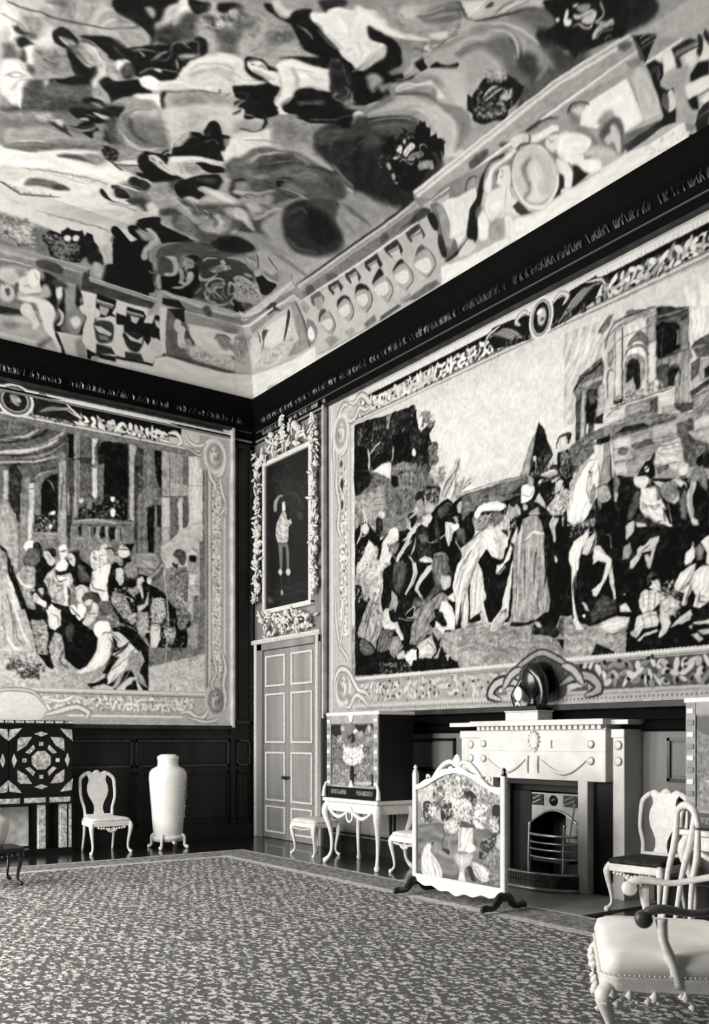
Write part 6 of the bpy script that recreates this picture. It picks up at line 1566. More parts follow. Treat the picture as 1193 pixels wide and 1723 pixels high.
TAPR = '''
P 84 1.7 664 1463 1354 -43 53 -10 0 -902 -1407 57
C 88 28.6 1010 1366 313 11 378 28 106 -264 -304 -8 -278 2 -104 94
C 92 13.8 1953 1393 65 -12 53 -21 0 -140 -102 22
P 58 5.4 664 545 0 219 346 -89 111 26 317 -15 187 27 182 -36 67 -48 197 -19 0 -102
D 572 16.3 44 72 1121 697 295 -12 209 -2 182 -27 0 -105 -686 30
P 10 2.5 687 1426 74 -3 95 -12 45 -2 66 -5 38 0 5 -30 11 -43 10 -19 41 12 26 6 -5 -18 -21 -15 10 -29 31 -11 0 -16 -20 -8 20 -24 -5 -12 -26 -1 -15 -54 -380 85
D 352 12.9 6 40 687 1422 169 -11 149 -8 16 -72 46 -26 5 -34 21 -71 -52 -52 -354 79
D 110 12.4 30 62 1031 1368 46 -3 21 -42 -21 -10 -36 9 -20 23
D 132 10.6 24 60 1072 1271 41 -14 0 -61 -41 3
D 132 9.7 34 78 1082 1190 60 -8 5 -30 -25 -17 -40 4 -15 28
C 92 2.1 1021 1358 20 -2 -10 -34 -10 9
C 93 2.2 923 1317 28 -6 -3 -21 -19 4
C 90 2.9 994 1271 13 -10 -2 -16 -14 7
P 55 3.3 861 1410 29 -2 -6 -19 -11 -28 -9 6
S 42 3.7 11.9 725 1405 3 -30
S 44 3.6 13.6 797 1406 -12 -61
D 132 8.3 20 50 700 1411 156 -28 0 -112 -71 25 -85 57
P 3 4.3 687 1356 74 -26 6 -73 -80 15
P 3 4.1 809 1297 47 -1 23 -23 -46 -10 -48 0
P 3 3.2 890 1339 88 -16 11 -91 -88 21
S 72 1.8 10.6 770 1253 0 46 -6 27
S 68 1.8 7.2 776 1305 21 16 36 12
S 66 1.8 3.9 770 1314 -15 18
S 66 1.7 8.1 890 1256 6 26 0 21
P 90 2.7 785 1249 36 6 58 4 5 -19 -5 -33 -23 8 -23 20 -36 8
P 48 3.2 884 1240 62 2 43 -17 32 -17 10 -58 -96 22 -34 36
D 132 11.2 30 68 884 1247 137 -29 10 -68 -141 32
P 10 4.2 687 1276 74 -18 60 -28 23 -19 -11 -17 -146 33
D 88 8.2 10 50 761 1248 95 -29 23 -35 -118 26
P 12 2.5 1041 1206 31 -14 -5 -50 -31 7
P 42 2.6 690 1275 374 -87 60 -66 -19 -61 -114 -25 -145 -8 -156 50
P 50 2.6 690 1188 104 3 58 1 0 -109 -6 -20 80 -15 65 29 42 38 -130 48 0 55 130 -23 31 -54 60 -19 -9 -57 -41 -25 -62 -8 -109 0 -92 -12 -84 66 -37 36
P 60 2.8 690 1184 98 1 64 3 6 -57 0 -49 -35 -7 -47 1 -49 31 -37 44
D 132 10.2 48 72 696 1179 156 2 0 -91 -125 17
S 34 1.8 2.5 794 1159 58 -6
S 34 1.8 2.5 788 1138 64 -9
S 34 1.8 2.5 794 1116 58 -8
D 264 11.2 18 60 887 1219 146 -24 31 -67 -31 -13 -74 -32 -90 -10 -5 99 23 9
C 8 7.9 690 1268 49 -4 49 -26 -6 -23 -43 -20 -37 -6 -12 17
D 88 7.3 10 46 776 1234 82 -16 0 -31 -70 8
S 80 2.4 7 797 1188 61 4
P 12 3.3 887 1212 33 -11 6 -29 -23 -2 -16 18
P 90 2.7 788 1249 58 11 41 -6 0 -21 -6 -30 -23 12 -47 23
S 70 1.7 6.6 875 1208 6 -40
P 14 2.4 1033 1128 31 13 60 -19 0 -10 -14 -23 -15 -13 -31 23
D 88 9 24 70 1044 1139 80 -24 -19 -41 -51 23
D 110 8.9 40 85 1084 1196 65 -12 -5 -28 -15 -29 -34 14 -26 32
P 40 2.5 1012 1210 52 -3 0 -66 -31 -6 -21 18
C 46 9.8 915 1057 76 13 -22 -43 -43 1 -80 7 -5 19
P 76 1.8 1206 1186 5 -33 -19 -34 -9 -45 -19 -9 -54 4 19 42 35 44 24 29 9 11
S 24 1.5 4.3 1211 1191 -19 -33 -38 -24 -25 -33
S 92 1.5 6.9 1206 1154 -23 -32 -19 -41
S 40 1.5 2.9 1199 1181 -7 -42 -9 -56
D 88 7.7 34 75 1188 1124 42 -7 -19 -30 -19 -12
S 30 1.5 3.1 1225 1096 14 16 14 6
S 30 1.5 2.8 1228 1096 20 11 7 0
P 92 1.7 1216 1095 23 -8 60 -10 0 12 -60 20
P 46 1.7 1239 1078 60 -4 0 -43 -28 -7 -9 5
P 6 2.5 690 1100 37 -14 25 9 36 -35 23 -19 24 -25 34 15 57 -3 43 -1 22 -11 42 19 31 -26 20 49 31 14 39 11 24 -18 33 12 28 -2 18 -20 10 -70 4 -29 -32 -29 -47 -56 -502 75
C 60 3.2 690 1125 31 -17 -6 -20 -25 -10
S 72 2.5 11.3 702 1025 25 32 0 29
C 84 3.2 733 1084 25 1 12 -22 -6 -13 -25 4
S 78 2.4 9.5 746 1089 -4 30 -3 29
S 76 2.4 6.1 806 1060 -24 15 -18 29 -12 13
C 80 2.3 820 1109 18 0 14 -12 -6 -13 -17 7
C 8 3.1 811 1091 30 -13 0 -35 -30 -2
P 82 3.5 709 946 43 56 18 29 24 -22 6 -40 -12 -35
C 70 7.7 788 1003 29 -9 0 -28 -29 -13
P 86 3.3 864 1025 28 16 28 -2 8 -19 -2 -20 -23 -6 -22 -7 -6 -13 17 -13 -11 -22 -6 -18 -58 8 18 52 6 27
S 30 2.3 4.8 869 994 23 -16 28 6
C 52 3.7 887 993 39 1 -6 -24 -22 4
C 8 2.9 975 1073 27 -2 10 -15 -10 -15 -11 -15 -16 23
C 66 2.9 969 1061 14 -10 -3 -23 -13 3
P 80 2.6 969 1013 43 23 21 -1 0 -17 -42 -15 -22 -27 -38 -31 -11 -16 -11 9 17 21 33 29
S 72 2.8 13.9 926 942 33 39 16 31
S 70 2.7 9.7 986 943 21 30 5 26
P 70 2.5 991 1077 21 16 11 24 15 -13 -5 -36 -10 -8 -11 9
C 10 2.1 1007 1124 21 7 18 -25 -2 -26 -11 -5 -21 31
P 80 2.5 1054 1051 30 4 -5 -16 -15 -20 -15 13 -11 22
P 72 3.1 1064 1099 31 -23 5 -18 -26 -4 -15 16
P 3 1.8 1084 1055 21 12 24 11 25 5 24 -15 14 -25 19 -13 5 -17 -10 -11 -14 6 -14 12 -34 1 -5 -12 10 -28 15 -41 -10 -24 -59 9 -11 35 -20 36 5 32
S 18 3.1 19.2 1105 1041 5 -46 10 -48
S 34 3.1 4.5 1144 1037 29 -3
C 56 2.6 1183 1023 14 0 7 -14 -12 -4
P 4 1.7 1197 1055 14 19 28 2 18 -21 7 -39 3 -31 6 -26 -34 -26 -14 -22 -33 43 -4 33 23 14 5 18
C 84 2.6 1199 1048 12 17 19 -7 -9 -21 -15 -6
C 14 2 1216 1051 12 1 2 -13 -14 -4
P 84 2.4 1144 1017 39 -10 14 -16 -19 -15 -5 -19 -14 -16 -15 41
C 92 2.6 1178 1001 24 2 4 -20 -23 1
C 32 6.5 1192 980 29 7 9 -21 0 -31 -28 17
S 72 1.6 2.5 1059 971 36 -3 49 11
P 14 3.1 1012 1032 52 -16 31 -65 0 -63 -62 9 -10 40 -16 29
C 40 7 1023 1000 41 -10 -5 -19 -26 4
C 30 3.4 1100 931 54 -9 5 -44 -54 8
S 66 2.1 3.2 1095 929 49 -8 15 -19
P 78 3.1 1023 923 31 9 30 -15 3 -28 -54 8 5 17
S 74 2.2 8.9 986 936 21 -35
S 70 2 5.3 1188 955 23 -29 14 -19
P 88 1.7 1269 1003 11 23 19 5 0 -71 -23 8
D 66 7.4 34 80 1271 1018 28 4 0 -56 -28 5
P 93 2.3 1299 960 0 -37 -19 -31 -9 -32 -74 11 19 32 23 24 28 20
S 60 1.9 5.4 1248 863 19 41 32 32
P 5 2.5 690 967 609 -94 0 -160 -107 -20 -58 -1 -19 -57 -51 -39 -73 -12 -180 3 -121 4
P 66 2.8 702 966 190 -30 -46 -28 0 -42 -11 -34 17 -72 -6 -20 -35 -46 -5 -28 -24 23 -36 18 -37 10 -7 15 37 62 37 46 -37 -7 -12 49 -37 12 6 43
D 198 12 44 90 702 962 167 -26 -23 -70 -11 -90 -12 -62 -35 -25 -67 34 43 90 18 26 -49 42
S 30 1.8 6 739 707 25 55 24 55
S 30 1.8 5.8 776 690 24 33 11 42
P 84 2.7 770 841 53 64 23 -14 0 -46 -17 -12 -29 -7
C 6 3.8 846 915 46 14 11 -36 -11 -33 -17 -67 -29 -4 -11 43 17 40
P 5 2.8 690 825 62 7 12 -12 -37 -39 -25 -42 -12 -13
D 66 7.5 30 82 690 887 74 -3 6 -54 -74 5
C 34 9.7 903 928 56 -2 0 -48 -28 -37 -28 18
C 62 9.7 920 911 28 3 0 -34 -17 -1
P 60 2.6 889 850 31 -25 6 -21 -17 -29 -17 12 -17 9 12 23
P 78 2.5 991 921 21 -7 5 -24 -26 -36 -27 -31 -8 5 24 27 16 32
P 80 2.5 1033 875 31 22 20 6 3 -16 -33 -22 -26 -20 -5 -12 21 -30 -6 -6 -21 26 -15 9 10 19
P 26 3.7 1084 903 70 -7 19 -29 -44 -3 -5 -28 5 -17 -65 -25 -52 -24 -21 23 21 18 42 -6 41 28
C 44 6.9 1012 797 52 4 31 9 -62 -35
C 76 2 1144 860 22 -4 7 -17 -9 -15 -15 -1 0 -7 -15 5 -10 21 5 16
C 50 2.7 1147 858 26 -7 -7 -24 -17 12
C 88 2 1129 851 10 -8 0 -16 -5 -3
P 52 1.8 1095 800 34 15 30 -19 9 -14 -24 -4 -15 -14 -34 0 10 -24 -31 -16 21 -19 -31 -13 -31 -21 -26 -7 -27 8 11 53 16 43 47 21
S 34 1.6 4.7 1007 670 5 53 21 38
S 34 2.2 4.5 1033 675 26 44
S 66 2.7 7.9 1023 702 21 45 30 29
P 88 1.8 1129 783 25 0 24 -25 14 -27 -4 -35 -44 1 10 19 -20 24 -19 12 5 13
P 12 1.8 1095 761 39 -11 15 -31 -15 -1 -24 15
P 85 2.4 1105 731 29 -20 20 -2 -20 -24 -10 8 -24 22
P 58 2.4 1059 692 41 23 29 -23 5 -7 -19 -17 -10 -6 -21 28
P 76 2.5 1012 663 42 17 30 10 26 -51 -26 -21 -61 7 10 16
C 88 2.8 1028 645 31 8 -5 -20 -21 -2
S 30 1.6 3 1064 672 41 -30
P 10 1.8 1084 703 31 -35 9 -21 -14 -8
C 80 2.3 852 792 29 0 17 -16 -11 -26 -23 2 -18 16
C 8 2.3 875 789 28 -6 6 -29 -22 3
C 86 3 846 761 46 -12 23 -16 -23 -12 -34 4 -12 15
P 74 2.6 903 745 17 1 28 -44 5 -17 -16 1
P 38 2.7 811 662 18 65 46 0 28 -10 -16 -23 -12 -34 -29 -4
P 56 2.6 887 642 -12 22 17 37 34 0 22 -36 -22 -15 -23 -19
S 28 1.7 5 892 704 -11 -30
S 20 1.7 3.9 915 705 22 -36
C 70 2.9 915 640 33 15 11 -22 -33 -7
P 90 2.5 953 637 38 18 21 -5 5 -28 -15 -19 -22 2 -16 18
S 50 1.7 3.8 980 615 27 28
P 10 1.9 959 674 53 -11 0 -13 -43 6
S 66 2.2 5.3 959 763 43 22 -6 -33 -32 3
S 62 1.7 2.7 926 756 65 -14
P 5 3.4 690 664 121 -9 35 -10 35 -27 22 -8 -57 -11 -46 -11 -110 3
C 36 4 721 709 37 -11 42 -39 -48 -7 -31 13
D 110 8.8 26 60 823 622 157 -10 11 -28 -168 6
P 5 3 991 621 124 -5 14 37 15 -20 29 -21 24 -9 14 -23 -220 4
D 66 4.7 60 85 1144 623 20 2 -5 -19
D 44 5.5 4 14 1134 627 68 -17 9 -30 -77 5
P 64 2.3 1192 696 107 8 0 -126 -83 2 -14 23 -63 30 -10 53
D 286 9.2 50 76 1164 696 135 -1 0 -114 -78 2 -67 49
P 92 1.7 1188 859 14 29 74 -11 -9 -36 -28 -27 -23 -38 -10 -34 -9 -40 -7 36 -2 51 -10 33
P 86 1.7 1239 814 7 -45 -2 -69 -33 5 10 42
P 82 1.7 1257 842 19 35 23 -4 0 -135 -42 -20 -4 63
S 60 1.5 4.8 1202 787 9 53 19 38
S 44 1.5 4.7 1204 711 12 43 23 53
S 60 1.5 3.6 1271 729 5 61 9 55
P 86 2.3 1154 793 29 12 5 -29 -10 1
P 24 1.5 1518 1209 -19 -67 -16 -19 -8 -22 -8 -27 55 -13 45 46 -7 25 -15 26 -8 22
P 7 1.5 1519 1207 18 -27 12 -34 11 -23 4 -12 -65 13 0 18 7 38
P 62 2 1518 1206 -12 -26 -7 -38 -12 -32 -4 -34 -36 2 20 37 12 32
P 40 1.6 1216 1081 100 -3 94 6 65 -6 47 -17 8 -41 -47 -8 -28 -6 -37 20 -50 7 -52 2 -45 -13 -55 -17
P 14 2.1 1364 1061 38 1 73 -2 -8 -27 -49 5 -50 10
P 14 2.2 1253 1073 67 -5 0 -16 -40 6
S 70 1.4 2.8 1221 1083 138 -3 124 -5
S 24 1.4 1.6 1221 1086 138 -1 124 -7
P 50 2.2 1325 1058 43 -10 50 -22 -50 4 -43 3
C 94 1.8 1267 995 9 26 40 14 43 -1 34 -15 13 -20 -4 -29
D 110 7.2 30 72 1285 1020 117 -15 12 -36 -129 25
P 42 1.9 1623 1113 46 13 32 19 0 -65 -32 -19 -21 -17 -29 12
D 154 8 26 62 1626 1109 75 27 0 -56 -53 -20
P 30 1.4 1644 1190 57 -16 0 -29 -22 -16 -35 -8 -4 26
P 68 1.4 1658 1186 14 -4 -3 -53 -14 -5
P 86 1.4 1676 1157 6 1 -1 -24 -7 -1
P 8 1.4 1676 1181 25 -7 0 -24 -15 4 -10 6
P 9 4.1 1216 1005 55 27 139 -5 41 4 48 24 61 -2 141 -32 0 -108
P 10 2 1483 1076 16 48 23 -5 15 -4 0 -34 45 0 0 28 37 2 7 -29 11 -19 -4 -27 -21 -6 -22 5 -15 -25 -15 -25 -8 -44 -93 18 40 38 7 51
D 198 7.2 8 60 1491 1121 46 -12 45 -28 37 3 7 -41 -104 -22 -31 36
C 82 2.3 1497 1119 9 1 4 -13 -11 2
S 80 1.3 6.3 1508 1105 -2 -29
P 66 2 1522 1067 30 7 30 -10 4 -9 -26 -2 -30 7
S 84 1.3 4.1 1526 1066 34 4 22 -7
S 70 1.7 7.7 1545 1045 22 -5 23 6
C 18 1.6 1603 1149 12 5 13 -9 -2 -13 -7 -10 -11 20
C 86 1.6 1582 1135 15 7 15 -4 0 -14 -11 -11 -11 -3 -8 13
S 30 1.3 2.7 1580 1121 2 16 19 10
D 66 5.1 30 84 1593 1104 22 -3 4 -29 -26 4
S 70 1.7 2.7 1612 1038 -15 17 -7 13
C 90 2.3 1518 1054 10 0 -2 -8 -8 -1
P 5 2 1522 1044 38 3 11 -31 -19 -18 -15 -3 -15 26
C 95 1.7 1455 1050 12 5 24 -7 11 -8 -3 -17 -12 -17 -16 -3 -16 6 -2 21
S 56 1.8 2.8 1459 1029 24 -11 12 12
C 62 2.3 1479 1071 12 0 8 -16 -4 -11 -16 7
P 8 1.5 1471 1006 28 9 3 -18 -19 -14 -16 -8 -8 13
P 76 2 1502 1002 16 20 19 -27 8 -19 -31 18
P 62 2 1459 959 24 18 31 9 16 -41
C 70 2.3 1461 1002 14 -3 4 -12 -16 0
P 82 1.9 1571 1011 4 21 15 8 11 -5 -4 -19 -18 -10
P 86 1.9 1545 979 30 22 22 10 15 2 14 -14 -7 -26 -22 -29 -15 8 -22 4
D 154 7.1 30 95 1552 981 45 27 22 -8 -22 -56 -37 15
P 94 1.4 1619 928 -7 35 21 23 -7 29 18 18 18 21 27 15 12 0 0 -102 -12 -9 -10 -19 -24 -17
S 66 1.6 3.7 1633 1003 11 25 18 18
C 20 1.6 1686 1037 7 -4 -2 -10 -5 6
C 12 1.6 1644 1042 7 1 0 -10 -7 2
P 24 1.8 1701 967 0 -54 -39 7 20 18
C 76 2.4 1393 971 9 31 8 14 20 -2 21 -21 -8 -31
C 60 2.4 1422 995 21 -7 -4 -17 -21 4
C 8 1.8 1414 1021 16 -1 5 -9 -17 3
S 80 1.9 6.1 1359 978 13 21
P 4 2 1285 874 31 32 52 -33 42 47 0 65 291 -57 0 -248 -32 -18 -36 26 -43 4 -23 -48 -76 10 8 31 -97 10 -73 7 -13 26
P 58 3 1216 714 82 -9 104 -22 97 -33 83 -13 15 49 36 2 36 -29 32 3 0 -68 -485 38
D 264 8.8 44 74 1221 701 262 -38 218 -15 0 -46 -480 38
C 12 2.2 1491 674 69 -1 30 -20 -15 -15 -53 13 -39 7
P 34 1.9 1590 687 36 2 11 -29 -7 -27 -33 6 -15 21
P 10 1.9 1582 631 37 0 0 -23 -22 2
P 80 1.7 1216 929 51 19 36 18 30 7 22 -7 4 -19 13 -14 -13 -16 17 -27 0 -24 -34 17 -26 26 -22 0 -5 -24 -36 -63 -37 -32
P 92 1.6 1298 927 5 27 30 19 26 -32 -4 -21 13 -20 0 -24 -22 6 -26 23 -17 3
S 50 1.5 3.9 1225 877 37 44 36 28
S 46 1.5 4.1 1235 812 36 51 23 40
S 96 2 7.2 1235 850 32 39 18 34
C 50 3.1 1264 1008 69 -8 9 -26 -44 -13 -22 10
D 66 7.4 30 80 1267 1010 75 -14 0 -22 -66 -6
P 76 2.1 1351 930 8 14 17 -12 26 -2 0 -21 -9 -16 -8 -23 -13 -1 -4 28 8 17 -17 6
C 90 2.4 1385 930 17 -9 0 -23 -13 5
S 86 1.4 2.5 1381 928 -17 12
S 86 1.4 2.4 1376 926 -21 10
P 84 2.1 1385 858 21 33 8 16 8 -13 -12 -31 -21 -8 -17 -16 -13 -10 0 27
S 92 1.4 3.5 1381 859 -26 -20
S 92 1.4 3.6 1385 852 -21 -21
P 86 2.2 1253 822 32 52 18 -28 8 -44 7 -34 -33 -30 -32 -19 -2 54
S 60 1.5 4.1 1271 739 5 56 4 49
P 82 2.3 1216 790 28 21 2 -81 -7 -31 -23 -1
P 68 2.2 1289 731 18 4 4 -22 22 -20 -8 -6 -22 12
S 40 1.9 3.5 1325 794 4 30
S 30 1.9 4.2 1346 749 -8 50
P 66 1.6 1376 992 26 -5 8 -43 8 -26 -16 27 -13 0
D 53 6.3 50 92 1389 983 54 -7 -8 -37 -33 -3
P 12 2.1 1376 950 26 -5 4 -18 -21 12
P 62 1.5 1459 964 32 5 23 -7 16 -23 7 -27 0 -43 0 -34 12 -59 9 -40 -6 -28 -19 -4 -42 -18 -48 2 -33 -6 -13 1 17 28 6 59 0 41 2 48 4 46 21 32
P 85 1.6 1402 814 20 50 0 -53 -12 -58 -8 -46 -26 -19 -25 -15 -18 8 13 29 30 24 13 40
S 10 1.4 5.8 1420 841 -2 -71 -8 -58
S 84 1.8 10.7 1435 809 0 -59 -9 -52
S 80 1.8 8.2 1443 814 4 82 12 56
S 90 1.8 9.6 1479 821 4 69
S 38 2.2 5.6 1467 752 -2 85 6 72
S 36 2.6 6.3 1499 777 3 63 8 39
S 38 2.2 3.9 1518 706 -4 52 8 39
S 86 1.7 6.9 1530 836 -2 69
S 82 1.7 5.4 1537 712 4 60
S 90 1.7 6.6 1467 907 32 15 38 -13
S 72 2.2 5.6 1491 929 4 22
S 12 1.7 6.1 1535 773 10 55 -8 70
P 6 1.5 1518 964 27 -28 7 -41 -3 -16 -12 30
P 10 1.5 1410 682 8 11 49 -6 32 7 0 -9 -32 -6
C 66 2.3 1499 685 15 1 12 -15 -12 -2
P 56 2 1471 679 24 6 -4 -28 -20 -16
P 40 2.7 1372 725 25 9 0 -30 -16 -16 0 27
C 82 2.4 1338 689 38 27 13 1 -8 -23 -35 -18
P 76 2.1 1418 918 21 32 0 -35 -13 -10 -12 5
P 74 1.9 1552 935 12 17 22 -10 -4 -13 -7 -10 2 -34 -6 -2 -11 31
P 3 1.9 1579 930 18 -6 22 -29 -7 -38 -30 5
C 74 2.2 1575 849 7 -10 -3 -10 -6 6
D 132 7.5 40 92 1597 946 104 -20 0 -25 -68 -6 -14 2 -22 24
P 92 1.4 1619 845 14 28 29 25 20 12 19 -22 -12 -22 -13 -28 -18 -2 -3 -14 -7 -20 -8 -21 -7 -16 7 -28 4 -39 11 -29 14 -20 -29 2 -7 31 -3 50 0 50 -7 40
S 50 2.4 5.8 1651 823 -7 -32 -7 -32
S 60 2.4 5 1655 842 17 32 14 14
P 80 1.8 1662 835 17 24 22 18 0 -24 -12 -20 -13 -3
C 60 2.1 1662 717 10 2 14 -21 -7 -2
C 96 1.6 1665 687 7 -1 0 -8 -7 2
P 84 1 1603 1407 122 -8 26 2 10 -21 -29 -27 0 -47 -7 -3 -71 -18 -19 -30 7 -87 -39 11
P 78 1.4 1758 1387 59 -2 64 -7 0 -176 -17 -17 -103 -3 -29 -21 0 145 -1 42
P 46 1.5 1710 1375 30 25 18 2 -15 -27 -21 -11
P 74 1.4 1731 1351 27 33 123 -11 0 -6 -92 -3 -31 -6 -22 -21 -4 -4
S 34 1.3 4.9 1725 1367 26 32
S 40 1.2 2.6 1732 1344 26 17 28 5 91 -3
S 44 1.2 2.4 1759 1381 58 -4 60 -3
C 50 2.1 1800 1392 44 -11 20 -13 -33 1 -28 10
P 80 1.4 1761 1357 23 1 0 -154 -23 -11
P 90 1.4 1789 1361 62 -5 7 -69 -7 -92 -20 0 -42 -4
P 62 1.4 1858 1359 23 -3 0 -60 -20 -2
P 86 1.4 1859 1295 22 -2 0 -83 -22 -12
S 26 0.8 2.4 1785 1357 1 -165
S 40 0.8 2 1858 1359 0 -167
S 40 0.8 1.8 1763 1357 0 -164
S 36 1.7 5.4 1740 1205 3 57 11 8 5 -7
C 50 2.7 1743 1311 11 8 5 -19 -8 -23 -9 6
C 44 2.6 1796 1308 21 21 21 4 20 -24 0 -22 -14 16 -20 9 -17 -5
S 30 1.6 2.4 1793 1286 3 13 21 7 27 -9 14 -16
C 60 2.6 1793 1275 10 13 28 -6 17 -22 -4 -47 -55 12
P 12 1.4 1796 1228 2 37 7 10 12 2 14 -9 5 -13 -1 -56 -11 -2 -10 37 -11 -14
P 70 1.9 1789 1219 25 10 7 -31 -25 -4
P 34 0.9 1881 1373 88 -34 -3 -68 6 -26 -91 1
P 20 1.3 1881 1367 32 -6 56 -22 0 -8 -85 5
S 56 1.1 2.8 1884 1347 82 -9
P 8 1.3 1882 1325 15 6 38 -14 8 -13 -5 -39 13 -7 -67 -8
P 52 1.3 1938 1316 29 0 0 -69 -20 4 0 48
S 66 1.1 2.9 1938 1297 -1 -32
S 30 1.2 3 1897 1306 -3 -53
P 92 1.3 1969 1339 51 -19 0 -60 -30 -5 -12 -12 -9 3
P 34 1.7 1972 1248 12 9 36 6 0 -52 -30 10
S 58 1.5 3.3 1975 1244 39 -3
P 56 1.3 1881 1246 91 -1 6 -20 -9 -3 0 -95 -40 6 3 42 -51 5
P 30 1.3 1884 1234 32 -2 0 -55 -13 2 -19 22
P 10 1.3 1913 1181 0 22 3 15 13 3 12 -11 -11 -18 -1 -16
P 66 1.3 1932 1197 19 7 1 -67 -14 1
S 36 1.1 1.9 1941 1194 0 -54
P 60 1.3 1954 1222 15 3 0 -101 -15 4
S 74 1.1 2.5 1958 1223 0 -93
P 30 1.3 1972 1213 27 7 -6 -43 -21 -4
P 70 1.3 1972 1173 21 10 0 -21 -21 -10
P 60 1.3 1999 1212 21 -1 0 -45 -27 -2
P 12 1.2 2005 1189 15 3 0 -23 -12 1
P 20 1.3 1969 1150 51 16 0 -13 -48 -19
P 56 1.3 1972 1134 48 17 0 -50 -42 2
D 88 6.2 10 80 1758 1200 38 3 35 -2 17 -17 -4 -10 -83 8
D 88 6 14 88 1851 1186 13 16 17 5 19 -17 -3 -12 -33 -4
C 92 1.5 1876 1204 10 -2 1 -13 -10 3
P 10 1.9 1758 1194 14 -7 14 5 3 -10 -28 0
P 84 1.4 1740 1165 14 13 84 -5 91 0 1 -8 -79 2 -90 3
P 56 1.4 1736 1160 22 11 86 -2 40 -4 3 -34 -10 -11 -130 21
P 86 1.4 1751 1165 42 5 0 -26 -42 -4
P 30 1.8 1864 1160 20 2 0 -30 -20 0
P 84 1.3 1887 1164 42 1 -3 -20 -36 -4
P 62 1.3 1894 1138 38 -3 6 -18 -41 3
D 44 6.1 20 70 1831 1145 59 -9 0 -28 -52 8
P 72 1.3 1884 1118 57 -5 0 -13 -54 7
P 28 1.7 1929 1136 49 -12 0 -16 -31 1 -12 11
P 50 1.3 1941 1108 79 -9 0 -34 -79 21
P 84 1.3 1978 1087 40 -1 0 -19 -40 11
P 42 1.5 1635 1252 19 33 71 24 6 -25 -2 -23 -4 -22 4 -71 -26 -16 -61 16 0 66
P 66 1.5 1654 1261 71 1 0 -9 -60 -2
S 14 1.3 4.3 1654 1285 45 -3 26 21
S 80 1.3 3.8 1642 1249 20 24
P 10 1.5 1679 1241 28 -5 3 -34 -7 -15 -30 3
P 34 1.5 1681 1238 22 -4 0 -29 -19 -1
P 68 1.5 1662 1246 13 -1 -4 -83 -13 4
P 6 1.5 1673 1162 2 24 17 11 11 -16 -2 -27
P 72 1.5 1714 1242 18 0 0 -75 -25 1 0 18 7 21
P 30 1.5 1642 1222 16 2 0 -58 -14 4
P 14 2 1707 1168 22 0 -4 -21 -22 6
P 62 1.4 1729 1129 22 11 113 -9 156 -44 0 -136 -91 5 -65 14 -103 41 -7 82
P 84 1 1729 1158 25 4 35 -10 0 -11 -38 -1 -22 -6
P 48 1.4 1754 1122 7 12 56 2 67 -11 45 -12 0 -11 -58 -1 -117 1
P 10 1.4 1789 1121 55 -4 17 -10 -44 -2 -56 6
S 14 0.8 2 1758 1101 106 0 68 0
P 82 1.4 1758 1095 49 -2 3 -23 -49 -5
P 60 1.4 1809 1093 55 2 7 -27 -61 5
P 32 1.4 1810 1073 54 0 13 -17 -60 4
P 74 1.3 1871 1099 64 -4 3 -25 -67 1
P 64 1.3 1868 1072 70 -2 3 -15 -64 1
P 86 1.3 1894 1054 49 1 14 -63 -10 3 -18 -12 -16 15 -36 13 0 28
P 12 1.4 1779 1072 21 -2 0 -12 -18 2
P 56 1.8 1807 1060 70 -7 0 -19 -33 -9 -27 12
P 70 1.4 1761 1062 42 -2 0 -19 -42 4
S 28 1.2 2.4 1761 1042 35 0
S 28 1.2 2.6 1796 1028 4 8 21 0
P 76 1.4 1761 1036 35 1 0 -29 -28 7
P 60 1.4 1810 1036 34 -17 -6 -18 -42 7
P 40 1.3 1881 1000 32 3 3 -9 -32 -9
S 50 1.1 1.6 1894 1040 57 -6
S 50 1.1 1.6 1887 1026 67 -9
S 50 1.1 1.6 1910 1004 44 -5
P 36 1.7 1935 1089 43 2 0 -29 -15 1 21 -24 36 -17 0 -50 -60 14 -13 62 -9 19
P 84 1.3 1978 1080 24 7 18 -5 0 -21 -39 2
P 74 1.3 1963 1060 21 -3 36 -4 0 -29 -33 17
D 88 7.3 30 66 1954 1041 64 -11 0 -52 -55 8
P 58 1.5 1729 1140 22 -6 0 -69 0 -75 -41 -9 8 40 11 32
P 6 2 1707 1111 29 -2 11 6 2 -15 -24 -5 -16 4
P 42 2 1623 1112 84 23 22 2 0 -26 -26 1 -68 -30 -8 -10
D 88 7.4 20 64 1627 1111 76 22 4 -31 -72 -32
P 8 2.7 1703 965 58 46 103 -30 156 -35 0 -115 -317 58
P 10 3 1603 947 100 -5 0 -53 -100 18
P 95 1.5 1615 953 12 46 19 44 12 15 41 23 8 -14 11 -11 4 -19 -12 -32 -7 -34 -7 -16 -12 -24 -19 -12 -30 -3 -20 13
P 76 1.5 1615 984 8 40 35 31 30 14 -15 -17 -31 -32 -11 -40
D 66 5.4 40 90 1619 1001 12 28 50 39 -31 -38
P 44 2 1688 1036 4 -12 -4 -3 -4 13
P 48 2 1699 1007 8 -13 -4 -23 -7 -16 -10 5 2 26
S 70 1.7 4.7 1699 1042 -11 -32 -4 -35
D 88 6.8 30 88 1615 923 50 -4 38 2 0 -30 -92 16
S 40 1.8 4.8 1607 1028 16 14
P 5 1.9 1712 940 42 15 4 -74 -44 8
C 78 2.2 1714 980 15 12 18 -13 4 -18 -15 -6 -14 1
C 20 1.7 1725 993 18 -1 6 -13 -13 8
C 46 2.2 1712 963 10 1 0 -26 -8 7
P 6 1.4 1761 1011 25 -9 31 -13 14 -28 7 -24 -7 -32 -14 -20 -21 -13 -35 6 -3 76
P 44 1.9 1758 1029 10 -20 11 -20 -7 -21 -11 -9 -3 35
C 62 2.2 1765 970 10 -6 -7 -18 -7 7
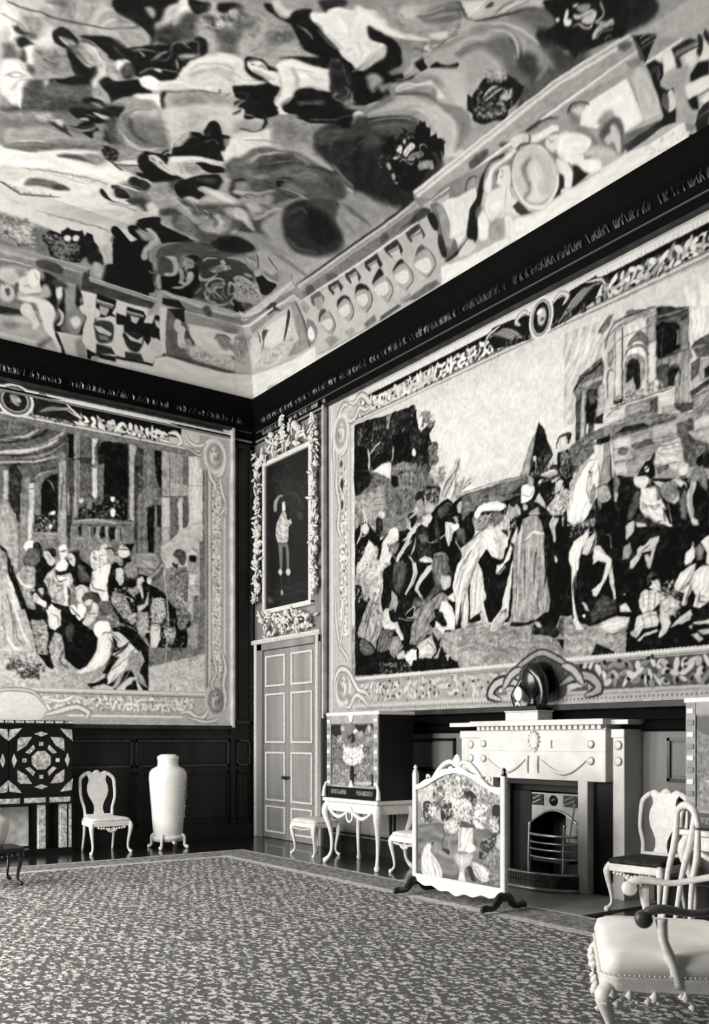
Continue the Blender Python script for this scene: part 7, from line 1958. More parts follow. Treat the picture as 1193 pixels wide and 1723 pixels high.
P 32 1.9 1810 943 21 21 7 -27 -14 -31 -28 -17 7 27
P 4 1.4 1827 995 17 19 7 9 13 0 10 17 3 -6 -6 -13 6 -18 0 -16 -13 -11 -16 15
C 88 1.6 1851 1012 8 -4 0 -9 -8 2
P 88 1.8 1817 995 37 -6 4 -17 -14 -6 -13 1 -7 12
P 50 1.8 1854 984 14 -6 -4 -10 -10 5
P 92 1.3 1834 915 4 50 20 -4 13 2 19 -15 7 -29 16 -8 16 -36 3 -22 -42 18 -39 22
C 50 1.5 1864 962 20 -7 10 -13 -4 -16 -13 8 -3 18 -10 4
C 94 1.5 1858 950 13 2 6 -12 -6 -21 -10 2
S 30 1.2 1.8 1868 942 4 -3
S 50 1.2 2.5 1861 918 16 -11 13 8
P 74 1.4 1844 936 10 -13 0 -9 -16 1
P 12 1.8 1900 902 16 -8 13 -30 -13 2
P 16 1.8 1831 905 33 -18 26 -13 0 -18 -73 14 7 22
P 80 1.8 1824 889 27 -10 13 -18 -33 6
P 82 1.3 1871 974 45 -15 25 -27 3 -17 -15 -8 -26 22 -19 26
P 54 1.8 1906 955 29 -6 9 -18 -15 -18 -16 19
C 88 1.5 1944 995 19 -4 0 -13 -6 -10 -13 3
C 30 1.5 1944 974 16 -6 -6 -10 -10 8
P 86 1.7 1922 963 13 4 22 -17 -10 -9
P 10 1.7 1984 986 6 14 18 6 12 5 0 -44 -24 8
P 48 1.3 1960 949 18 28 24 2 12 -26 0 -37 -24 31 -18 -1
P 80 1.3 1960 922 12 24 12 3 3 -11 -15 -29 0 -37 18 -9 3 -14 -18 4 -12 31
P 36 1.7 1941 915 13 19 6 -6 0 -64 -13 7
P 5 1.3 1987 943 33 -44 0 -68 -27 5 -3 27 -15 14 0 31
P 6 1.3 1897 925 32 -23 18 -36 31 -17 12 -12 -61 11
S 2 0.8 3.9 1751 1065 3 -82 7 -105
P 4 1.4 1603 918 417 -77 0 -267 0 -33 -224 34 0 46 -35 49 -73 -16 -85 39
P 60 2 1603 687 28 3 4 -25 15 -16 38 5 37 8 43 10 42 -7 -7 -22 -10 -16 0 -52 -68 -6 -122 8
D 264 8.6 50 80 1607 686 81 -38 115 17 -10 -90 -182 5
P 12 2 1692 583 15 28 33 -14 21 -8 4 -17 -73 5
P 86 1.4 1722 659 46 13 39 -7 -7 -19 -39 -14 -36 13
S 36 1.7 2.6 1736 632 60 -3
P 6 1.5 1603 918 47 -9 38 -19 30 7 7 -31 -22 -17 -15 -12 -38 -6
P 92 1.5 1619 848 16 25 27 10 26 19 -4 -23 -22 -32 -8 -22 -4 -24 -15 -21 -4 -18 4 -25 7 -31 8 -30 17 -26 -23 1 -9 38 -6 55 -2 67 -8 19
S 40 2.2 5.5 1646 793 -11 -31 3 -25
P 82 2 1662 838 11 31 30 16 0 -18 -15 -27 -7 -8
P 88 1.5 1696 827 7 25 15 -2 18 -21 18 -17 -3 -23 -15 -27 -14 -21 -12 -13 -11 1 -5 16 28 14 10 21 4 26 -22 9 -18 -9
P 78 1.9 1745 781 11 16 12 -82 -7 -5 -3 18 -11 30
S 60 1.7 4 1707 846 36 -24
P 26 2.9 1688 689 37 43 43 -23 0 -28 -43 -13 -33 -6
C 70 2.3 1662 716 11 -1 15 -20 -11 2
C 97 1.7 1665 687 8 0 -1 -9 -6 2
P 2 1 1761 888 6 -1 8 -213 -5 1
S 60 1.7 2.9 1740 872 11 -5 3 -29
P 84 1.4 1777 697 19 3 18 -22 -21 0 -14 4
C 80 1.6 1791 725 5 -2 -1 -4 -4 2
P 78 1.9 1796 882 21 -4 -7 -16 -10 -15 -5 10
P 56 1.9 1789 835 21 8 4 -21 -11 -18 -17 0 0 17
P 78 1.8 1827 806 0 17 11 7 6 -7 20 19 26 3 -3 -13 -16 -19 -27 -1 -17 -23 -10 -12 -10 4 3 16
P 72 1.8 1848 806 10 1 6 -15 7 32 10 4 -10 -37 -7 -21 -10 9
S 24 1.2 2.6 1864 828 -20 -11
P 30 1.8 1854 754 17 12 13 -10 -20 -9 -6 -18
P 90 1.4 1861 729 10 7 -7 9 10 -4 10 4 10 -13 0 -16 -17 5
P 90 1.4 1834 701 4 17 13 6 33 -4 13 -15 -3 -16 -23 -17 -27 0 -8 12
S 50 1.2 2.6 1861 720 0 -44
S 50 1.2 2.6 1881 715 -4 -36
P 86 1.4 1817 627 10 36 21 9 36 -2 6 -22 -6 -13 -40 -2 -13 -15
S 50 1.2 2.6 1844 667 4 -29
S 50 1.2 2.6 1864 670 7 -31
C 70 2.1 1810 628 11 5 10 -15 -10 -2
P 80 1.4 1827 609 24 15 33 5 3 -6 -36 -7 -13 -10
P 86 1.3 1894 705 22 -3 25 -14 3 -16 -22 -14 -19 13 -13 18
D 110 5.9 40 95 1894 732 35 4 12 -37 0 -38 -25 -8 -26 20
P 84 1.3 1894 683 22 -19 6 -22 -12 -23 -16 -10 -7 3 10 21 -7 18
P 78 1.3 1916 629 31 26 25 11 6 -14 -37 -17
P 70 1.3 1941 637 34 18 -3 -13 -25 -8
P 92 1.3 1929 725 18 27 25 12 12 1 -6 -18 -18 -24 -19 -13 -12 4
P 94 1.3 1955 775 2 18 15 9 6 16 5 -24 -2 -15 -6 -10 -15 -3
P 50 1.3 1981 797 12 12 12 -18 -3 -18 -15 -3
P 92 1.3 1978 747 21 11 21 -1 0 -78 -24 -13 -18 5 6 23 -9 17 -15 -36 -13 2 7 26 -13 7 25 13
P 94 1.3 1996 811 12 8 12 3 0 -65 -12 4 6 23 -9 12
S 55 1.5 3.5 1990 672 9 20 12 -7
S 60 1.5 3.8 1951 714 24 26 9 22
S 36 1.1 3.1 1960 681 12 35
P 78 1.3 1978 636 42 4 0 -11 -39 2
P 70 1.3 1987 619 33 0 0 -13 -18 -1
P 74 1.3 1972 610 15 4 18 -17 -12 -7
P 70 1.3 1966 627 12 4 -3 -11
S 60 2.6 5.5 714 1046 44 3 17 27
S 14 2.5 11.7 825 1087 8 -32 -12 -37
S 84 2.6 7 740 1062 18 28 -13 27
S 60 2.6 5.8 792 1063 -26 35 -17 19
C 84 3.3 833 1110 18 -6 -1 -15 -18 5
C 86 4.5 766 1022 26 -9 8 -27 -42 -39 -44 -19 -17 18 35 36
S 56 2.6 6.8 775 1005 -26 -46
C 78 4.4 766 961 51 -3 16 -32 -25 -26 -42 -5 -17 33
D 110 9.2 30 88 706 1017 127 -21 0 -160 -127 6
S 92 3.2 12.6 874 1033 32 4 8 -21
C 50 4.2 890 986 32 0 -8 -23 -32 0
S 40 2.4 4.4 866 1000 32 -15 32 9
S 84 3.3 16.6 858 962 -25 -36 -33 -20
S 78 2.4 6.6 866 980 48 -37
S 50 2.5 6.4 842 875 -25 -47 -42 -55
S 40 2.6 6.5 808 849 -42 -55 -26 -48
S 74 2.5 5.8 825 837 8 -41 -8 -38
S 34 2.5 3.2 792 801 25 -13 25 -12
S 34 2.5 3 792 821 33 -9
D 66 6.5 40 84 783 893 59 -18 0 -50 -59 7
C 8 3.1 976 1072 30 -3 7 -18 -15 -17 -18 14
C 66 2 972 1054 13 -5 -2 -17 -13 3
S 80 2.3 7.4 945 996 46 16 37 22
S 72 2.4 7.5 922 937 31 29 38 22
C 60 3 1013 1103 23 4 11 -25 -11 -17 -15 13
S 10 2.3 3.7 1013 1117 23 5 14 -22
S 66 2.3 8.2 1021 1073 -30 -9 -15 -6
S 72 2.3 6.1 1050 1114 8 -34 7 -30
C 80 3 1050 1048 29 4 7 -15 -21 -15
S 50 2.3 5.9 1043 998 15 -21
S 70 3.1 7.6 976 943 37 -44 -7 -32 -38 -38
S 78 3 11.9 1036 924 43 -7 7 -24 -36 -18 -22 -25 -15 -22
S 70 2.3 5.1 1013 828 23 -17 7 -13
S 84 2.3 3.2 1028 925 44 -11
S 46 2.2 3.6 1094 933 42 -6 20 -17
C 30 10.3 914 914 39 -1 0 -53 -23 -26 -20 32
C 42 9.5 1094 920 56 -5 0 -64 -42 -12 -22 40
S 60 2.2 3 1065 971 43 -8 35 17
S 40 2.2 3.6 1136 1064 20 5 21 -14
S 60 2.1 2.8 1177 1024 20 -9 7 8
C 26 4.8 1108 1056 28 12 27 -10 -13 -20 -28 -8
S 20 3 12.7 1094 1017 21 -41 7 -33
S 70 2.9 9.4 1156 1014 14 -34 -7 -35
S 50 2.1 3.4 1190 963 14 -30 13 -20
C 70 2.8 1197 1056 15 -1 0 -20 -12 2
C 60 2.8 1190 1111 20 0 4 -27 -17 -15 -10 20
S 40 2.1 3.8 1224 1099 19 18
S 40 2.1 3.2 1220 1096 33 10
S 40 2.1 3.4 1217 1105 10 20
S 66 2.2 4.1 1129 1093 34 38 27 30
S 40 2.2 5.5 1136 1077 27 35 21 28
P 42 2.3 1250 1080 142 -13 81 11 0 -17 -57 -21 -128 19 -19 -36 -13 3
C 92 2.6 1269 1015 19 18 44 4 48 -12 18 -15 -30 -6 -61 12 -25 -17
D 88 7.2 24 84 1269 1010 99 -6 12 -49 -111 16
C 40 2.6 1344 1000 30 2 12 -23 -36 -15
C 62 2.5 1410 1008 18 1 11 -24 -11 -14 -24 9
C 10 2.5 1416 1024 17 -8 -5 -12 -18 8
S 84 1.9 12.2 1398 972 -6 -24
S 50 2 6.1 1368 961 30 45
S 34 2.1 3.8 1243 936 26 13 38 15
S 96 2.8 7.2 1204 871 39 38 51 35
S 56 2.1 4.6 1190 819 27 59 39 38
S 52 2.1 4.6 1217 713 13 74 33 57
S 96 2.1 6.5 1204 781 26 68 39 47
S 62 2 3.8 1294 748 0 83
S 10 2 5.6 1288 884 32 4
S 86 2 2.1 1350 939 36 -24
S 86 2 2.3 1362 941 24 -21
S 84 2 2.1 1356 925 36 -15
S 84 2 7.1 1392 927 0 -34
S 88 2 2.5 1356 839 30 13
S 86 2 2.7 1368 829 24 18
C 72 2.9 1129 859 34 -3 7 -26 -14 -11 -20 -2 -11 24
S 30 2.2 3.8 1136 860 27 -4 10 -17
S 40 2.3 4.8 1108 793 -29 -43 -29 -44
S 66 2.2 4.9 1136 799 -42 -32
S 92 2.2 11.4 1136 776 27 -35 21 -30
S 34 2.2 3.7 1101 752 28 -8
S 90 2.2 5.5 1108 724 21 -21
C 80 3.2 858 789 32 -1 8 -23 -16 -18 -28 3
C 8 3.2 878 786 24 -7 0 -25 -18 2
S 88 2.4 9.7 858 739 48 -9 39 -43
S 30 2.4 5.2 882 683 -8 30 40 11
S 30 2.5 5.8 825 678 8 44
S 88 2.3 11.6 968 647 23 -31
S 90 2.3 14.2 1013 648 -22 -36
D 88 6.1 50 80 1163 700 338 -20 0 -98 -297 2
S 44 2.1 3.5 1204 647 52 4 51 -8
S 80 2 2.7 1282 693 50 4
S 66 2 6.7 1307 725 13 -23
C 70 2.6 1362 715 30 9 0 -21 -48 -25
S 40 2.6 5.2 1439 836 -6 -83 -5 -49
S 44 2.5 4.5 1479 887 0 -139
S 26 1.5 4.3 1713 1370 32 34
S 26 1.4 3.1 1733 1328 31 49 113 -2
S 40 1.4 2.4 1751 1306 25 27 90 2
S 30 1.4 3 1784 1360 2 -175
S 40 1.4 2.3 1854 1369 3 -181
S 40 1.4 2.3 1880 1359 2 -154
S 30 2.1 3.3 1795 1292 12 10 35 -7 18 -25
S 64 1.4 2.9 1837 1248 1 -49
S 8 1.5 3.3 1637 1255 24 19 65 20
S 60 1.5 2.9 1648 1247 72 8
S 24 1.5 3.9 1671 1224 3 -99
S 66 1.5 3.6 1700 1220 20 -26 -7 -28
S 20 1.4 2 1745 1106 132 -1 56 -1
S 70 1.4 2.1 1751 1135 115 -3
S 24 1.4 2.6 1751 1175 68 0 103 -2
D 66 4.4 16 84 1770 1190 72 3 0 -20 -72 2
S 40 1.4 2.1 1758 1073 37 0
S 40 1.3 1.4 1888 1068 56 -5
S 40 1.3 1.4 1888 1049 61 -6
S 40 1.3 1.4 1888 1030 67 -7
S 44 1.4 1.5 1807 1075 70 -4
C 40 1.9 1776 1073 25 -6 -6 -14 -19 5
S 24 1.3 3.4 1992 1230 26 14
S 60 1.3 3.1 1976 1138 42 6
S 14 1.3 4 1971 1135 47 4
S 60 1.3 4.2 1955 1219 5 -85
S 16 1.3 3.2 1916 1222 17 0 11 -18 0 -33
C 80 3.1 1589 1147 21 0 7 -23 -17 -17 -14 14
S 12 2.4 4.4 1578 1134 15 17 27 -2 4 -16
D 110 6 10 70 1593 1114 41 -21 7 -54 -41 4
D 110 7.4 26 92 1550 1028 63 2 14 -72 -77 -17
S 92 2.4 7.3 1571 969 29 48
S 98 2.3 9.8 1654 1026 -13 -50 -7 -40
S 56 2.3 3.9 1700 1056 -19 -36 0 -37 19 -24
S 10 1.5 2.9 1684 1037 10 -5
S 50 2.2 3.9 1713 1053 7 -42 -13 -38
S 60 2.3 2.9 1661 1055 20 11 26 -1
D 88 5.3 30 92 1613 929 94 -7 -7 -40 -80 4
S 50 2.3 5.3 1700 897 7 -37 -20 -27
S 96 3.1 6.3 1641 861 40 24
S 56 2.3 4.7 1641 819 3 -63
S 92 2.2 4.2 1700 836 39 -17 6 -26
C 66 2.9 1713 992 26 -1 9 -27 -15 -12 -20 14
S 20 2.2 2.9 1710 993 23 5 18 -17
C 94 1.8 1848 1011 12 -3 0 -9 -12 2
S 20 1.4 4.8 1877 1033 -11 -21 -29 -13
C 88 2.7 1819 993 41 -9 -12 -22 -23 10
C 92 2.7 1857 956 20 0 6 -25 -17 -6 -12 17
S 24 2 4.3 1871 962 17 -8 9 -26
S 52 2.1 2.8 1842 929 18 -13 28 -1
S 50 2 3.7 1842 905 35 -26 23 -4
S 84 2 5.2 1911 911 11 -41
S 30 2 3.2 1900 903 5 -29
C 56 2.6 1900 961 33 -3 5 -34 -22 -10 -22 24
S 78 2 3.9 1922 965 33 -17 5 -10
C 88 2.6 1941 994 22 -6 0 -18 -19 0
S 66 1.9 10.6 1976 948 -5 -40 5 -39
S 40 2.5 11 1992 968 10 -21
S 30 2.1 3.6 1807 873 6 13 -6 -28
C 76 2.8 1798 884 21 6 0 -24 -18 -12
S 80 2.1 6.9 1813 793 29 29 35 14
S 72 2.1 5.9 1854 796 6 -15 11 32 15 26
S 50 1.4 2.1 1877 744 11 -20
S 50 1.4 2.2 1888 747 6 -24
S 60 2.1 3.4 1842 720 6 -35
S 60 2.1 3.5 1866 717 0 -39
S 56 2.1 3 1842 657 24 7 22 -3
S 40 2 2.9 1894 689 28 21 33 -14
D 110 4.6 40 96 1888 714 56 2 5 -57 -55 -22
S 40 1.9 4.4 1944 712 32 42
S 44 1.9 2.9 1976 809 16 -30
S 44 1.9 4.3 2002 800 -5 -31
S 50 1.9 3.8 1976 735 -11 -31 -10 -31
S 46 1.9 3.8 1997 700 -5 -18 21 -7
'''
TAPB = '''
P 45 2.1 1036 1558 -846 -38 0 -986 846 -22
P 74 8.4 1036 688 -134 18 -121 -54 -213 -43 -341 93 0 -180 809 -20
D 330 17 58 88 999 680 -197 -40 -234 -42 -341 81 0 -135 772 -21
P 36 2 1037 1431 -90 11 -112 -2 -83 -1 0 -332 285 -37
C 34 5.5 999 1435 -71 7 -66 -4 26 -25 53 -23 58 -8
S 55 1.7 3.2 947 1435 4 -24
S 70 1.7 7.6 999 1372 -58 13 -46 17 -47 32
S 14 1.7 8.3 999 1360 -58 13 -59 21 -51 33 -10 9
S 36 1.3 10.8 999 1349 -58 12 -66 21 -40 28 -21 24
S 76 1.7 14.7 999 1329 -61 11 -56 17 -61 31 -34 31 -21 17
S 20 1.3 5.1 999 1318 -71 12 -66 17 -54 27 -42 38 -14 16
S 50 1.3 7.7 999 1308 -71 10 -66 19 -61 31 -45 36
S 76 1.3 4.6 999 1293 -84 18 -67 15 -54 26
S 16 1.3 5.2 999 1285 -91 18 -67 17 -47 18
C 46 2.3 794 1352 -14 13 -24 4 -4 -23 21 -11
P 14 2 951 1291 -23 11 -20 -31 7 -166 36 -5
P 32 2 908 1305 -114 23 -10 -15 64 -38 20 -24 14 -2 23 10
P 62 1.5 967 1275 -13 2 0 -100 16 -2
P 46 1.5 905 1259 -23 10 0 -159 33 -5
S 60 1.3 3 910 1204 1 -98
P 74 1.5 885 1245 -17 3 -1 -17 1 -120 19 -2
S 20 1.3 5.3 885 1225 -18 3
P 44 1.5 867 1258 -19 23 -61 24 0 -10 41 -20 13 -20 4 -141 22 -2
S 60 1.3 3.8 865 1262 -17 19 -61 26
P 4 1.5 843 1228 -5 28 -24 24 -29 14 2 -191 58 -8
S 46 1.3 5.2 825 1265 -14 -8 -12 -26
D 44 8.9 12 76 845 1153 -51 14 -4 -65 55 -7
C 90 1.7 811 1158 -14 5 0 -10 11 -9
P 60 2.1 785 1333 -29 9 -7 -44 7 -191 33 -4 -5 155
S 34 1.8 6.8 766 1295 7 -70 4 -62
S 84 1.3 4.8 778 1320 2 -48
P 26 2.1 752 1439 -21 0 0 -309 18 -3
P 6 1.6 749 1436 -18 0 2 -80 16 -3
P 56 1.6 730 1436 -20 0 0 -83 2 -209 25 -3 -7 125
S 20 1.4 4.1 733 1351 -23 4
S 84 1.4 4.8 749 1236 2 -42 1 -28
P 34 2.1 710 1436 -44 2 2 -211 42 -6
P 24 2.1 710 1360 -44 8 0 -21 44 -8
P 80 1.6 666 1436 -22 2 6 -18 9 -16 -2 -56 11 -2
P 82 1.6 666 1333 -18 3 0 -113 18 8
P 34 1.6 644 1435 -34 -1 10 -34 2 -46 28 -5 3 56
P 10 1.6 646 1420 -36 18 14 -42 0 -42 20 -7
S 54 1.4 4.2 595 1437 18 -32 4 -43
P 44 1.6 648 1336 -35 5 2 -113 31 -5
P 6 1.6 591 1438 -44 1 0 -269 170 -23 -3 38 -97 43 -2 127 -2 43
D 110 10.7 8 60 714 1217 -167 32 0 -79 170 -23
C 76 1.8 710 1217 -12 2 0 -14 12 -2
C 92 1.8 598 1241 -16 3 0 -15 13 -3
C 92 1.8 595 1195 -13 2 4 -22 9 -1
C 50 2.4 685 1207 -17 3 0 -25 17 4
S 58 1.4 7.1 685 1189 0 -34
C 60 9.2 980 1160 -20 16 -19 -23 -7 -51 46 -6
P 5 1.9 621 1436 -89 5 2 -273 91 -9
D 66 12.5 6 50 625 1224 -85 13 -2 -66 87 -12
C 92 2.1 600 1240 -19 3 4 -17 11 -1
C 92 2.1 598 1196 -17 0 4 -23 13 0
P 68 1.9 532 1441 -31 -3 9 -64 0 -207 24 -3 -5 132
P 26 1.9 510 1374 -9 64 -26 -4 0 -137 22 -45 4 -156 9 -1
P 46 1.9 475 1434 -45 4 -4 -125 40 -15 13 48
D 88 17.2 38 58 492 1336 -66 10 4 -202 67 -9
P 8 2 432 1438 -29 1 0 -190 14 65 9 32
P 46 1.9 492 1252 -39 48 -45 7 -5 -67 27 -12 31 -127 36 -4
P 8 1.9 461 1224 -31 13 5 -133 26 -3
P 10 2 421 1238 -18 2 2 -132 14 -2
P 68 2 403 1439 -108 2 0 -155 108 -16
P 60 2 371 1432 -55 5 5 -107 50 0
P 40 2 318 1437 -23 2 0 -114 23 5
P 78 2 403 1270 -32 5 0 -163 32 -4
P 40 2 369 1275 -30 5 3 -146 27 -21
P 80 2 339 1275 -21 4 0 -120 17 -24
P 36 2 318 1283 -23 8 2 -112 21 -20
P 86 2 295 1439 -59 8 2 -318 97 -12 -19 46 -21 16
S 50 1.2 2.5 403 1269 -108 16
S 54 1.2 2.6 295 1329 -59 10
S 30 1.1 2.7 371 1428 0 -149
P 80 2.7 371 1112 -55 51 -78 49 0 -83
P 60 2 1037 1121 -109 16 -10 -113 7 -88 35 50 77 24
S 24 1.3 4.6 918 1138 0 -181
P 50 2 915 1132 -27 3 7 -74 16 -70
P 78 1.5 888 1135 -16 3 3 -75 13 -12
P 10 1.5 868 1138 -78 11 0 -58 78 -10
D 66 10.2 8 80 868 1132 -74 10 0 -48 74 -10
C 90 1.7 818 1111 -10 5 0 -14 10 -4
P 46 1.5 878 1079 -91 9 0 -55 81 11
S 66 1.3 3.1 878 1076 -91 8
S 58 1.3 3 872 1058 -85 16
P 60 1.6 789 1149 -30 4 0 -103 21 -3 9 41
S 30 1.8 6.5 766 1101 11 -15
P 16 2.1 759 1153 -21 3 0 -110 11 -9
P 48 1.6 738 1143 -85 11 -106 1 0 -158 128 -7 35 31 14 16 25 -3
S 72 1.4 4.6 731 1135 -78 16 -106 -2
S 30 1.4 2.1 724 1125 -156 14
P 12 1.1 717 1121 -14 5 0 -38 7 -4
P 12 1.1 662 1125 -9 5 -3 -21 10 -15
P 10 1.1 631 1133 -11 1 0 -39 11 -8 8 13
P 10 1.1 602 1133 -22 3 4 -40 11 -8 11 13
S 74 0.9 7.9 675 1123 -2 -41
S 74 0.9 8 644 1127 0 -45
S 78 0.9 9.6 613 1128 -2 -49
S 74 0.9 8.9 574 1129 2 -46
S 60 0.9 2.8 738 1077 -56 7
D 66 9.2 36 62 731 1074 -92 -2 0 -25 85 -7
P 5 2.1 868 1020 -33 -20 -41 -23 -49 26 -28 10 -57 -35 15 -65 49 -5 21 26 0 -97 -56 -16 -14 -83 240 -15 -33 103 29 65 10 46 -19 29
P 4 2 986 1029 -26 -20 -16 -41 -16 -45 -26 -75 -27 -55 -3 -65 16 -1 50 128 16 78 6 53
C 62 5.5 1037 1010 -70 -5 -13 -45 6 -27 13 -48 64 -26
D 132 13.1 36 76 986 1003 -26 -11 0 -106 20 -15
P 70 2 1037 859 -77 74 -9 -13 -36 -97 -30 -96 152 -10
P 82 2 955 933 -14 -32 -26 -71 -20 -56 -13 -47 43 -3 13 97 13 66
S 40 1.7 4.6 944 834 -16 -110
S 50 1.7 3.9 973 852 -3 -100
C 94 2.3 903 1029 -11 18 -17 4 -8 -17 5 -18 16 -7 10 7
C 8 2.3 872 1043 -24 0 -10 -43 30 3 0 14
C 44 2.3 898 1006 -23 6 -3 -26 23 -6
P 60 2 928 929 -23 36 -30 7 -13 -22 3 -55 17 -8 -20 -66 10 -8 23 25 13 53
D 88 8 30 80 921 957 -53 12 -3 -74 10 -68 23 18 10 53
S 84 1.7 7.7 921 923 -19 -25 -34 0
S 76 1.7 6.9 925 926 -20 26
C 78 2.3 835 1014 -17 12 -10 -13 -11 -22 11 -19 17 12
C 10 1.7 825 1028 -28 4 -3 -27 10 -1 10 15
P 92 2.1 784 1030 -11 15 -14 2 -7 -17 4 -21 10 -8 -17 -15 10 -26 25 -6 13 9 -7 22 -13 11 5 17
S 30 1.3 2.4 780 1025 -24 6
P 92 1.6 784 1037 -14 15 -12 -2 -2 -17 24 -4
C 82 2.4 754 1020 -19 9 -11 -23 7 -29 18 19
C 10 1.8 745 1029 -31 6 -4 -35 11 -11 10 30
P 74 2.1 838 918 -17 29 -27 23 0 -34 -28 10 -21 9 -7 -6 -7 -20 14 -23 -14 -16 21 16 -3 -69 17 2 42 10 10 37
D 110 9.6 30 88 831 932 -86 16 4 -104 52 6
P 92 2.1 801 935 -35 4 -21 6 4 -39 17 12 28 4
P 88 1.6 770 918 -14 5 -4 -79 14 -2
S 88 1.8 9.4 811 941 7 -41
C 30 3 717 986 -21 -5 -21 -47 35 -3
S 60 1.4 2.9 717 979 -17 -9
C 90 3 668 1033 -26 10 -7 -31 4 -25 25 -10 9 31
C 92 3 642 1040 -25 20 -7 -34 7 -37 25 5
C 66 2.5 613 1046 -26 7 -7 -31 22 -10
P 95 2.7 668 963 -22 30 -44 9 -15 -24 4 -43 19 -23 -4 -42 25 -2 11 27 29 5 4 20 -15 23
D 57 9.3 30 84 671 1036 -32 7 -22 31 -44 -8 7 -48 30 -3 7 -18 43 -26
C 80 2.4 635 1058 -15 16 -10 -13 7 -11
C 88 2.3 870 864 -8 11 -21 -12 -16 -19 3 -17 20 9 17 8
P 6 1.5 862 875 -17 25 -24 -14 -13 -30 6 -11 27 8
C 66 1.7 853 889 -15 5 0 -24 14 3
P 94 2.1 828 813 -20 29 -21 -15 -10 -27 3 -34 21 -19 13 9 -3 25 17 12
P 60 2 875 742 -3 17 -31 23 -27 -5 0 -45 58 -4
D 66 7.4 30 84 878 776 -37 6 -27 -8 0 -42 58 -4
S 80 1.8 5.4 838 830 -3 -51
C 84 2.4 724 905 -24 13 -22 -19 15 -15 3 -22 14 -8 11 13
C 90 2.4 749 837 -18 8 -14 -16 4 -17 17 2
P 94 2.1 717 847 -17 8 -15 -20 8 -28 17 -19 14 16
C 8 2.4 700 876 -25 16 -29 -1 -7 -27 29 4 25 -12
C 80 2.4 693 859 -15 8 -10 -6 7 -14 14 -2
C 86 2.4 664 855 -14 4 -8 -24 8 -25 18 9
P 82 2.1 685 821 -25 13 -7 -38 29 -23 21 9
C 34 3.1 635 861 -37 3 -14 -35 26 -12 25 5
D 66 9.4 30 76 591 850 -23 2 0 -57 42 18
P 60 2.3 507 1056 -100 4 0 -77 47 -9 38 7
S 78 1.5 4.7 504 1047 -74 5
S 36 1.5 2.6 492 1032 -85 2
S 76 1.5 4.7 477 1019 -70 4
S 36 1.5 3.7 488 1000 -65 0
P 46 1.7 500 1147 -42 5 0 -94 42 -2
P 8 1.7 456 1153 -22 2 0 -95 22 -2
P 44 1.7 432 1156 -25 3 0 -114 25 12
P 68 1.7 403 1159 -32 5 0 -52 32 -22
P 76 2.3 407 1086 -64 44 -93 42 0 -339 117 65 32 108
P 6 2.2 597 992 -11 37 -41 51 -38 4 19 -38 -7 -28 -27 -22 0 -22 -34 0 -4 -32 -31 -8 -32 -19 -24 -39 -56 -40 -24 -20 16 -96 143 -8 15 33 61 39 38 12 26 41 18 41 8 49
C 90 2.5 571 1059 -18 16 -23 -11 -2 -25 21 -10 18 5
C 62 2.5 612 1040 -22 9 -15 -26 15 -20 14 6
C 50 2.5 575 1026 -22 -1 -4 -21 18 -5
P 56 2.2 549 983 -15 30 -19 9 -19 -27 -4 -28 23 -10 19 2
S 78 1.9 6.3 549 990 -15 23
P 86 2.2 579 987 -19 5 -7 -17 1 -29 2 -14 11 2 12 14
C 58 2.5 534 920 -30 10 -4 22 -16 -28 16 -23 22 -2
P 84 2.2 500 959 -23 10 -8 -14 15 -16 -11 -43 8 -8 11 36
P 86 2.3 461 963 -15 9 -16 5 20 -35 11 6
P 36 2.3 446 975 -23 32 -20 28 -12 -6 0 -30 24 -28 23 -20
C 80 2.6 407 1064 -16 7 -4 -20 16 -9
P 66 2.7 597 885 -15 23 -33 -11 -19 -27 -11 -42 30 -17 22 23 22 30
D 110 9.5 30 84 593 900 -55 -2 -16 -71 45 -3
P 72 2.2 500 861 -31 10 -11 41 -4 4 0 -47 30 -24 12 -5
P 76 2.2 538 815 -23 20 -15 1 0 -36 22 -9
P 64 2.2 496 837 -38 6 -4 -54 15 -37 23 5 8 36
D 88 9.7 40 84 496 840 -42 4 0 -84 46 18
P 72 2.3 450 855 -20 38 -23 9 -16 -28 -8 -43 24 -28 31 2
D 110 9.1 36 92 446 891 -55 5 -8 -73 55 -15
P 82 2.3 442 801 -31 -2 -4 -51 16 -35 23 -1 4 48
C 86 2.6 391 786 -40 3 0 -37 16 -20 24 25
D 66 7.6 30 84 407 800 -56 -4 8 -74 40 -3
P 52 2.3 387 1007 -44 12 -40 4 -4 -44 0 -52 -4 -97 12 -38 32 -10 4 81 28 28 20 64
P 36 2.9 339 1005 -36 18 -8 -58 4 -61 28 5 16 43 24 20
D 132 13.2 20 74 367 998 -64 18 0 -209 32 -2 16 87
S 72 2 8.7 319 984 12 -60
S 76 2 7.3 351 915 -32 -20 -12 -21
S 12 2 4.3 367 972 -32 22 -32 22
C 30 2.6 359 1062 -16 20 -28 0 -8 -29 8 -27 16 6 12 17
C 72 2.6 359 1051 -20 6 -12 -21 24 -10
C 16 2 359 1032 -20 1 4 -18 12 3
P 62 2.4 299 1001 -4 61 -16 39 -17 -6 -8 -29 0 -67
C 84 2 299 1072 -20 18 -17 -10 0 -11 33 -4
C 12 2 291 1066 -25 3 4 -20 17 -5
C 86 2.7 291 987 -21 10 -8 -22 8 -38 21 5
P 66 2.4 295 957 -41 4 0 -128 33 -10 -8 76
P 40 2.4 274 914 -22 10 0 -98 22 6
P 58 2.9 303 792 -51 34 0 -103 43 -2
S 68 1 3.6 399 1065 -8 -117 -16 -109 4 -67 10 -57
P 68 2.5 1035 804 -137 11 -33 -99 0 -42 37 -11 53 18 80 -8
S 84 2.2 17 898 731 -20 -45
S 46 2.2 5 935 803 -12 -82 -21 -24
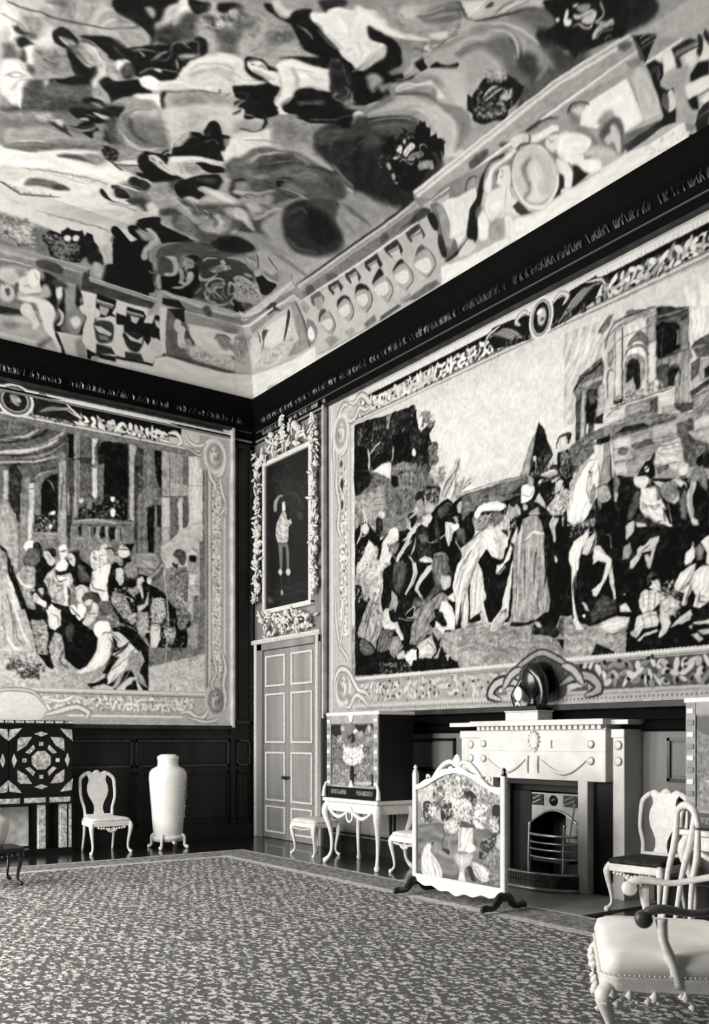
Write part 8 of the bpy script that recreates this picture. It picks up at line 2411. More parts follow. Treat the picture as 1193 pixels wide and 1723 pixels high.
S 50 2.1 4.1 976 775 -13 -65
S 82 2.1 11 972 751 -33 -61 -28 -15
P 5 2.5 890 815 -119 10 -8 -116 43 -92 17 8 17 25 21 24 4 50
P 62 2.5 878 783 -42 3 -17 -50 8 -69 25 -1 13 50
D 110 10.1 20 84 878 783 -55 -5 0 -111 34 3
P 88 2.6 827 821 -51 4 0 -52 21 -23 17 8
P 62 2.6 819 693 -22 53 -21 -7 -13 -43 0 -38 -44 -33 9 -18 43 3 31 20
D 110 10.3 40 88 814 719 -43 11 -4 -77 -39 -28 52 -11 30 28
P 3 2 771 816 -43 -13 -44 -32 -27 -11 -14 -21 5 -45 36 -59 26 -14 18 8 35 29 4 64 9 30
C 22 7.3 758 770 -26 15 -4 -34 13 -32 17 4
P 72 3.7 1035 664 -80 9 -77 -17 -55 -31 -21 -51 -39 -20 135 -17 137 4
D 264 6.7 52 86 984 667 -102 -11 -68 -39 -69 -58 235 -16
D 44 10.7 10 34 959 627 -28 5 -8 -20 32 -2
D 88 10.9 8 40 927 612 -70 3 -5 -30 63 -2
S 76 2.2 6.8 931 622 -108 3
P 72 2.6 827 616 -13 1 -2 -34 13 -5
P 66 3.9 806 613 -113 -4 -36 -21 9 -35 97 1 39 25
D 132 6.1 36 74 802 609 -118 -4 -9 -44 96 -3
P 6 2.7 684 570 -59 20 -14 18 37 7 -46 46 -23 55 14 57 -46 17 -48 -24 -44 -52 0 -159 202 -6
C 97 2.3 661 764 -13 27 -28 7 -18 -8 -4 -26 27 -7 14 -23 13 8
P 90 2.7 643 739 -32 19 -23 -7 5 -27 5 -40 13 -32 28 -23 36 -15 35 -10 5 13 -31 18 -27 37 -9 27
S 96 2.3 13.2 620 740 14 -63 32 -36
P 62 2.7 706 604 -49 15 -50 33 -9 10 18 -28 14 -27 36 -28 22 -9 22 16
P 80 2.7 598 764 -33 -3 -37 -29 -10 -30 29 -38 23 -37 32 -45 5 -9 4 26 -18 36 -28 37 19 -1 9 9 -37 19 9 4 14 -5 -5 27
P 88 2.7 523 724 -33 -30 -5 -27 24 -19 38 -24 46 -42 18 -10 -9 41 -37 41 -33 38
S 8 2.4 8.2 593 746 -14 -30 -9 -13 -19 6 -23 19
S 10 2.4 6.2 593 666 -37 29 -24 24
P 62 2.8 528 688 -38 6 -5 9 -14 -44 19 -37 -15 -18 -14 -40 38 21 24 44 24 -10 23 -54 23 -10 -19 45 -32 33
S 84 2.4 7.8 485 694 -14 -35
P 78 2.8 584 551 -56 51 -29 1 10 -18 28 -19 10 -14
P 78 2.8 504 594 -29 -40 20 0
P 5 2.8 528 557 -14 37 -15 -36
P 72 2.7 666 562 -46 10 -36 -8 9 -11 64 0
S 70 2.3 6.1 684 574 -36 8 -32 17
D 44 9.2 30 70 602 763 -55 62 -92 7 0 -81 44 28
S 20 1.8 3.3 980 1378 -106 20 -82 43
S 24 1.8 2.6 980 1345 -120 25 -82 53
S 20 1.8 3.3 980 1311 -133 24 -90 64
S 30 1.8 4.9 788 1345 -3 -242
S 24 1.8 4.2 757 1427 -3 -348
S 30 1.8 2.8 718 1427 0 -273
S 20 1.9 2.8 722 1356 -54 10
S 40 1.9 3.3 642 1413 -14 24 -22 11
S 24 1.9 3.8 530 1441 0 -269
S 22 1.9 3.8 500 1439 0 -386
S 30 2 3.1 477 1429 4 -374
S 60 2 4.7 453 1425 4 -221
S 26 2 3 406 1271 -105 16
S 60 2 3.2 382 1423 0 -141
S 20 1.9 4.3 729 1145 -94 16 -112 5
S 24 1.9 2.8 736 1123 -213 29
S 16 1.9 8.7 668 1125 0 -35
S 14 1.9 10.4 631 1130 -2 -43
S 14 1.9 11.9 598 1131 0 -47
S 14 1.9 12.2 561 1132 -4 -43
S 70 1.9 5.8 650 1127 0 -49
S 70 1.9 5.9 614 1129 -1 -50
S 70 1.9 6 579 1130 -2 -47
D 66 8.6 8 60 693 1228 -73 11 0 -79 87 -12
C 34 3.5 887 1021 -27 3 -13 -32 27 -31 27 18
S 20 2.6 6.5 907 958 -26 16
D 66 6.8 30 84 914 957 -47 5 0 -157 40 65
S 84 2.6 5.6 921 922 -27 -31 -27 3
S 20 1.8 2.9 820 1009 -7 -14
S 20 2.7 6.5 830 1021 -24 10 -14 -26
S 30 1.8 2.1 775 1024 -14 2
S 26 2.8 5.9 750 1023 -28 11 -15 -27
S 16 2.7 2.9 746 1003 -7 -3
S 34 2.7 4.9 813 933 7 -55 -28 -26
S 30 2.7 3.7 799 962 -14 -40 -28 10
S 50 2.7 4.2 771 910 -7 -55
S 50 2.8 5.3 664 970 0 -57 -58 -9
S 60 2.8 4.5 642 1008 -7 -42
S 40 1.9 3 664 1019 -11 -6
S 30 1.9 3 635 1030 -7 -3
S 20 2.8 7.7 620 1053 -29 3 -15 -34
C 60 2.5 579 1036 -18 -5 7 -22 15 5
S 30 2.9 4.3 568 1059 -38 4
S 12 2.9 4.9 553 1068 -42 16
C 80 3.8 576 979 -23 10 -4 -43 19 -17
S 20 2.9 5.8 553 967 -30 -19 -31 25
S 50 2.9 7.3 546 924 -46 -3
S 76 2.9 9.4 484 967 -7 -58
S 66 3 8 453 962 -39 41 -20 32
C 70 2.6 402 1064 -16 5 0 -33 14 -2
C 30 5.3 354 1069 -20 18 -25 -12 4 -31 17 -9 12 13
C 70 2.6 352 1051 -14 -2 4 -19 11 1
S 12 2 5.5 353 1025 -14 -5
S 80 3.1 4.6 297 1069 -41 1
S 60 3.1 3.9 297 1084 -21 13 -20 -16
C 14 2.7 289 1058 -25 3 8 -20
C 50 4 350 1003 -49 12 0 -45 41 -41 16 35
S 14 3 5.1 358 979 -32 26 -21 2
S 70 3 5.5 342 921 -16 47
D 110 7.8 20 78 366 1001 -73 8 8 -175 73 54
D 66 7.9 40 86 293 986 -42 4 0 -152 42 12
D 132 8.1 16 84 591 913 -91 16 15 -140 76 45
D 132 8.4 16 88 453 896 -63 6 -16 -103 79 -35
D 110 8.6 10 50 390 828 -81 -9 9 -121 64 11
S 80 3 12.6 438 794 0 -59
S 74 3 9.8 366 770 -8 -30
S 66 3 6.4 358 681 8 -53
D 88 7.9 30 76 301 744 -50 3 0 -76 50 -3
S 74 2 3.2 394 991 -12 -103 -4 -119 24 -187
C 30 3.7 693 889 -29 6 -22 -16 8 -21 29 11 18 -8
C 84 2.4 679 869 -15 -2 7 -18 15 2
S 60 2.8 4.2 725 893 -18 16 -14 -13
S 40 2.8 5.1 743 836 -21 -20 -15 -13
S 50 2.8 3.5 679 820 -29 2
S 24 1.8 3.6 854 881 -14 -19
C 70 2.3 867 863 -13 5 0 -21 17 -5
S 50 2.7 5 813 809 -28 -12 0 -27
D 66 6.8 30 86 867 771 -47 10 0 -103 40 45
S 76 2.7 5.6 792 714 0 -63
S 34 2.7 5.7 764 695 14 -50 -35 -26
S 30 2.9 4.5 606 740 -23 -35 8 -22
S 20 2.9 6.1 591 755 -30 -27
S 96 2.8 5.8 635 723 -15 -42 30 -44
S 60 2.8 4.9 657 623 22 -29
S 40 2.9 4.3 591 626 -45 38 -46 46
S 88 2.9 8.6 576 641 -53 46
S 20 2.9 5.8 606 568 -30 44
S 76 2.9 5.9 561 569 -38 60
S 20 2.9 5.4 500 615 -16 -51
S 40 2.6 4.6 960 878 -20 -92 -6 -81
S 50 2.6 4 973 797 -13 -80
S 88 2.6 5.4 940 840 -26 -79 -27 -73
S 40 2.6 5.2 940 1001 7 -68
D 110 6.7 40 70 980 676 -120 -7 -34 -47 114 -5
D 66 9.5 10 36 954 650 -128 -21 7 -21 107 9
'''
SCREEN = '''
P 50 0.5 -23 296 347 4 1 -321 -351 -50
P 72 2 -2 263 282 -1 0 -87 -54 16 -113 -75 -115 63
P 44 2.5 -3 117 83 13 65 -11 93 7 43 -6 0 -124 -285 -6
P 70 1.5 184 263 48 -2 0 -47 -36 -5
D 352 11.7 14 60 57 258 133 11 -1 -80 -56 -11 -87 -26
D 88 12.7 70 92 94 259 83 2 -12 -69 -65 -8
D 110 13.4 62 84 5 242 52 6 0 -74 -49 1
D 242 9.5 24 92 190 213 89 34 0 -68 -53 -7
C 6 2.7 22 172 25 5 13 -24 -14 -28 -20 5
C 8 2.6 87 167 33 10 6 -28 -36 -14
C 8 2 165 206 31 -1 12 -23 -19 -9 -12 15
C 6 2.3 255 174 26 5 0 -61 -14 18
D 88 9.6 80 96 47 165 20 1 -7 -25 -17 7
C 90 1.5 123 183 29 4 3 -28 -25 -3
C 90 1.5 152 187 31 2 6 -27 -12 -21 -31 4 12 19
C 92 1.9 196 174 36 6 6 -27 -12 -26 -27 4 -7 23
C 88 1.5 100 207 20 -4 10 -17 -20 -5
D 132 8.4 50 96 123 185 115 -1 -6 -54 -93 12
C 90 1.4 247 154 23 -6 6 -19 -18 -9 -8 15
C 90 1.5 100 131 33 9 16 -17 -23 -16 -19 9
D 53 6.1 50 96 97 135 49 4 -7 -29 -36 1
C 26 2 139 136 53 0 7 -11 -47 2
P 82 1.2 145 123 50 4 0 -36 -6 -18 -44 -4
S 96 1.3 9.4 164 124 -3 -50
S 50 1.5 7.6 152 119 0 -40
C 90 1.2 177 90 18 1 7 -13 -19 -10 -12 5
P 74 1.3 132 61 63 7 -6 -21 -22 -14 0 -28 -19 -2 4 28 -16 14
S 92 1.5 9.5 158 60 0 -20
P 84 1.3 145 2 5 21 13 1 7 -21
S 52 1.3 7.2 123 109 -10 -23 10 -26 16 -22
C 86 1.3 22 63 14 13 15 0 -2 -15 11 -11 20 -19 8 -28 -63 -3 -11 32
S 56 1.3 4.9 35 51 4 -45
S 54 1.3 4.8 53 49 16 -44
S 96 1.3 6.3 29 61 6 -35
C 12 0.8 51 80 9 1 -7 -7
C 80 1.2 192 48 16 1 30 -8 14 -10 -6 -16 -20 -7 -25 13
S 96 1.4 10 220 41 24 -15
S 50 1.5 8.6 198 38 22 -26
P 10 1.9 220 94 47 25 3 -21 -23 -19 -15 -23 -18 4
P 70 1.4 264 92 12 28 5 0 0 -38
D 132 9.5 30 66 226 67 53 13 0 -76 -30 11
S 30 1 4.7 90 127 10 -20 -10 -25 7 -16
C 12 2.1 90 69 23 0 0 -12
P 12 1.5 174 36 15 3 15 -31 -15 0
D 132 5.9 20 96 15 171 52 3 0 -47 -52 -4
D 352 6.5 14 97 94 208 138 -17 6 -61 -112 7 -39 18
D 110 5.6 30 97 94 139 58 8 0 -40 -52 0
D 88 5.2 20 96 244 157 35 -1 -3 -34 -29 1
D 198 6.1 20 90 61 260 123 7 -1 -66 -103 -18
D 132 4.8 20 80 208 94 59 25 9 -47 -50 -17
S 40 1.1 3.4 46 48 20 -39
S 60 1.1 3.3 66 40 17 -33
S 50 1 2.8 204 41 28 -28
'''
CABI = '''
P 44 0.5 -58 223 355 -2 -10 -282 -349 -20
P 6 0.9 -3 182 50 0 3 -30 -32 -7 -22 16
P 6 0.9 118 180 66 1 -18 -28 -30 12
P 8 0.9 196 181 23 0 0 -24
C 10 1.8 93 149 25 4 2 -28 -24 4
D 264 13.6 24 66 0 152 219 2 -5 -147 -217 -9
C 66 1.2 47 173 16 6 6 -14 -16 -2
C 70 1.2 25 138 22 9 15 -12 -13 -9 -15 3
C 80 0.9 112 163 15 5 9 -6 -15 -7
C 56 1.1 130 156 30 8 3 -17 -22 -8
C 58 1.1 171 140 18 12 23 -5 -9 -20 -23 -2
C 74 0.9 187 177 9 0 2 -20 -11 8
P 92 0.9 68 119 31 6 18 0 48 -4 -7 -15 12 -13 -24 -21 -31 -11 -18 -1 -18 8 -21 8 3 17
D 110 9.1 60 98 59 123 106 2 -14 -57 -84 -2
D 44 7.7 30 60 62 118 97 8 -30 -14
P 3 0.9 100 58 12 1 15 -22 12 -1 -21 -7 -4 -26 -18 -1 1 31
D 132 11.5 30 70 4 50 93 7 -1 -53 -93 -4
D 132 11.1 30 72 121 57 95 13 -2 -63 -94 -4
P 10 1.1 203 37 13 0 -1 -33 -13 1
C 74 0.9 17 58 19 0 -10 -5
C 70 1.2 54 69 3 -7 -6 0
S 66 0.9 4.9 57 38 27 -12 9 -17
C 64 1.1 28 6 44 2 -7 -7
C 66 1.1 123 12 74 5 -1 -12 -70 -1
D 132 7.7 44 99 56 123 115 3 -20 -58 -84 -2
D 176 8.4 14 60 0 152 62 -14 -1 -72 -57 -2
D 176 8 14 66 166 153 53 1 -4 -100 -58 -2
D 66 5.9 20 60 77 125 70 1 -6 -10 -64 -2
'''
PORTRAIT = '''
P 5 1.6 -256 955 889 -263 0 -922 -889 25
C 13 16.6 47 490 84 -5 114 -35 44 -33 0 -94 -44 -28 -79 37 -83 51
C 9 11.8 10 86 279 1 0 -85 -279 2
D 44 33.4 6 16 10 523 290 4 0 -206 -100 5 -165 41
C 20 6.5 223 328 33 1 11 -26 -22 -8
C 54 3.4 59 369 -2 31 20 18 36 3 18 -10 -30 -3 -15 -19 -5 -27
P 82 3.4 119 389 18 3 8 -20 0 -18 -14 -4 -12 8
P 74 3.4 98 337 21 18 26 -7 15 -33 23 2 8 -20 -25 -8 0 -42 -12 -14 -68 10 -15 36 6 37
S 88 3.4 16.2 125 333 6 -81
S 40 3.4 5.8 101 330 12 -88
P 42 4.2 89 243 71 -11 12 -35 0 -60 -20 -4 -7 80 -19 9 -4 -79 -17 -11
C 76 3.4 91 134 16 10 17 -17 -17 -10
C 76 3.4 145 125 19 13 18 -18 -18 -13
S 24 3.4 13.9 110 113 7 -56
S 18 3.3 11.2 166 107 6 -37
C 60 2.6 110 58 12 4 7 -17 -16 -1
C 26 5.3 10 42 25 4 24 -24 -37 0
'''

# borders in cm on wall planes: s along wall from corner, z up
def band(n,size,v1,v2,s0,z0,s1,z1): return f"D {n} {size} {v1} {v2} {s0} {z0} {s1} {z0} {s1} {z1} {s0} {z1}"
def rect(v,s0,z0,s1,z1,so=.6): return f"P {v} {so} {s0} {z0} {s1} {z0} {s1} {z1} {s0} {z1}"
def line(v,w,s0,z0,s1,z1,so=.5): return f"S {v} {so} {w} {s0} {z0} {s1} {z1}"
def foliage(o,s0,z0,s1,z1,lv,dv,step,r):
    rnd=random.Random(int(s0*7+z0))
    horiz=abs(s1-s0)>abs(z1-z0)
    L=(s1-s0) if horiz else (z1-z0); W=(z1-z0) if horiz else (s1-s0)
    n=int(abs(L)/step)
    for i in range(n):
        t=(i+.5)*step
        for k in range(3):
            w=W*(.2+.3*k)+rnd.uniform(-.08,.08)*W; tt=t+rnd.uniform(-.3,.3)*step
            a=rnd.uniform(0,180); x,y=(s0+tt,z0+w) if horiz else (s0+w,z0+tt)
            v=rnd.choice(lv)
            o.append(f"E {v} .6 {x:.1f} {y:.1f} {r*rnd.uniform(.7,1.3):.1f} {r*rnd.uniform(.3,.55):.1f} {a:.0f}")
            if rnd.random()<.5: o.append(f"E {rnd.choice(dv)} .5 {x+rnd.uniform(-r,r):.1f} {y+rnd.uniform(-r,r):.1f} {r*.45:.1f} {r*.3:.1f} {a:.0f}")
def corner_mask(o,x,z,k=1,v=80):
    # lion/face mask in scrolls at frame corners; k mirrors
    o.append(f"E {v+8} 4 {x} {z} 19 27 0"); o.append(f"E {v-24} 5 {x} {z} 14 20 0"); o.append(f"E {v-6} 5 {x+1} {z} 9 14 0"); o.append(f"E {v+10} 5 {x+3} {z+2} 4 10 8")
    o.append(f"E {v-30} 2.5 {x-5} {z-1} 2.5 6 20"); o.append(f"E {v-26} 2 {x+1} {z-3} 1.6 5 0"); o.append(f"E {v-20} 2 {x+5} {z+7} 3 1.6 20"); o.append(f"E {v-24} 2 {x-2} {z+9} 3 2 -20")
def swirl(o,pts,w,v=84,d=None):
    if d is None: d=v-32
    p=' '.join(f"{a} {b}" for a,b in pts)
    o.append(f"S {d} 1.5 {w*1.5:.1f} {p}"); o.append(f"S {v} 1.2 {w*.8:.1f} {p}")
def border_right():
    o=[]
    # s range 213..1010 ; z 187..612
    S0,S1=222,1000
    o.append(rect(74,213,190,268.4,618)); # left border
    o.append(rect(70,S0,188,1015,233)); o.append(rect(74,S0,573,1015,612))
    # top
    o.append(rect(88,S0,596,1015,610)); 
    o.append(f"P 6 .6 300 594 1015 594 1015 602 300 602")
    for s in range(306,1010,5): o.append(f"E 70 .5 {s} 604.3 .9 2.2 0")
    for s in range(330,1010,4): o.append(f"E 94 .6 {s} 604.5 1.3 1.6 0")
    o.append(rect(66,280,578,440,596)); o.append(rect(26,440,578,1015,596)) 
    foliage(o,284,577,560,597,[92,96,80,86],[14,30,22],7,5.2)
    foliage(o,640,577,1010,597,[78,88,70,92,60],[8,14,22],7,5.6)
    o.append(line(34,1.2,262,577,1015,577)); o.append(line(84,4,262,574.5,1015,574.5)); o.append(line(56,.8,262,572.4,1015,572.4))
    for s in range(450,1010,3): o.append(f"E 40 .3 {s} 571.6 .7 .6 0")
    # bottom
    o.append(rect(46,275,199,560,226)); o.append(rect(30,600,199,1015,226)); o.append(rect(62,275,199,540,225))
    foliage(o,280,200,560,226,[78,84,66,72],[24,44,34],7,5.2)
    foliage(o,640,200,1010,226,[66,74,50,80],[8,14,18],8,6)
    o.append(line(90,5,262,231,1015,231)); o.append(line(28,1.6,262,227.5,1015,227.5)); o.append(line(78,6,270,195,600,195)); o.append(line(58,6,600,195,1015,195)); 
    for s in range(280,1010,5): o.append(f"E 44 .6 {s} 191 1.3 1.3 0")
    for s in range(270,1010,4): o.append(f"E 92 .6 {s} 232.6 1 .8 0")
    # left vertical
    o.append(rect(64,240,300,258,500)); foliage(o,241,290,258,520,[90,80,94],[40,30,50],6,4.4)
    o.append(line(50,1.4,238.5,250,238.5,560)); o.append(line(88,3,262,235,262,570)); o.append(line(54,1,266.5,235,266.5,570)); o.append(line(60,1.5,228,240,228,560)); o.append(line(94,5,221,190,221,610))
    # corner masks and scrolls top-left
    o.append(rect(78,222,560,262,612,3))
    swirl(o,[(228,520),(226,552),(236,588),(250,604),(262,600)],7)
    swirl(o,[(262,604),(276,600),(288,606),(300,600),(310,590),(312,600)],7)
    swirl(o,[(264,590),(262,580),(275,579),(286,590),(300,584),(312,586)],6)
    swirl(o,[(266,570),(256,566),(258,550),(250,540),(238,536)],6)
    corner_mask(o,243,568)
    swirl(o,[(236,534),(232,500),(240,470),(236,440),(250,420)],6)
    swirl(o,[(252,530),(248,500),(254,480),(250,455)],4)
    o.append("E 16 1.5 246 498 3.5 8 0"); o.append("E 24 1.5 244 526 3 5 0"); o.append("E 22 1.5 246 470 2.5 7 0")
    swirl(o,[(232,360),(230,320),(240,280),(256,262),(262,246)],5); swirl(o,[(250,340),(246,300),(236,268)],4)
    # bottom-left
    corner_mask(o,247,222)
    swirl(o,[(228,200),(226,226),(236,244),(250,246),(262,240),(274,226),(284,216),(300,212),(308,204)],7)
    swirl(o,[(250,196),(262,194),(270,204),(280,210),(296,202),(306,194)],6)
    o.append("E 60 1.5 262 206 5 7 20")
    # medallion top centre
    c=610
    for k in (-1,1):
        o.append(f"P 10 1 {c+k*14} 574 {c+k*16} 594 {c+k*40} 604 {c+k*72} 606 {c+k*80} 596 {c+k*70} 582 {c+k*40} 576")
        swirl(o,[(c+k*16,600),(c+k*26,606),(c+k*36,600),(c+k*30,594)],4)
        for j in range(9): o.append(f"S {70 if j%2 else 34} .8 2.4 {c+k*(24+j*3)} {578+j} {c+k*(40+j*4)} {592+j*.8:.1f} {c+k*(56+j*3)} {600-j*.5:.1f}")
        swirl(o,[(c+k*60,604),(c+k*78,600),(c+k*84,592)],3,84,20)
        o.append(band(26,5,14,52,c+k*20-10 if k>0 else c+k*60,576,c+k*60 if k>0 else c+k*20+10,586))
    o.append(f"E 90 1 {c} 591 17 22 0"); o.append(f"E 44 1 {c} 591 14 19 0"); o.append(f"E 80 1 {c} 591 12.5 17.5 0"); o.append(f"E 12 1 {c} 591 11 16 0"); o.append(f"E 76 2 {c+1} 592 6 9 0")
    o.append(f"E 40 1 {c+2} 589 3 2 0"); o.append(f"E 94 1 {c-2} 598 4 3 0")
    # bottom cartouche
    o.append(f"C 30 1.5 {c-30} 226 {c-22} 238 {c} 244 {c+22} 238 {c+30} 226 {c+34} 196 {c} 188 {c-34} 196")
    swirl(o,[(c-44,222),(c-26,232),(c,241),(c+24,232),(c+44,222)],6,60,20)
    o.append(f"C 10 2 {c-18} 200 {c-16} 224 {c} 232 {c+16} 224 {c+18} 200")
    for k in (-1,1):
        swirl(o,[(c+k*26,206),(c+k*46,214),(c+k*66,212),(c+k*76,200),(c+k*60,194)],9,74 if k<0 else 60,20)
        swirl(o,[(c+k*30,226),(c+k*44,220),(c+k*56,206)],8,70,26)
    return o
def border_left():
    o=[]
    # s range 48..745 ; z 172..632 ; inner s 90.4.. z 222..584
    o.append(rect(66,46,174,90.4,628)); o.append(rect(66,46,174,760,222)); o.append(rect(78,46,586,760,628))
    o.append(rect(4,130,600,760,618)); o.append(rect(80,70,616,760,626)); 
    for s in range(80,750,4): o.append(f"E 96 .6 {s} 619 1.5 1.6 0")
    o.append(line(30,1.2,60,624,760,624)); o.append(rect(16,60,624.5,760,632))
    o.append(rect(14,150,590,760,604)); foliage(o,150,589,300,605,[84,92,70,96],[6,12],8,6); foliage(o,300,589,740,600,[50,66,74],[8,14],8,5)
    o.append(line(84,4.5,92,586,760,586)); o.append(line(30,1,92,588.8,760,588.8)); o.append(line(40,.8,100,583.6,760,583.6))
    # right border vertical (near corner)
    o.append(rect(66,64,250,80,530)); foliage(o,64,240,80,545,[84,74,90],[44,36,56],5,4)
    o.append(line(90,4,83,222,83,572)); o.append(line(24,1.4,87.5,230,87.5,572)); o.append(line(90,5,58,260,58,500)); o.append(line(50,1,52.5,200,52.5,600)); o.append(line(92,3,47.5,176,47.5,620)); o.append(line(50,1,80,230,80,560))
    # bottom band
    o.append(rect(58,130,190,760,212)); foliage(o,110,191,600,212,[84,76,88],[50,42,58],6,4.6)
    o.append(line(86,5,60,219,760,219)); o.append(line(34,1.2,90,214.5,760,214.5)); o.append(line(92,6,130,184,300,184)); o.append(line(56,1,130,188,600,188))
    for s in range(130,620,4): o.append(f"E 64 .6 {s} 178 1.3 1.6 0")
    # top right corner mask
    o.append(rect(66,48,560,100,612,3))
    swirl(o,[(150,604),(138,606),(130,596),(136,588)],5,94); swirl(o,[(124,612),(118,598),(104,594),(92,598),(84,606),(74,606)],5,88)
    swirl(o,[(128,590),(114,586),(100,580),(94,588),(90,600)],4,74); swirl(o,[(70,604),(60,596),(58,580),(62,560),(72,552)],6,88)
    corner_mask(o,74,583)
    swirl(o,[(84,566),(82,550),(74,540),(76,528)],6,86); swirl(o,[(66,552),(62,530),(56,510),(66,494)],6,86); swirl(o,[(60,520),(54,505),(60,490)],3,80)
    # bottom right corner
    o.append(rect(70,50,176,92,224,3)); corner_mask(o,72,210,1,66)
    swirl(o,[(64,290),(56,262),(60,236),(56,214),(60,190)],6,80); swirl(o,[(78,280),(72,256),(80,236),(76,226)],5,80)
    swirl(o,[(84,200),(92,186),(104,184),(118,192),(130,190)],6,84); swirl(o,[(64,184),(80,178),(96,178),(120,184)],5,80)
    # medallions
    c=372
    o.append(f"E 84 1 {c} 606 25 22 0"); o.append(f"E 30 1 {c} 606 21 19 0"); o.append(f"E 66 1 {c} 606 18 16 0"); o.append(f"E 10 1 {c} 606 16 14.5 0"); o.append(f"E 60 2 {c} 607 6 6 0"); o.append(band(16,5,30,76,c-7,600,c+7,614))
    for k in (-1,1):
        o.append(f"P 12 1 {c+k*24} 592 {c+k*26} 612 {c+k*50} 616 {c+k*90} 606 {c+k*86} 594 {c+k*50} 592")
        for j in range(8): o.append(f"S {60 if j%2 else 30} .8 2.2 {c+k*(30+j*3)} {596+j} {c+k*(46+j*4)} {606+j*.6:.1f} {c+k*(62+j*3)} 606")
        swirl(o,[(c+k*66,618),(c+k*78,608),(c+k*90,600),(c+k*72,606)],3,90,20)
        swirl(o,[(c+k*28,614),(c+k*36,622),(c+k*46,614)],3,60,16)
    o.append(f"C 82 2 {c-34} 178 {c-38} 204 {c-16} 216 {c+16} 216 {c+38} 204 {c+34} 178"); 
    swirl(o,[(c-40,196),(c-26,214),(c,218),(c+26,214),(c+40,196)],4,74,44)
    for k in (-1,1):
        swirl(o,[(c+k*40,184),(c+k*60,190),(c+k*84,196),(c+k*100,188),(c+k*96,180)],7,84,50); swirl(o,[(c+k*44,206),(c+k*64,204),(c+k*80,212)],5,88,60)
    return o

# ------------------------------------------------------------------ the room shell
XL, YF, ZC = -9.8, -16.0, 8.1
M_plas = mat('plaster', 72, .9, .1, .1, 3)
M_dark = mat('dark_oak', 15, .42, .35, 1, 3, stretch=(1,1,.12), v2=9)
M_dark2 = mat('dark_cornice_oak', 4, .8, .1, 1, 5, v2=2)
M_grey = mat('lit_oak', 50, .55, .3, 1, 3, stretch=(1,1,.1), v2=40)  # same oak as the back wall, its light put into a paler tone
M_oak = mat('pale_oak', 57, .5, .3, 1, 3, stretch=(1,1,.08), v2=44)
M_lime = mat('limewood', 84, .7, .2, 1, 30, v2=74)
M_gilt = mat('pale_gilt', 88, .42, .4, 1, 30, v2=80)
M_white = mat('white_marble', 86, .4, .4, 1, 4, v2=76)
M_black = mat('black_iron', 5, .35, .5, 1, 9, v2=5)
M_bronze = mat('dark_bronze', 10, .25, .7, 1, 9, v2=5)
M_steel = mat('polished_steel', 70, .28, .6, 1, 6, metal=.6, v2=50)
M_foot = mat('ebonised_wood', 9, .25, .6, 1, 6, v2=5)

# floor of polished dark boards
fl = struct(MB().box(XL, YF, -.12, 0, 0, -.012).obj('floor', mat('polished_floor_base', 7, .2, .6)))
M_floor = mat('polished_boards', 13, .22, .6, 1, 3, stretch=(.15, 6, 1), v2=7, coat=.3)
bm_ = MB().box(-.001, 0, -.012, XL+.002, .196, 0).mesh('board', M_floor)
for k in range(81):
    link('board', bm_, fl, (0, -.002-(k+1)*.1975, 0))
# walls
def slabobj(name, *b, m=M_dark): return struct(MB().box(*b).obj(name, m))
wall_back = slabobj('wall_back', XL, 0, -.1, .3, .3, 8.3)
OA, OB, OZ = 5.60, 6.78, 1.1          # fireplace opening along the right wall
wr_ = MB().box(0, 0, -.1, .6, -OA, 8.3).box(0, -OB, -.1, .6, YF, 8.3).box(0, -OA, OZ, .6, -OB, 8.3).box(.42, -OA, -.1, .6, -OB, OZ)
wall_right = struct(wr_.obj('wall_right', M_grey))
slabobj('wall_front', XL-.3, YF-.3, -.1, .6, YF, 8.3, m=M_grey)
wl = MB(); ys = [0]
for yc, ww in WIN: ys += [yc+ww/2, yc-ww/2]
ys.append(YF)
for i in range(0, len(ys), 2): wl.box(XL-.3, ys[i], -.1, XL, ys[i+1], 8.3)
for yc, ww in WIN:
    wl.box(XL-.3, yc+ww/2, -.1, XL, yc-ww/2, WZ0).box(XL-.3, yc+ww/2, WZ1, XL, yc-ww/2, 8.3)
struct(wl.obj('wall_left', M_grey))
M_win = mat('window_paint', 80, .5)
for n_, (yc, ww) in enumerate(WIN):
    fr = struct(MB().box(XL-.14, yc-ww/2, WZ0, XL-.08, yc-ww/2+.07, WZ1).box(XL-.14, yc+ww/2-.07, WZ0, XL-.08, yc+ww/2, WZ1)
        .box(XL-.14, yc-ww/2, WZ0, XL-.08, yc+ww/2, WZ0+.08).box(XL-.14, yc-ww/2, WZ1-.08, XL-.08, yc+ww/2, WZ1).obj('window_%d' % (n_+1), M_win))
    for k in range(1, 4): MB().box(XL-.12, yc-ww/2+k*ww/4-.012, WZ0, XL-.1, yc-ww/2+k*ww/4+.012, WZ1).obj('glazing_bar', M_win, fr)
    for k in range(1, 8): MB().box(XL-.118, yc-ww/2, WZ0+k*(WZ1-WZ0)/8-.012, XL-.102, yc+ww/2, WZ0+k*(WZ1-WZ0)/8+.012).obj('glazing_bar', M_win, fr)

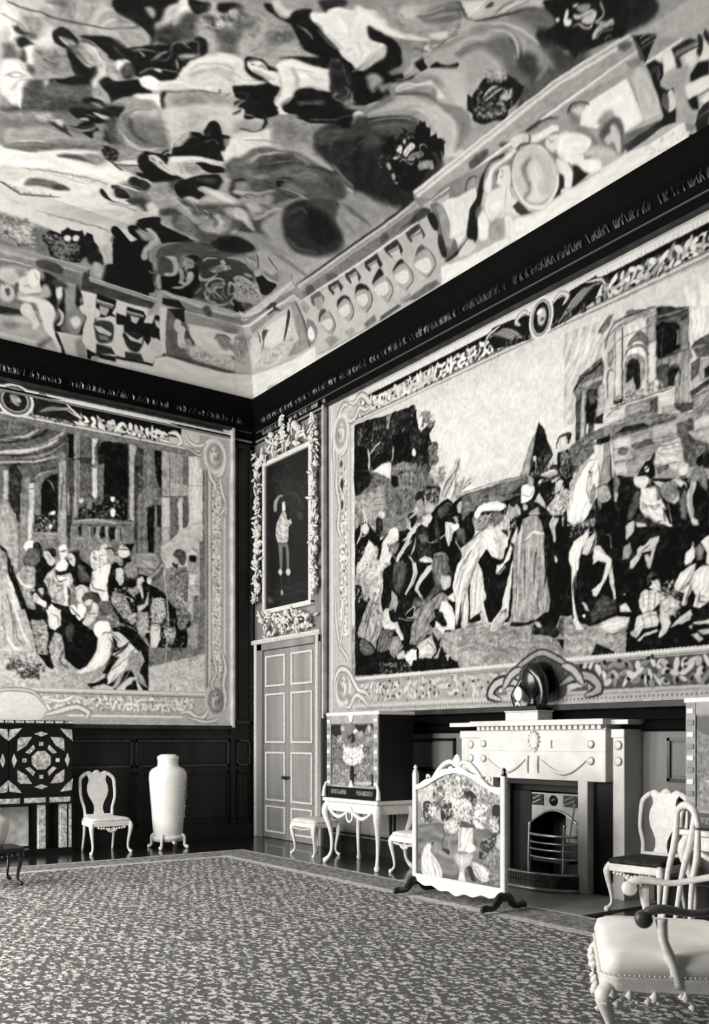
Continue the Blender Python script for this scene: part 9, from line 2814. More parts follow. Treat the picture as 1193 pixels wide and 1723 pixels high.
# ------------------------------------------------------------------ painted ceiling and coves
CA, CB, CS, CZ = 1.4, 1.3, .1, 6.8
th = np.linspace(0, math.pi/2, 400); ps = CS+CA*(1-np.cos(th)); pz = CZ+CB*np.sin(th)
arc = np.concatenate([[0], np.cumsum(np.hypot(np.diff(ps), np.diff(pz)))]); T0 = arc[-1]; XT = CS+CA
M_fresco = paint_mat('ceiling_fresco', gain=1.14)
def fin(c, wa=.012, n=3.0):
    c.warp(wa*.7, .09); c.warp(wa*.3, .03); return c.noise(n, .35).noise(n*1.1, .06).noise(n*.9, .02)
cf = Canvas(XT-.05, XT-.05, 5.6, 8.5, .0135, 60); cf.fold = 2; cf.amp = 7; cf.big = .6; cf = fin(cf.run(FLAT), .012, 4.5)
def beyond(A, B, lines):
    # the painting goes on past the traced area as its mirror image
    for (x0, y0), (x1, y1) in lines:
        dx, dy = x1-x0, y1-y0; L_ = math.hypot(dx, dy); nx, ny = dy/L_, -dx/L_; d = np.maximum(0, (A-x0)*nx+(B-y0)*ny); A = A-2*d*nx; B = B-2*d*ny
    return A, B
h = .0145; a = np.arange(XT, 6.9, h); b = np.arange(XT, 10.2, h); A, B = np.meshgrid(a, b, indexing='ij')
xe, ye = -a[-1], -b[-1]
ev = [(-XT, ye, ZC), (xe, ye, ZC), (xe, YF, ZC), (-XT, YF, ZC), (xe, -XT, ZC), (XL, -XT, ZC), (XL, YF, ZC), (xe, YF, ZC)]
struct(painted('ceiling', -A, -B, np.full(A.shape, ZC), cf.at(*beyond(A, B, [((5.04, 4.30), (-.1, 8.02)), ((4.0, .2), (5.06, 4.30))])), M_fresco, extra=(ev, [(0,1,2,3), (4,5,6,7)], [55]*8)))
M_frescoc = paint_mat('cove_fresco', gain=.9)
def cove(side, canvas, amax, L, h):
    t = np.arange(0, T0, .0105); t = np.append(t, T0); s_ = np.interp(t, arc, ps); z_ = np.interp(t, arc, pz)
    aa = np.arange(0, amax, h); Aa, Tt = np.meshgrid(aa, t, indexing='ij'); al = Aa+s_[None, :]; Ss = np.broadcast_to(s_[None, :], Aa.shape); Zz = np.broadcast_to(z_[None, :], Aa.shape)
    # run on plain to the far wall
    n = len(t); ev, ef, et = [], [], []
    for k in range(n):
        for q in (al[-1, k], L): ev.append((-s_[k], -q, z_[k]) if side == 'R' else (-q, -s_[k], z_[k])); et.append(60)
    for k in range(n-1): ef.append((2*k, 2*k+1, 2*k+3, 2*k+2))
    X, Y = (-Ss, -al) if side == 'R' else (-al, -Ss)
    lim = 8.18 if side == 'R' else 4.03
    return painted('trim_1' if side == 'R' else 'trim_2', X, Y, Zz, canvas.at(np.where(al > lim, 2*lim-al, al), Tt), M_frescoc, extra=(ev, ef, et))
cr_ = Canvas(0, -.02, 8.9, T0+.1, .009, 70); cr_.fold = 2; cr_.amp = 5; cr_.big = .3; cr_ = fin(cr_.run(COVER), .007, 3)
struct(cove('R', cr_, 9.4, 16.0, .0105))
cb_ = Canvas(0, -.02, 5.4, T0+.1, .010, 70); cb_.fold = 2; cb_.amp = 5; cb_.big = .3; cb_ = fin(cb_.run(COVEB), .007, 3)
struct(cove('B', cb_, 6.2, 9.8, .0115))

# ------------------------------------------------------------------ cornice: carved dark oak, one run per wall
def cornice(name, side, L):
    prof = [(0, 6.14), (.045, 6.14), (.05, 6.2), (.03, 6.22), (.035, 6.3), (.06, 6.33), (.07, 6.39), (.05, 6.41), (.05, 6.52), (.09, 6.56), (.10, 6.62), (.135, 6.68), (.15, 6.74), (.15, 6.8), (0, 6.8)]
    m = MB(); vs = []; n = len(prof)
    for d, z in prof:
        if side == 'R': vs += [(-d, -d, z), (-d, -L, z)]
        else: vs += [(-d, -d, z), (-L, -d, z)]
    m.add(vs, [(2*i, 2*i+1, 2*((i+1) % n)+1, 2*((i+1) % n)) for i in range(n)]+[tuple(range(0, 2*n, 2))[::-1], tuple(range(1, 2*n, 2))])
    return struct(m.obj(name, M_dark2))
co_r = cornice('trim_3', 'R', 16); co_b = cornice('trim_4', 'B', 9.8)
M_carv = mat('cornice_carving', 36, .35, .5, 1, 5, v2=4)
for side_, par_, L_ in (('R', co_r, 12), ('B', co_b, 6)):
    for z0_, z1_, d_, v_ in ((6.145, 6.175, .06, 46), (6.30, 6.315, .05, 30)):
        (MB().box(0, -.1, z0_, -d_, -L_, z1_) if side_ == 'R' else MB().box(-.1, 0, z0_, -L_, -d_, z1_)).obj('fillet', mat('fillet_%d' % v_, v_, .5), par_)
def leafrow(par, side, z, d, L, step, hgt, seed, m=M_carv):
    """row of carved acanthus leaves along the cornice: one stuff part"""
    mb = MB(); R = random.Random(seed); s = .3
    while s < L:
        for k in (-1, 0, 1):
            if R.random() < .35: continue
            w = .018*R.uniform(.7, 1.3); t = k*.022+R.uniform(-.008, .008); hh = hgt*R.uniform(.6, 1.05)
            p = [(s+t-w*.5, z, 0), (s+t+w*.5, z, 0), (s+t*2.1+w*.3, z+hh*.7, .022), (s+t*2.6, z+hh, .012), (s+t*2.1-w*.3, z+hh*.7, .022), (s+t, z+hh*.4, .03)]
            vs = [((-d-o, -a, zz) if side == 'R' else (-a, -d-o, zz)) for a, zz, o in p]
            mb.add(vs, [(0, 1, 5), (1, 2, 5), (2, 3, 5), (3, 4, 5), (4, 0, 5)])
        s += step*R.uniform(.85, 1.15)
    o = mb.obj('carved_leaf', m, par); o['kind'] = 'stuff'; return o
leafrow(co_r, 'R', 6.41, .052, 9, .075, .11, 1); leafrow(co_b, 'B', 6.41, .052, 5, .075, .11, 2)
leafrow(co_r, 'R', 6.225, .034, 2.05, .05, .08, 3, mat('cornice_carving_pale', 60, .5, .3, 1, 10, v2=36))

# ------------------------------------------------------------------ tapestries
M_weave = paint_mat('tapestry_wool', .95, 180, .05, .9); M_weave2 = paint_mat('tapestry_wool_bright', .95, 180, .05, 1.42)  # same wool twice; the second brightened to make up for weak light
def tapestry(side, data, bord, a0, a1, b0, b1, h, label, off=.05):
    c = Canvas(a0, b0, a1, b1, h, 70); c.fold = 1; c.amp = 11 if side == 'R' else 7; c.big = .28; c.run(data); c.warp(.007, .07); c.noise(5, .09).noise(8, .035); c.fold = 0; c.run('\n'.join(bord), U=.01, rel=False)
    if side == 'B':
        k = int((3.94-a0)/h); m_ = c.na-k; c.V[k:] = c.V[k-m_:k][::-1]
    c.warp(.003, .03); c.noise(2.4, .3).noise(4, .03).noise(3, .012)
    aa = np.arange(a0, a1, h); bb = np.arange(b0, b1, h); A, B = np.meshgrid(aa, bb, indexing='ij'); O = np.full(A.shape, -off)+.004*np.sin(A*2.1+B)
    X, Y = (O, -A) if side == 'R' else (-A, O)
    t = thing('tapestry', label, 'tapestry', (0, -(a0+a1)/2, b0) if side == 'R' else (-(a0+a1)/2, 0, b0))
    p = painted('woven_panel', X, Y, B, c.at(A, B), M_weave if side == 'R' else M_weave2)
    p.parent = t; p.matrix_parent_inverse = Matrix.Translation(t.location).inverted()
    return t
def rebase(o, t):
    o.parent = t; o.matrix_parent_inverse = Matrix.Translation(t.location).inverted(); return o
tr = tapestry('R', TAPR, border_right(), 2.14, 9.0, 1.86, 6.13, .0092, 'huge figured tapestry over the fireplace, two robed men greeting beside a white horse')
tb = tapestry('B', TAPB, border_left(), .46, 6.3, 1.72, 6.28, .0115, 'figured tapestry on the dark back wall, kneeling bearded man bowing to the ground')
M_fr = mat('frame_moulding', 74, .5, .3, 1, 6, v2=60); M_frd = mat('frame_moulding_dark', 20, .5, .3, 1, 6, v2=12)
def frame_part(name, t, side, a0, a1, b0, b1, o0, o1, m):
    o = MB().box(-o0, -a0, b0, -o1, -a1, b1).obj(name, m, bevel=.004) if side == 'R' else MB().box(-a0, -o0, b0, -a1, -o1, b1).obj(name, m, bevel=.004)
    return rebase(o, t)
frame_part('frame_side', tr, 'R', 2.055, 2.095, 1.80, 6.16, .02, .12, M_fr)
frame_part('frame_side', tr, 'R', 2.095, 2.14, 1.82, 6.14, .02, .06, M_frd)
frame_part('frame_top', tr, 'R', 2.055, 9.2, 6.13, 6.165, .0, .10, M_frd)
frame_part('frame_bottom', tr, 'R', 2.055, 9.2, 1.80, 1.86, .0, .11, M_frd)
frame_part('frame_side', tb, 'B', .435, .475, 1.69, 6.30, .02, .13, M_fr)
frame_part('frame_side', tb, 'B', .41, .435, 1.68, 6.32, .02, .08, M_frd)
frame_part('frame_top', tb, 'B', .41, 6.4, 6.28, 6.32, .0, .11, M_frd)
frame_part('frame_bottom', tb, 'B', .41, 6.4, 1.66, 1.72, .0, .11, M_frd)

# ------------------------------------------------------------------ wall panelling
def panel(side, par, a0, a1, z0, z1, m, d=.03, name='panel', f=.05, mm=None, inset=.012):
    """raised field panel with moulding; returned objects are children of the wall"""
    w = MB()
    def bx(x0, x1, b0, b1, o):
        w.box(0, -x0, b0, -o, -x1, b1) if side == 'R' else w.box(-x0, 0, b0, -x1, -o, b1)
    bx(a0+f, a1-f, z0+f, z1-f, inset); w1 = w.obj(name, m, par, bevel=.004); w = MB()
    for q in ((a0, a0+f*.6, z0, z1), (a1-f*.6, a1, z0, z1), (a0, a1, z0, z0+f*.6), (a0, a1, z1-f*.6, z1)): bx(*q, d)
    w.obj('panel_moulding', mm or m, par)
M_mould = mat('dark_panel_moulding', 9, .35, .5, 1, 12, v2=5)
M_mould2 = mat('dark_back_moulding', 26, .35, .5, 1, 30, v2=7)
# back wall: stile strip and dado
panel('B', wall_back, .06, .40, 1.75, 6.1, M_dark, .02, mm=M_mould2, f=.08)
for a0, a1 in ((.10, .34), (.48, 2.0), (2.05, 3.6), (3.65, 5.2)):
    panel('B', wall_back, a0, a1, 1.10, 1.50, M_dark, .025, mm=M_mould2)
    panel('B', wall_back, a0, a1, .25, 1.02, M_dark, .02)
for a0, a1 in ((.0, .05), (.39, .46)):
    MB().box(-a0, 0, .1, -a1, -.035, 1.66).obj('stile', M_dark, wall_back)
struct(MB().box(0, 0, 0, XL, -.045, .2).obj('baseboard_back', M_dark))
b1 = MB().box(0, -.0, 0, -.045, -.03, .2).box(0, -1.97, 0, -.045, -5.0, .2).box(0, -7.5, 0, -.045, YF, .2)
struct(b1.obj('baseboard_right', M_dark))
# right wall: dark strip painted as the tapestry frame's shadow beside the overdoor bay, dado panels either side of the chimneypiece
MB().box(0, -1.955, 0, -.03, -2.055, 6.14).obj('stile', mat('stile_shadow', 8, .5), wall_right)
MB().box(0, -.0, 3.02, -.012, -1.955, 6.14).obj('overdoor_panel', M_oak, wall_right)
for a0, a1 in ((2.2, 3.5), (3.55, 4.72), (7.62, 8.6), (8.65, 10.2)):
    panel('R', wall_right, a0, a1, 1.12, 1.52, M_grey, .025, mm=M_mould)
    panel('R', wall_right, a0, a1, .22, .98, M_grey, .02, mm=M_dark)
MB().box(0, -2.06, 1.58, -.02, -12, 1.86).box(0, -2.2, 1.60, -.05, -12, 1.66).box(0, -2.2, 1.69, -.07, -12, 1.735).obj('dado_rail', M_dark2, wall_right)
MB().box(-.42, 0, 1.52, -9.8, -.05, 1.57).obj('dado_rail', M_dark, wall_back)

# ------------------------------------------------------------------ double door and carved overdoor
dr = struct(MB().box(0, -.06, 0, -.07, -.30, 3.03).box(0, -1.80, 0, -.07, -1.95, 3.03).box(0, -.06, 2.88, -.07, -1.95, 3.03).obj('door_1', M_oak, bevel=.006))
MB().box(0, -.10, 0, -.095, -.16, 2.99).box(0, -1.86, 0, -.095, -1.91, 2.99).box(0, -.04, 2.98, -.11, -1.97, 3.05).obj('architrave', M_lime, dr, bevel=.006)
M_dshade = mat('door_oak_field', 60, .45, .4, 1, 3, stretch=(1,1,.08), v2=46)
for a0, a1 in ((.31, 1.045), (1.055, 1.79)):
    lf = MB().box(0, -a0, .01, -.03, -a1, 2.87)
    lf = lf.obj('door_leaf', M_oak, dr)
    for z0, z1 in ((2.34, 2.76), (1.48, 2.18), (.60, 1.29), (.12, .47)):
        q = MB(); i0, i1 = a0+.11, a1-.11
        for b in ((i0-.03, i0, z0-.03, z1+.03), (i1, i1+.03, z0-.03, z1+.03), (i0, i1, z0-.03, z0), (i0, i1, z1, z1+.03)): q.box(-.03, -b[0], b[2], -.06, -b[1], b[3])
        q.obj('moulding', M_lime, lf, bevel=.006)
        # raised and fielded panel: sloping edge
        e = .06; vs = [(-.031, -i0, z0), (-.031, -i1, z0), (-.031, -i1, z1), (-.031, -i0, z1), (-.05, -i0-e, z0+e), (-.05, -i1+e, z0+e), (-.05, -i1+e, z1-e), (-.05, -i0-e, z1-e)]
        MB().add(vs, [(0,1,5,4), (1,2,6,5), (2,3,7,6), (3,0,4,7), (4,5,6,7), (3,2,1,0)]).obj('panel', M_dshade, lf)
for s in (.985, 1.115):
    hd = MB().lathe([(.004, 0), (.022, .004), (.022, .012), (.008, .02), (.008, .045), (.026, .055), (.03, .07), (.02, .085), (.002, .09)], n=14)
    o = hd.obj('door_handle', M_bronze, dr, smooth=True); o.rotation_euler = (0, -math.pi/2, 0); o.location = (-.03, -s, .94)
bd = MB()
for k in range(70): bd.box(-.095, -.1+.0-.02, .05+k*.042, -.104, -.14, .05+k*.042+.026); bd.box(-.095, -1.87, .05+k*.042, -.104, -1.9, .05+k*.042+.026)
for k in range(44): bd.box(-.11, -.06-k*.0435, 2.99, -.122, -.06-k*.0435-.026, 3.03)
o = bd.obj('carved_bead', M_lime, dr); o['kind'] = 'stuff'

pt = thing('portrait_painting', 'tall dark portrait above the door, slender figure in a pale coat with a curled plume', 'painting', (-.02, -1.03, 3.45))
pc = Canvas(-.02, -.02, 1.28, 2.23, .007, 5); pc.fold = 1; pc.amp = 16; pc.run(PORTRAIT); pc.warp(.004, .03); pc.noise(1.2, .1)
aa = np.arange(0, 1.2501, .0075); bb = np.arange(0, 2.2, .0075); A, B = np.meshgrid(aa, bb, indexing='ij')
rebase(painted('canvas', np.full(A.shape, -.05), -.403-A, 3.5+B, pc.at(A, B), paint_mat('oil_paint', .35, 0, .4)), pt)
for bx_ in ((-.34, 3.46, -.403, 5.76), (-1.653, 3.46, -1.72, 5.76)): rebase(MB().box(-.012, bx_[0], bx_[1], -.085, bx_[2], bx_[3]).obj('frame_side', M_lime, bevel=.008), pt)
for z0, z1 in ((3.43, 3.5), (5.7, 5.77)): rebase(MB().box(-.012, -.34, z0, -.09, -1.72, z1).obj('frame_rail', M_lime, bevel=.008), pt)
# carved limewood: a few unit pieces, copied
def leaf_mesh():
    m = MB(); n = 5; vs = []
    for i in range(n+1):
        t = i/n; w_ = .5*math.sin(math.pi*min(1, t*.95+.06))**.8*.42; z = .18*math.sin(t*2.6)
        vs += [(-w_, t, z-.02), (0, t, z+.10), (w_, t, z-.02), (0, t, z-.08)]
    fs = [];
    for i in range(n):
        o = 4*i
        for k in range(4): fs.append((o+k, o+(k+1)%4, o+4+(k+1)%4, o+4+k))
    return m.add(vs, fs).mesh('leaf', M_lime, True)
def flower_mesh():
    m = MB(); m.lathe([(.01, .0), (.16, .05), (.14, .2), (.02, .26)], n=7)
    for k in range(6):
        a = k*math.pi/3; c, s_ = math.cos(a), math.sin(a)
        P = lambda r, t, z: (r*c-t*s_, r*s_+t*c, z)
        m.add([P(.1, -.08, .05), P(.3, -.2, .16), P(.5, 0, .1), P(.3, .2, .16), P(.1, .08, .05), P(.3, 0, .02)], [(0,1,5), (1,2,5), (2,3,5), (3,4,5), (4,0,5), (0,1,2,3,4)][:5])
    return m.mesh('flower', M_lime, True)
fruit_me = MB().lathe([(.02, -.3), (.26, -.2), (.36, 0), (.27, .22), (.06, .3)], n=9).mesh('fruit', M_lime, True)
leaf_me = leaf_mesh(); flower_me = flower_mesh()
def carve(label, cx, cz, pts, group=None):
    t = thing('limewood_carving', label, 'carving', (-.12, -cx, cz), 0, 'limewood carvings around the portrait'); R = random.Random(int(cx*100+cz*7))
    for s, z, r in pts:
        k = R.random(); q = R.random()*6.28
        me, nm = ((leaf_me, 'leaf') if k < .5 else (flower_me, 'flower') if k < .8 else (fruit_me, 'fruit'))
        sc = r*(1.25 if nm == 'leaf' else 1.15 if nm == 'flower' else 1.35)
        rot = Matrix.Rotation(-math.pi/2, 4, 'Y') @ Matrix.Rotation(q, 4, 'Z') @ Matrix.Rotation(R.uniform(-.5, .5), 4, 'X')
        o = link(nm, me, t); o.matrix_local = Matrix.Translation((R.uniform(.0, .05), -(s-cx), z-cz)) @ rot @ Matrix.Scale(sc, 4)
    return t
R_ = random.Random(5)
def drop(c, z0, z1, wd, n): return [(c+R_.gauss(0, .4)*wd*(1-.25*abs(math.sin(i*.37))), z0+(z1-z0)*(i+.5)/n+R_.uniform(-.02, .02), R_.uniform(.08, .125)) for i in range(n)]
carve('long carved limewood drop of fruit and flowers, on the corner side of the portrait', .2, 3.5, drop(.215, 3.62, 5.95, .085, 125))
carve('long carved limewood drop of fruit and flowers, on the tapestry side of the portrait', 1.83, 3.5, drop(1.83, 3.62, 6.08, .08, 125))
cr2 = []
for i in range(84):
    u = R_.uniform(-1, 1); top = 5.80+.48*(1-abs(u)**1.3); cr2.append((1.0+u*.72, 5.79+(top-5.79)*R_.random()**.8, R_.uniform(.07, .14)))
carve('carved limewood crest of flowers and leaves above the portrait', 1.0, 5.79, cr2)
carve('carved limewood festoon between the portrait and the door', 1.0, 3.1, [(R_.uniform(.32, 1.8), R_.uniform(3.1, 3.4), R_.uniform(.06, .12)) for _ in range(90)])
# ------------------------------------------------------------------ carpet
def carpet():
    m = bpy.data.materials.new('carpet_wool'); m.use_nodes = True; nt = m.node_tree; b = nt.nodes['Principled BSDF']; L = nt.links.new
    b.inputs['Roughness'].default_value = 1; b.inputs['Specular IOR Level'].default_value = .05
    tc = nt.nodes.new('ShaderNodeTexCoord')
    def node(t, **k):
        n = nt.nodes.new(t)
        for a, v in k.items(): n.inputs[a].default_value = v
        return n
    n0 = node('ShaderNodeTexNoise', Scale=5, Detail=3); L(tc.outputs['Object'], n0.inputs['Vector'])
    mixv = nt.nodes.new('ShaderNodeMix'); mixv.data_type = 'RGBA'; mixv.inputs[0].default_value = .05; mp = nt.nodes.new('ShaderNodeMapping'); mp.inputs['Scale'].default_value = (1.55, 1.05, 1); L(tc.outputs['Object'], mp.inputs[0])
    L(mp.outputs[0], mixv.inputs[6]); L(n0.outputs['Color'], mixv.inputs[7])
    vo = node('ShaderNodeTexVoronoi', Scale=19); vo.distance = 'MANHATTAN'; vo.feature = 'F1'; L(mixv.outputs[2], vo.inputs['Vector'])
    v2 = node('ShaderNodeTexVoronoi', Scale=42); v2.feature = 'F1'; L(mixv.outputs[2], v2.inputs['Vector'])
    nz = node('ShaderNodeTexNoise', Scale=60, Detail=6); L(mp.outputs[0], nz.inputs['Vector'])
    def math_(op, a, c):
        n = nt.nodes.new('ShaderNodeMath'); n.operation = op
        for i, x in enumerate((a, c)):
            if isinstance(x, (int, float)): n.inputs[i].default_value = x
            else: L(x, n.inputs[i])
        return n.outputs[0]
    # regular small rows of sprigs
    sx = nt.nodes.new('ShaderNodeSeparateXYZ'); L(mixv.outputs[2], sx.inputs[0])
    gx = math_('SINE', math_('MULTIPLY', sx.outputs[0], 42), 0); gy = math_('SINE', math_('MULTIPLY', sx.outputs[1], 30), 0)
    g = math_('MULTIPLY', gx, gy)
    f = math_('ADD', math_('MULTIPLY', vo.outputs['Distance'], .55), math_('MULTIPLY', v2.outputs['Distance'], .45))
    f = math_('ADD', f, math_('MULTIPLY', g, .13)); f = math_('ADD', f, math_('MULTIPLY', nz.outputs['Fac'], .75))
    rp = nt.nodes.new('ShaderNodeValToRGB'); e = rp.color_ramp.elements; L(f, rp.inputs[0])
    e[0].position = .72; e[0].color = tint(s2l(82)); e[1].position = 1.28; e[1].color = tint(s2l(20)); k = e.new(.93); k.color = tint(s2l(64)); k = e.new(1.08); k.color = tint(s2l(36))
    L(rp.outputs[0], b.inputs['Base Color']); 
    return m
m_c = carpet(); m_b = mat('carpet_border', 62, 1, .05, 1, 20, v2=36); m_b2 = mat('carpet_border_line', 84, 1, .05, 1, 30, v2=60)
t = thing('carpet', 'vast patterned carpet with a narrow plain border, covering the floor', 'carpet', (-5, -8, 0))
XR, YB = -1.22, -1.76
rebase(MB().box(-9.2, YB-.55, .0, XR-.55, -15.4, .018).obj('carpet_field', m_c), t)
rebase(MB().box(-9.2, YB, .0, XR, YB-.42, .018).box(XR, YB-.42, 0, XR-.42, -15.4, .018).obj('carpet_border', m_b), t)
rebase(MB().box(-9.2, YB-.42, .0, XR-.42, YB-.55, .0175).box(XR-.42, YB-.55, 0, XR-.55, -15.4, .0175).box(-9.2, YB+.05, 0, XR+.05, YB, .017).box(XR, YB, 0, XR+.05, -15.4, .017).obj('border_stripe', m_b2), t)

# ------------------------------------------------------------------ cabriole furniture helpers
def cabriole(mb, x, y, H, dx, dy, k=1.0):
    n = math.hypot(dx, dy) or 1; dx /= n; dy /= n
    off = [0, .03, .022, 0, -.008, .012, .035, .03]; zz = [H, H*.86, H*.66, H*.4, H*.2, H*.09, H*.045, .0]; rr = [.03, .036, .026, .018, .014, .016, .026, .02]
    return mb.tube([(x+dx*o*k, y+dy*o*k, z) for o, z in zip(off, zz)], [r*k for r in rr], 10)
def rounded(w, d, fw=1.0, n=6, r=.06):
    """seat outline, front (-y) wider by fw"""
    out = []
    for cx, cy, a0 in ((w/2*fw-r, -d/2+r, -90), (w/2-r, d/2-r, 0), (-w/2+r, d/2-r, 90), (-w/2*fw+r, -d/2+r, 180)):
        for k in range(n+1):
            a = math.radians(a0+90*k/n); out.append((cx+r*math.cos(a), cy+r*math.sin(a)))
    return out
def pad(outline, z0, z1, crown=.02):
    m = MB(); n = len(outline); cx = sum(p[0] for p in outline)/n; cy = sum(p[1] for p in outline)/n; vs = []; rings = [(1.0, z0), (1.02, z0+(z1-z0)*.5), (.97, z1-.004), (.85, z1+crown*.4), (.5, z1+crown*.9)]
    for s, z in rings: vs += [(cx+(x-cx)*s, cy+(y-cy)*s, z) for x, y in outline]
    vs.append((cx, cy, z1+crown)); fs = [tuple(range(n))[::-1]]
    for k in range(len(rings)-1):
        for i in range(n): fs.append((k*n+i, k*n+(i+1)%n, (k+1)*n+(i+1)%n, (k+1)*n+i))
    o = (len(rings)-1)*n
    for i in range(n): fs.append((o+i, o+(i+1)%n, len(vs)-1))
    return m.add(vs, fs)
def carved_apron(mb, x0, x1, y, z, n=9, r=.018):
    for k in range(n):
        t = (k+.5)/n; x = x0+(x1-x0)*t; q = 1-abs(2*t-1); mb.lathe([(.001, -r*1.1), (r*.9, -r*.3), (r, r*.2), (.001, r*.9)], (x, y, z-.02*q-.004*(k % 2)), n=7)
M_seat = mat('silk_seat', 84, .75, .2, 1, 12, v2=74)
M_seatd = mat('dark_seat', 22, .8, .2, 1, 20, v2=12)
def side_chair(label, loc, rz, seat=M_seat, w=.57, d=.5, H=.47, back=1.06, wood=M_gilt, group=None):
    t = thing('side_chair', label, 'chair', loc, rz, 'pale splat-back side chairs')
    ol = rounded(w*.86, d, 1.16)
    MB().slab(ol, H-.11, H-.045).obj('seat_rail', wood, t, bevel=.006)
    a = MB(); carved_apron(a, -w*.34, w*.34, -d/2-.004, H-.12, 11); carved_apron(a, -w*.1, w*.1, -d/2-.006, H-.15, 4, .022); a.obj('carved_apron', wood, t, smooth=True)
    pad([(x*.95, y*.95) for x, y in ol], H-.045, H-.005).obj('seat_cushion', seat, t, smooth=True)
    for sx in (-1, 1):
        cabriole(MB(), sx*(w/2-.04), -d/2+.04, H-.05, sx, -1).obj('front_leg', wood, t, smooth=True)
        MB().tube([(sx*(w*.36), d/2-.04, H-.05), (sx*w*.36, d/2-.03, H*.5), (sx*w*.37, d/2+.03, .0)], [.022, .018, .016], 8).obj('back_leg', wood, t, smooth=True)
        bh = back-H
        MB().tube([(sx*w*.33, d/2-.03, H-.05), (sx*w*.34, d/2-.01, H+bh*.18), (sx*w*.41, d/2+.005, H+bh*.42), (sx*w*.42, d/2+.03, H+bh*.68), (sx*w*.40, d/2+.05, H+bh*.86), (sx*w*.27, d/2+.06, H+bh*.97)],
                  [.022, .02, .02, .022, .026, .026], 9, .75).obj('back_post', wood, t, smooth=True)
    MB().tube([(-w*.30, d/2+.06, back-.03), (-w*.2, d/2+.062, back-.008), (-w*.1, d/2+.065, back-.028), (0, d/2+.066, back), (w*.1, d/2+.065, back-.028), (w*.2, d/2+.062, back-.008), (w*.30, d/2+.06, back-.03)],
              [.018, .028, .022, .034, .022, .028, .018], 9, .75).obj('crest_rail', wood, t, smooth=True)
    zs = [(0, .085), (.06, .07), (.14, .058), (.24, .06), (.34, .085), (.46, .125), (.58, .145), (.7, .14), (.8, .115), (.88, .12), (.97, .15)]
    bh = back-H-.0
    L_ = [(-r*w/.57, H+z*bh) for z, r in zs]; Rr = [(r*w/.57, H+z*bh) for z, r in zs]
    ol2 = Rr+L_[::-1]
    MB().prism(ol2, d/2-.04, d/2-.02, tilt=lambda x, z: (z-H)*.15).obj('splat', wood, t)
    MB().box(-w*.33, d/2-.055, H-.03, w*.33, d/2-.015, H+.03).obj('back_shoe', wood, t, bevel=.004)
    return t
def stool(label, loc, rz, w=.56, d=.42, H=.47):
    t = thing('stool', label, 'stool', loc, rz); ol = rounded(w, d)
    MB().slab(ol, H-.1, H-.045).obj('seat_rail', M_gilt, t, bevel=.006)
    a = MB(); carved_apron(a, -w*.4, w*.4, -d/2-.004, H-.11, 11); a.obj('carved_apron', M_gilt, t, smooth=True)
    pad([(x*.97, y*.97) for x, y in ol], H-.045, H).obj('seat_cushion', M_seat, t, smooth=True)
    for sx in (-1, 1):
        for sy in (-1, 1): cabriole(MB(), sx*(w/2-.04), sy*(d/2-.04), H-.05, sx, sy).obj('leg', M_gilt, t, smooth=True)
    return t
side_chair('pale chair with vase-shaped splat against the dark back wall, beside the tall white jar', (-2.76, -.80, 0), 0)
FX = -math.pi/2
stool('small pale cabriole-legged stool in front of the double door', (-.62, -2.66, 0), FX)
side_chair('pale chair mostly hidden behind the painted fire screen', (-.60, -4.82, 0), FX)
side_chair('large pale splat-back chair with a dark seat, right of the fireplace', (-.54, -7.80, .018), FX+.12, seat=M_seatd, w=.54, d=.5, H=.46, back=1.02)

# ------------------------------------------------------------------ tall white jar on claw stand
t = thing('floor_jar', 'tall white porcelain jar on a gilt claw-footed stand, by the dark back wall', 'jar', (-1.87, -.84, 0), 0)
M_porc = mat('white_porcelain', 88, .2, .5, 1, 5, v2=83)
MB().lathe([(.02, .10), (.11, .10), (.17, .13), (.2, .17), (.21, .3), (.232, .6), (.252, .85), (.262, .98), (.255, 1.05), (.22, 1.10), (.15, 1.135), (.142, 1.16), (.142, 1.225), (.15, 1.24), (.148, 1.27), (.10, 1.30), (.01, 1.305)], n=48).obj('body', M_porc, t, smooth=True)
M_rel = mat('porcelain_relief', 74, .4, .4, 1, 20, v2=55); R = random.Random(3); rb = MB()
for k in range(60):
    z = R.uniform(.42, .95); a = -1.5+R.gauss(.62, .22); r = .235+.03*(z-.4)/.6
    rb.lathe([(.001, -.012), (.012, 0), (.001, .012)], (r*math.cos(a), r*math.sin(a), z), n=6)
rb.obj('relief_flowers', M_rel, t, smooth=True)['kind'] = 'stuff'
MB().lathe([(.12, .09), (.2, .1), (.225, .15), (.225, .18), (.2, .16), (.12, .13)], n=32).obj('stand_ring', M_gilt, t, smooth=True)
for k in range(4):
    a = math.pi/4+k*math.pi/2; c, s_ = math.cos(a), math.sin(a)
    MB().tube([(c*r, s_*r, z) for r, z in ((.17, .2), (.225, .17), (.24, .1), (.24, .05), (.28, .025), (.3, .02))], [.02, .03, .022, .02, .03, .016], 9).obj('claw_foot', M_gilt, t, smooth=True)
MB().lathe([(.001, -.03), (.03, 0), (.001, .03)], (0, -.2, .09), n=10).obj('pendant', M_gilt, t, smooth=True)

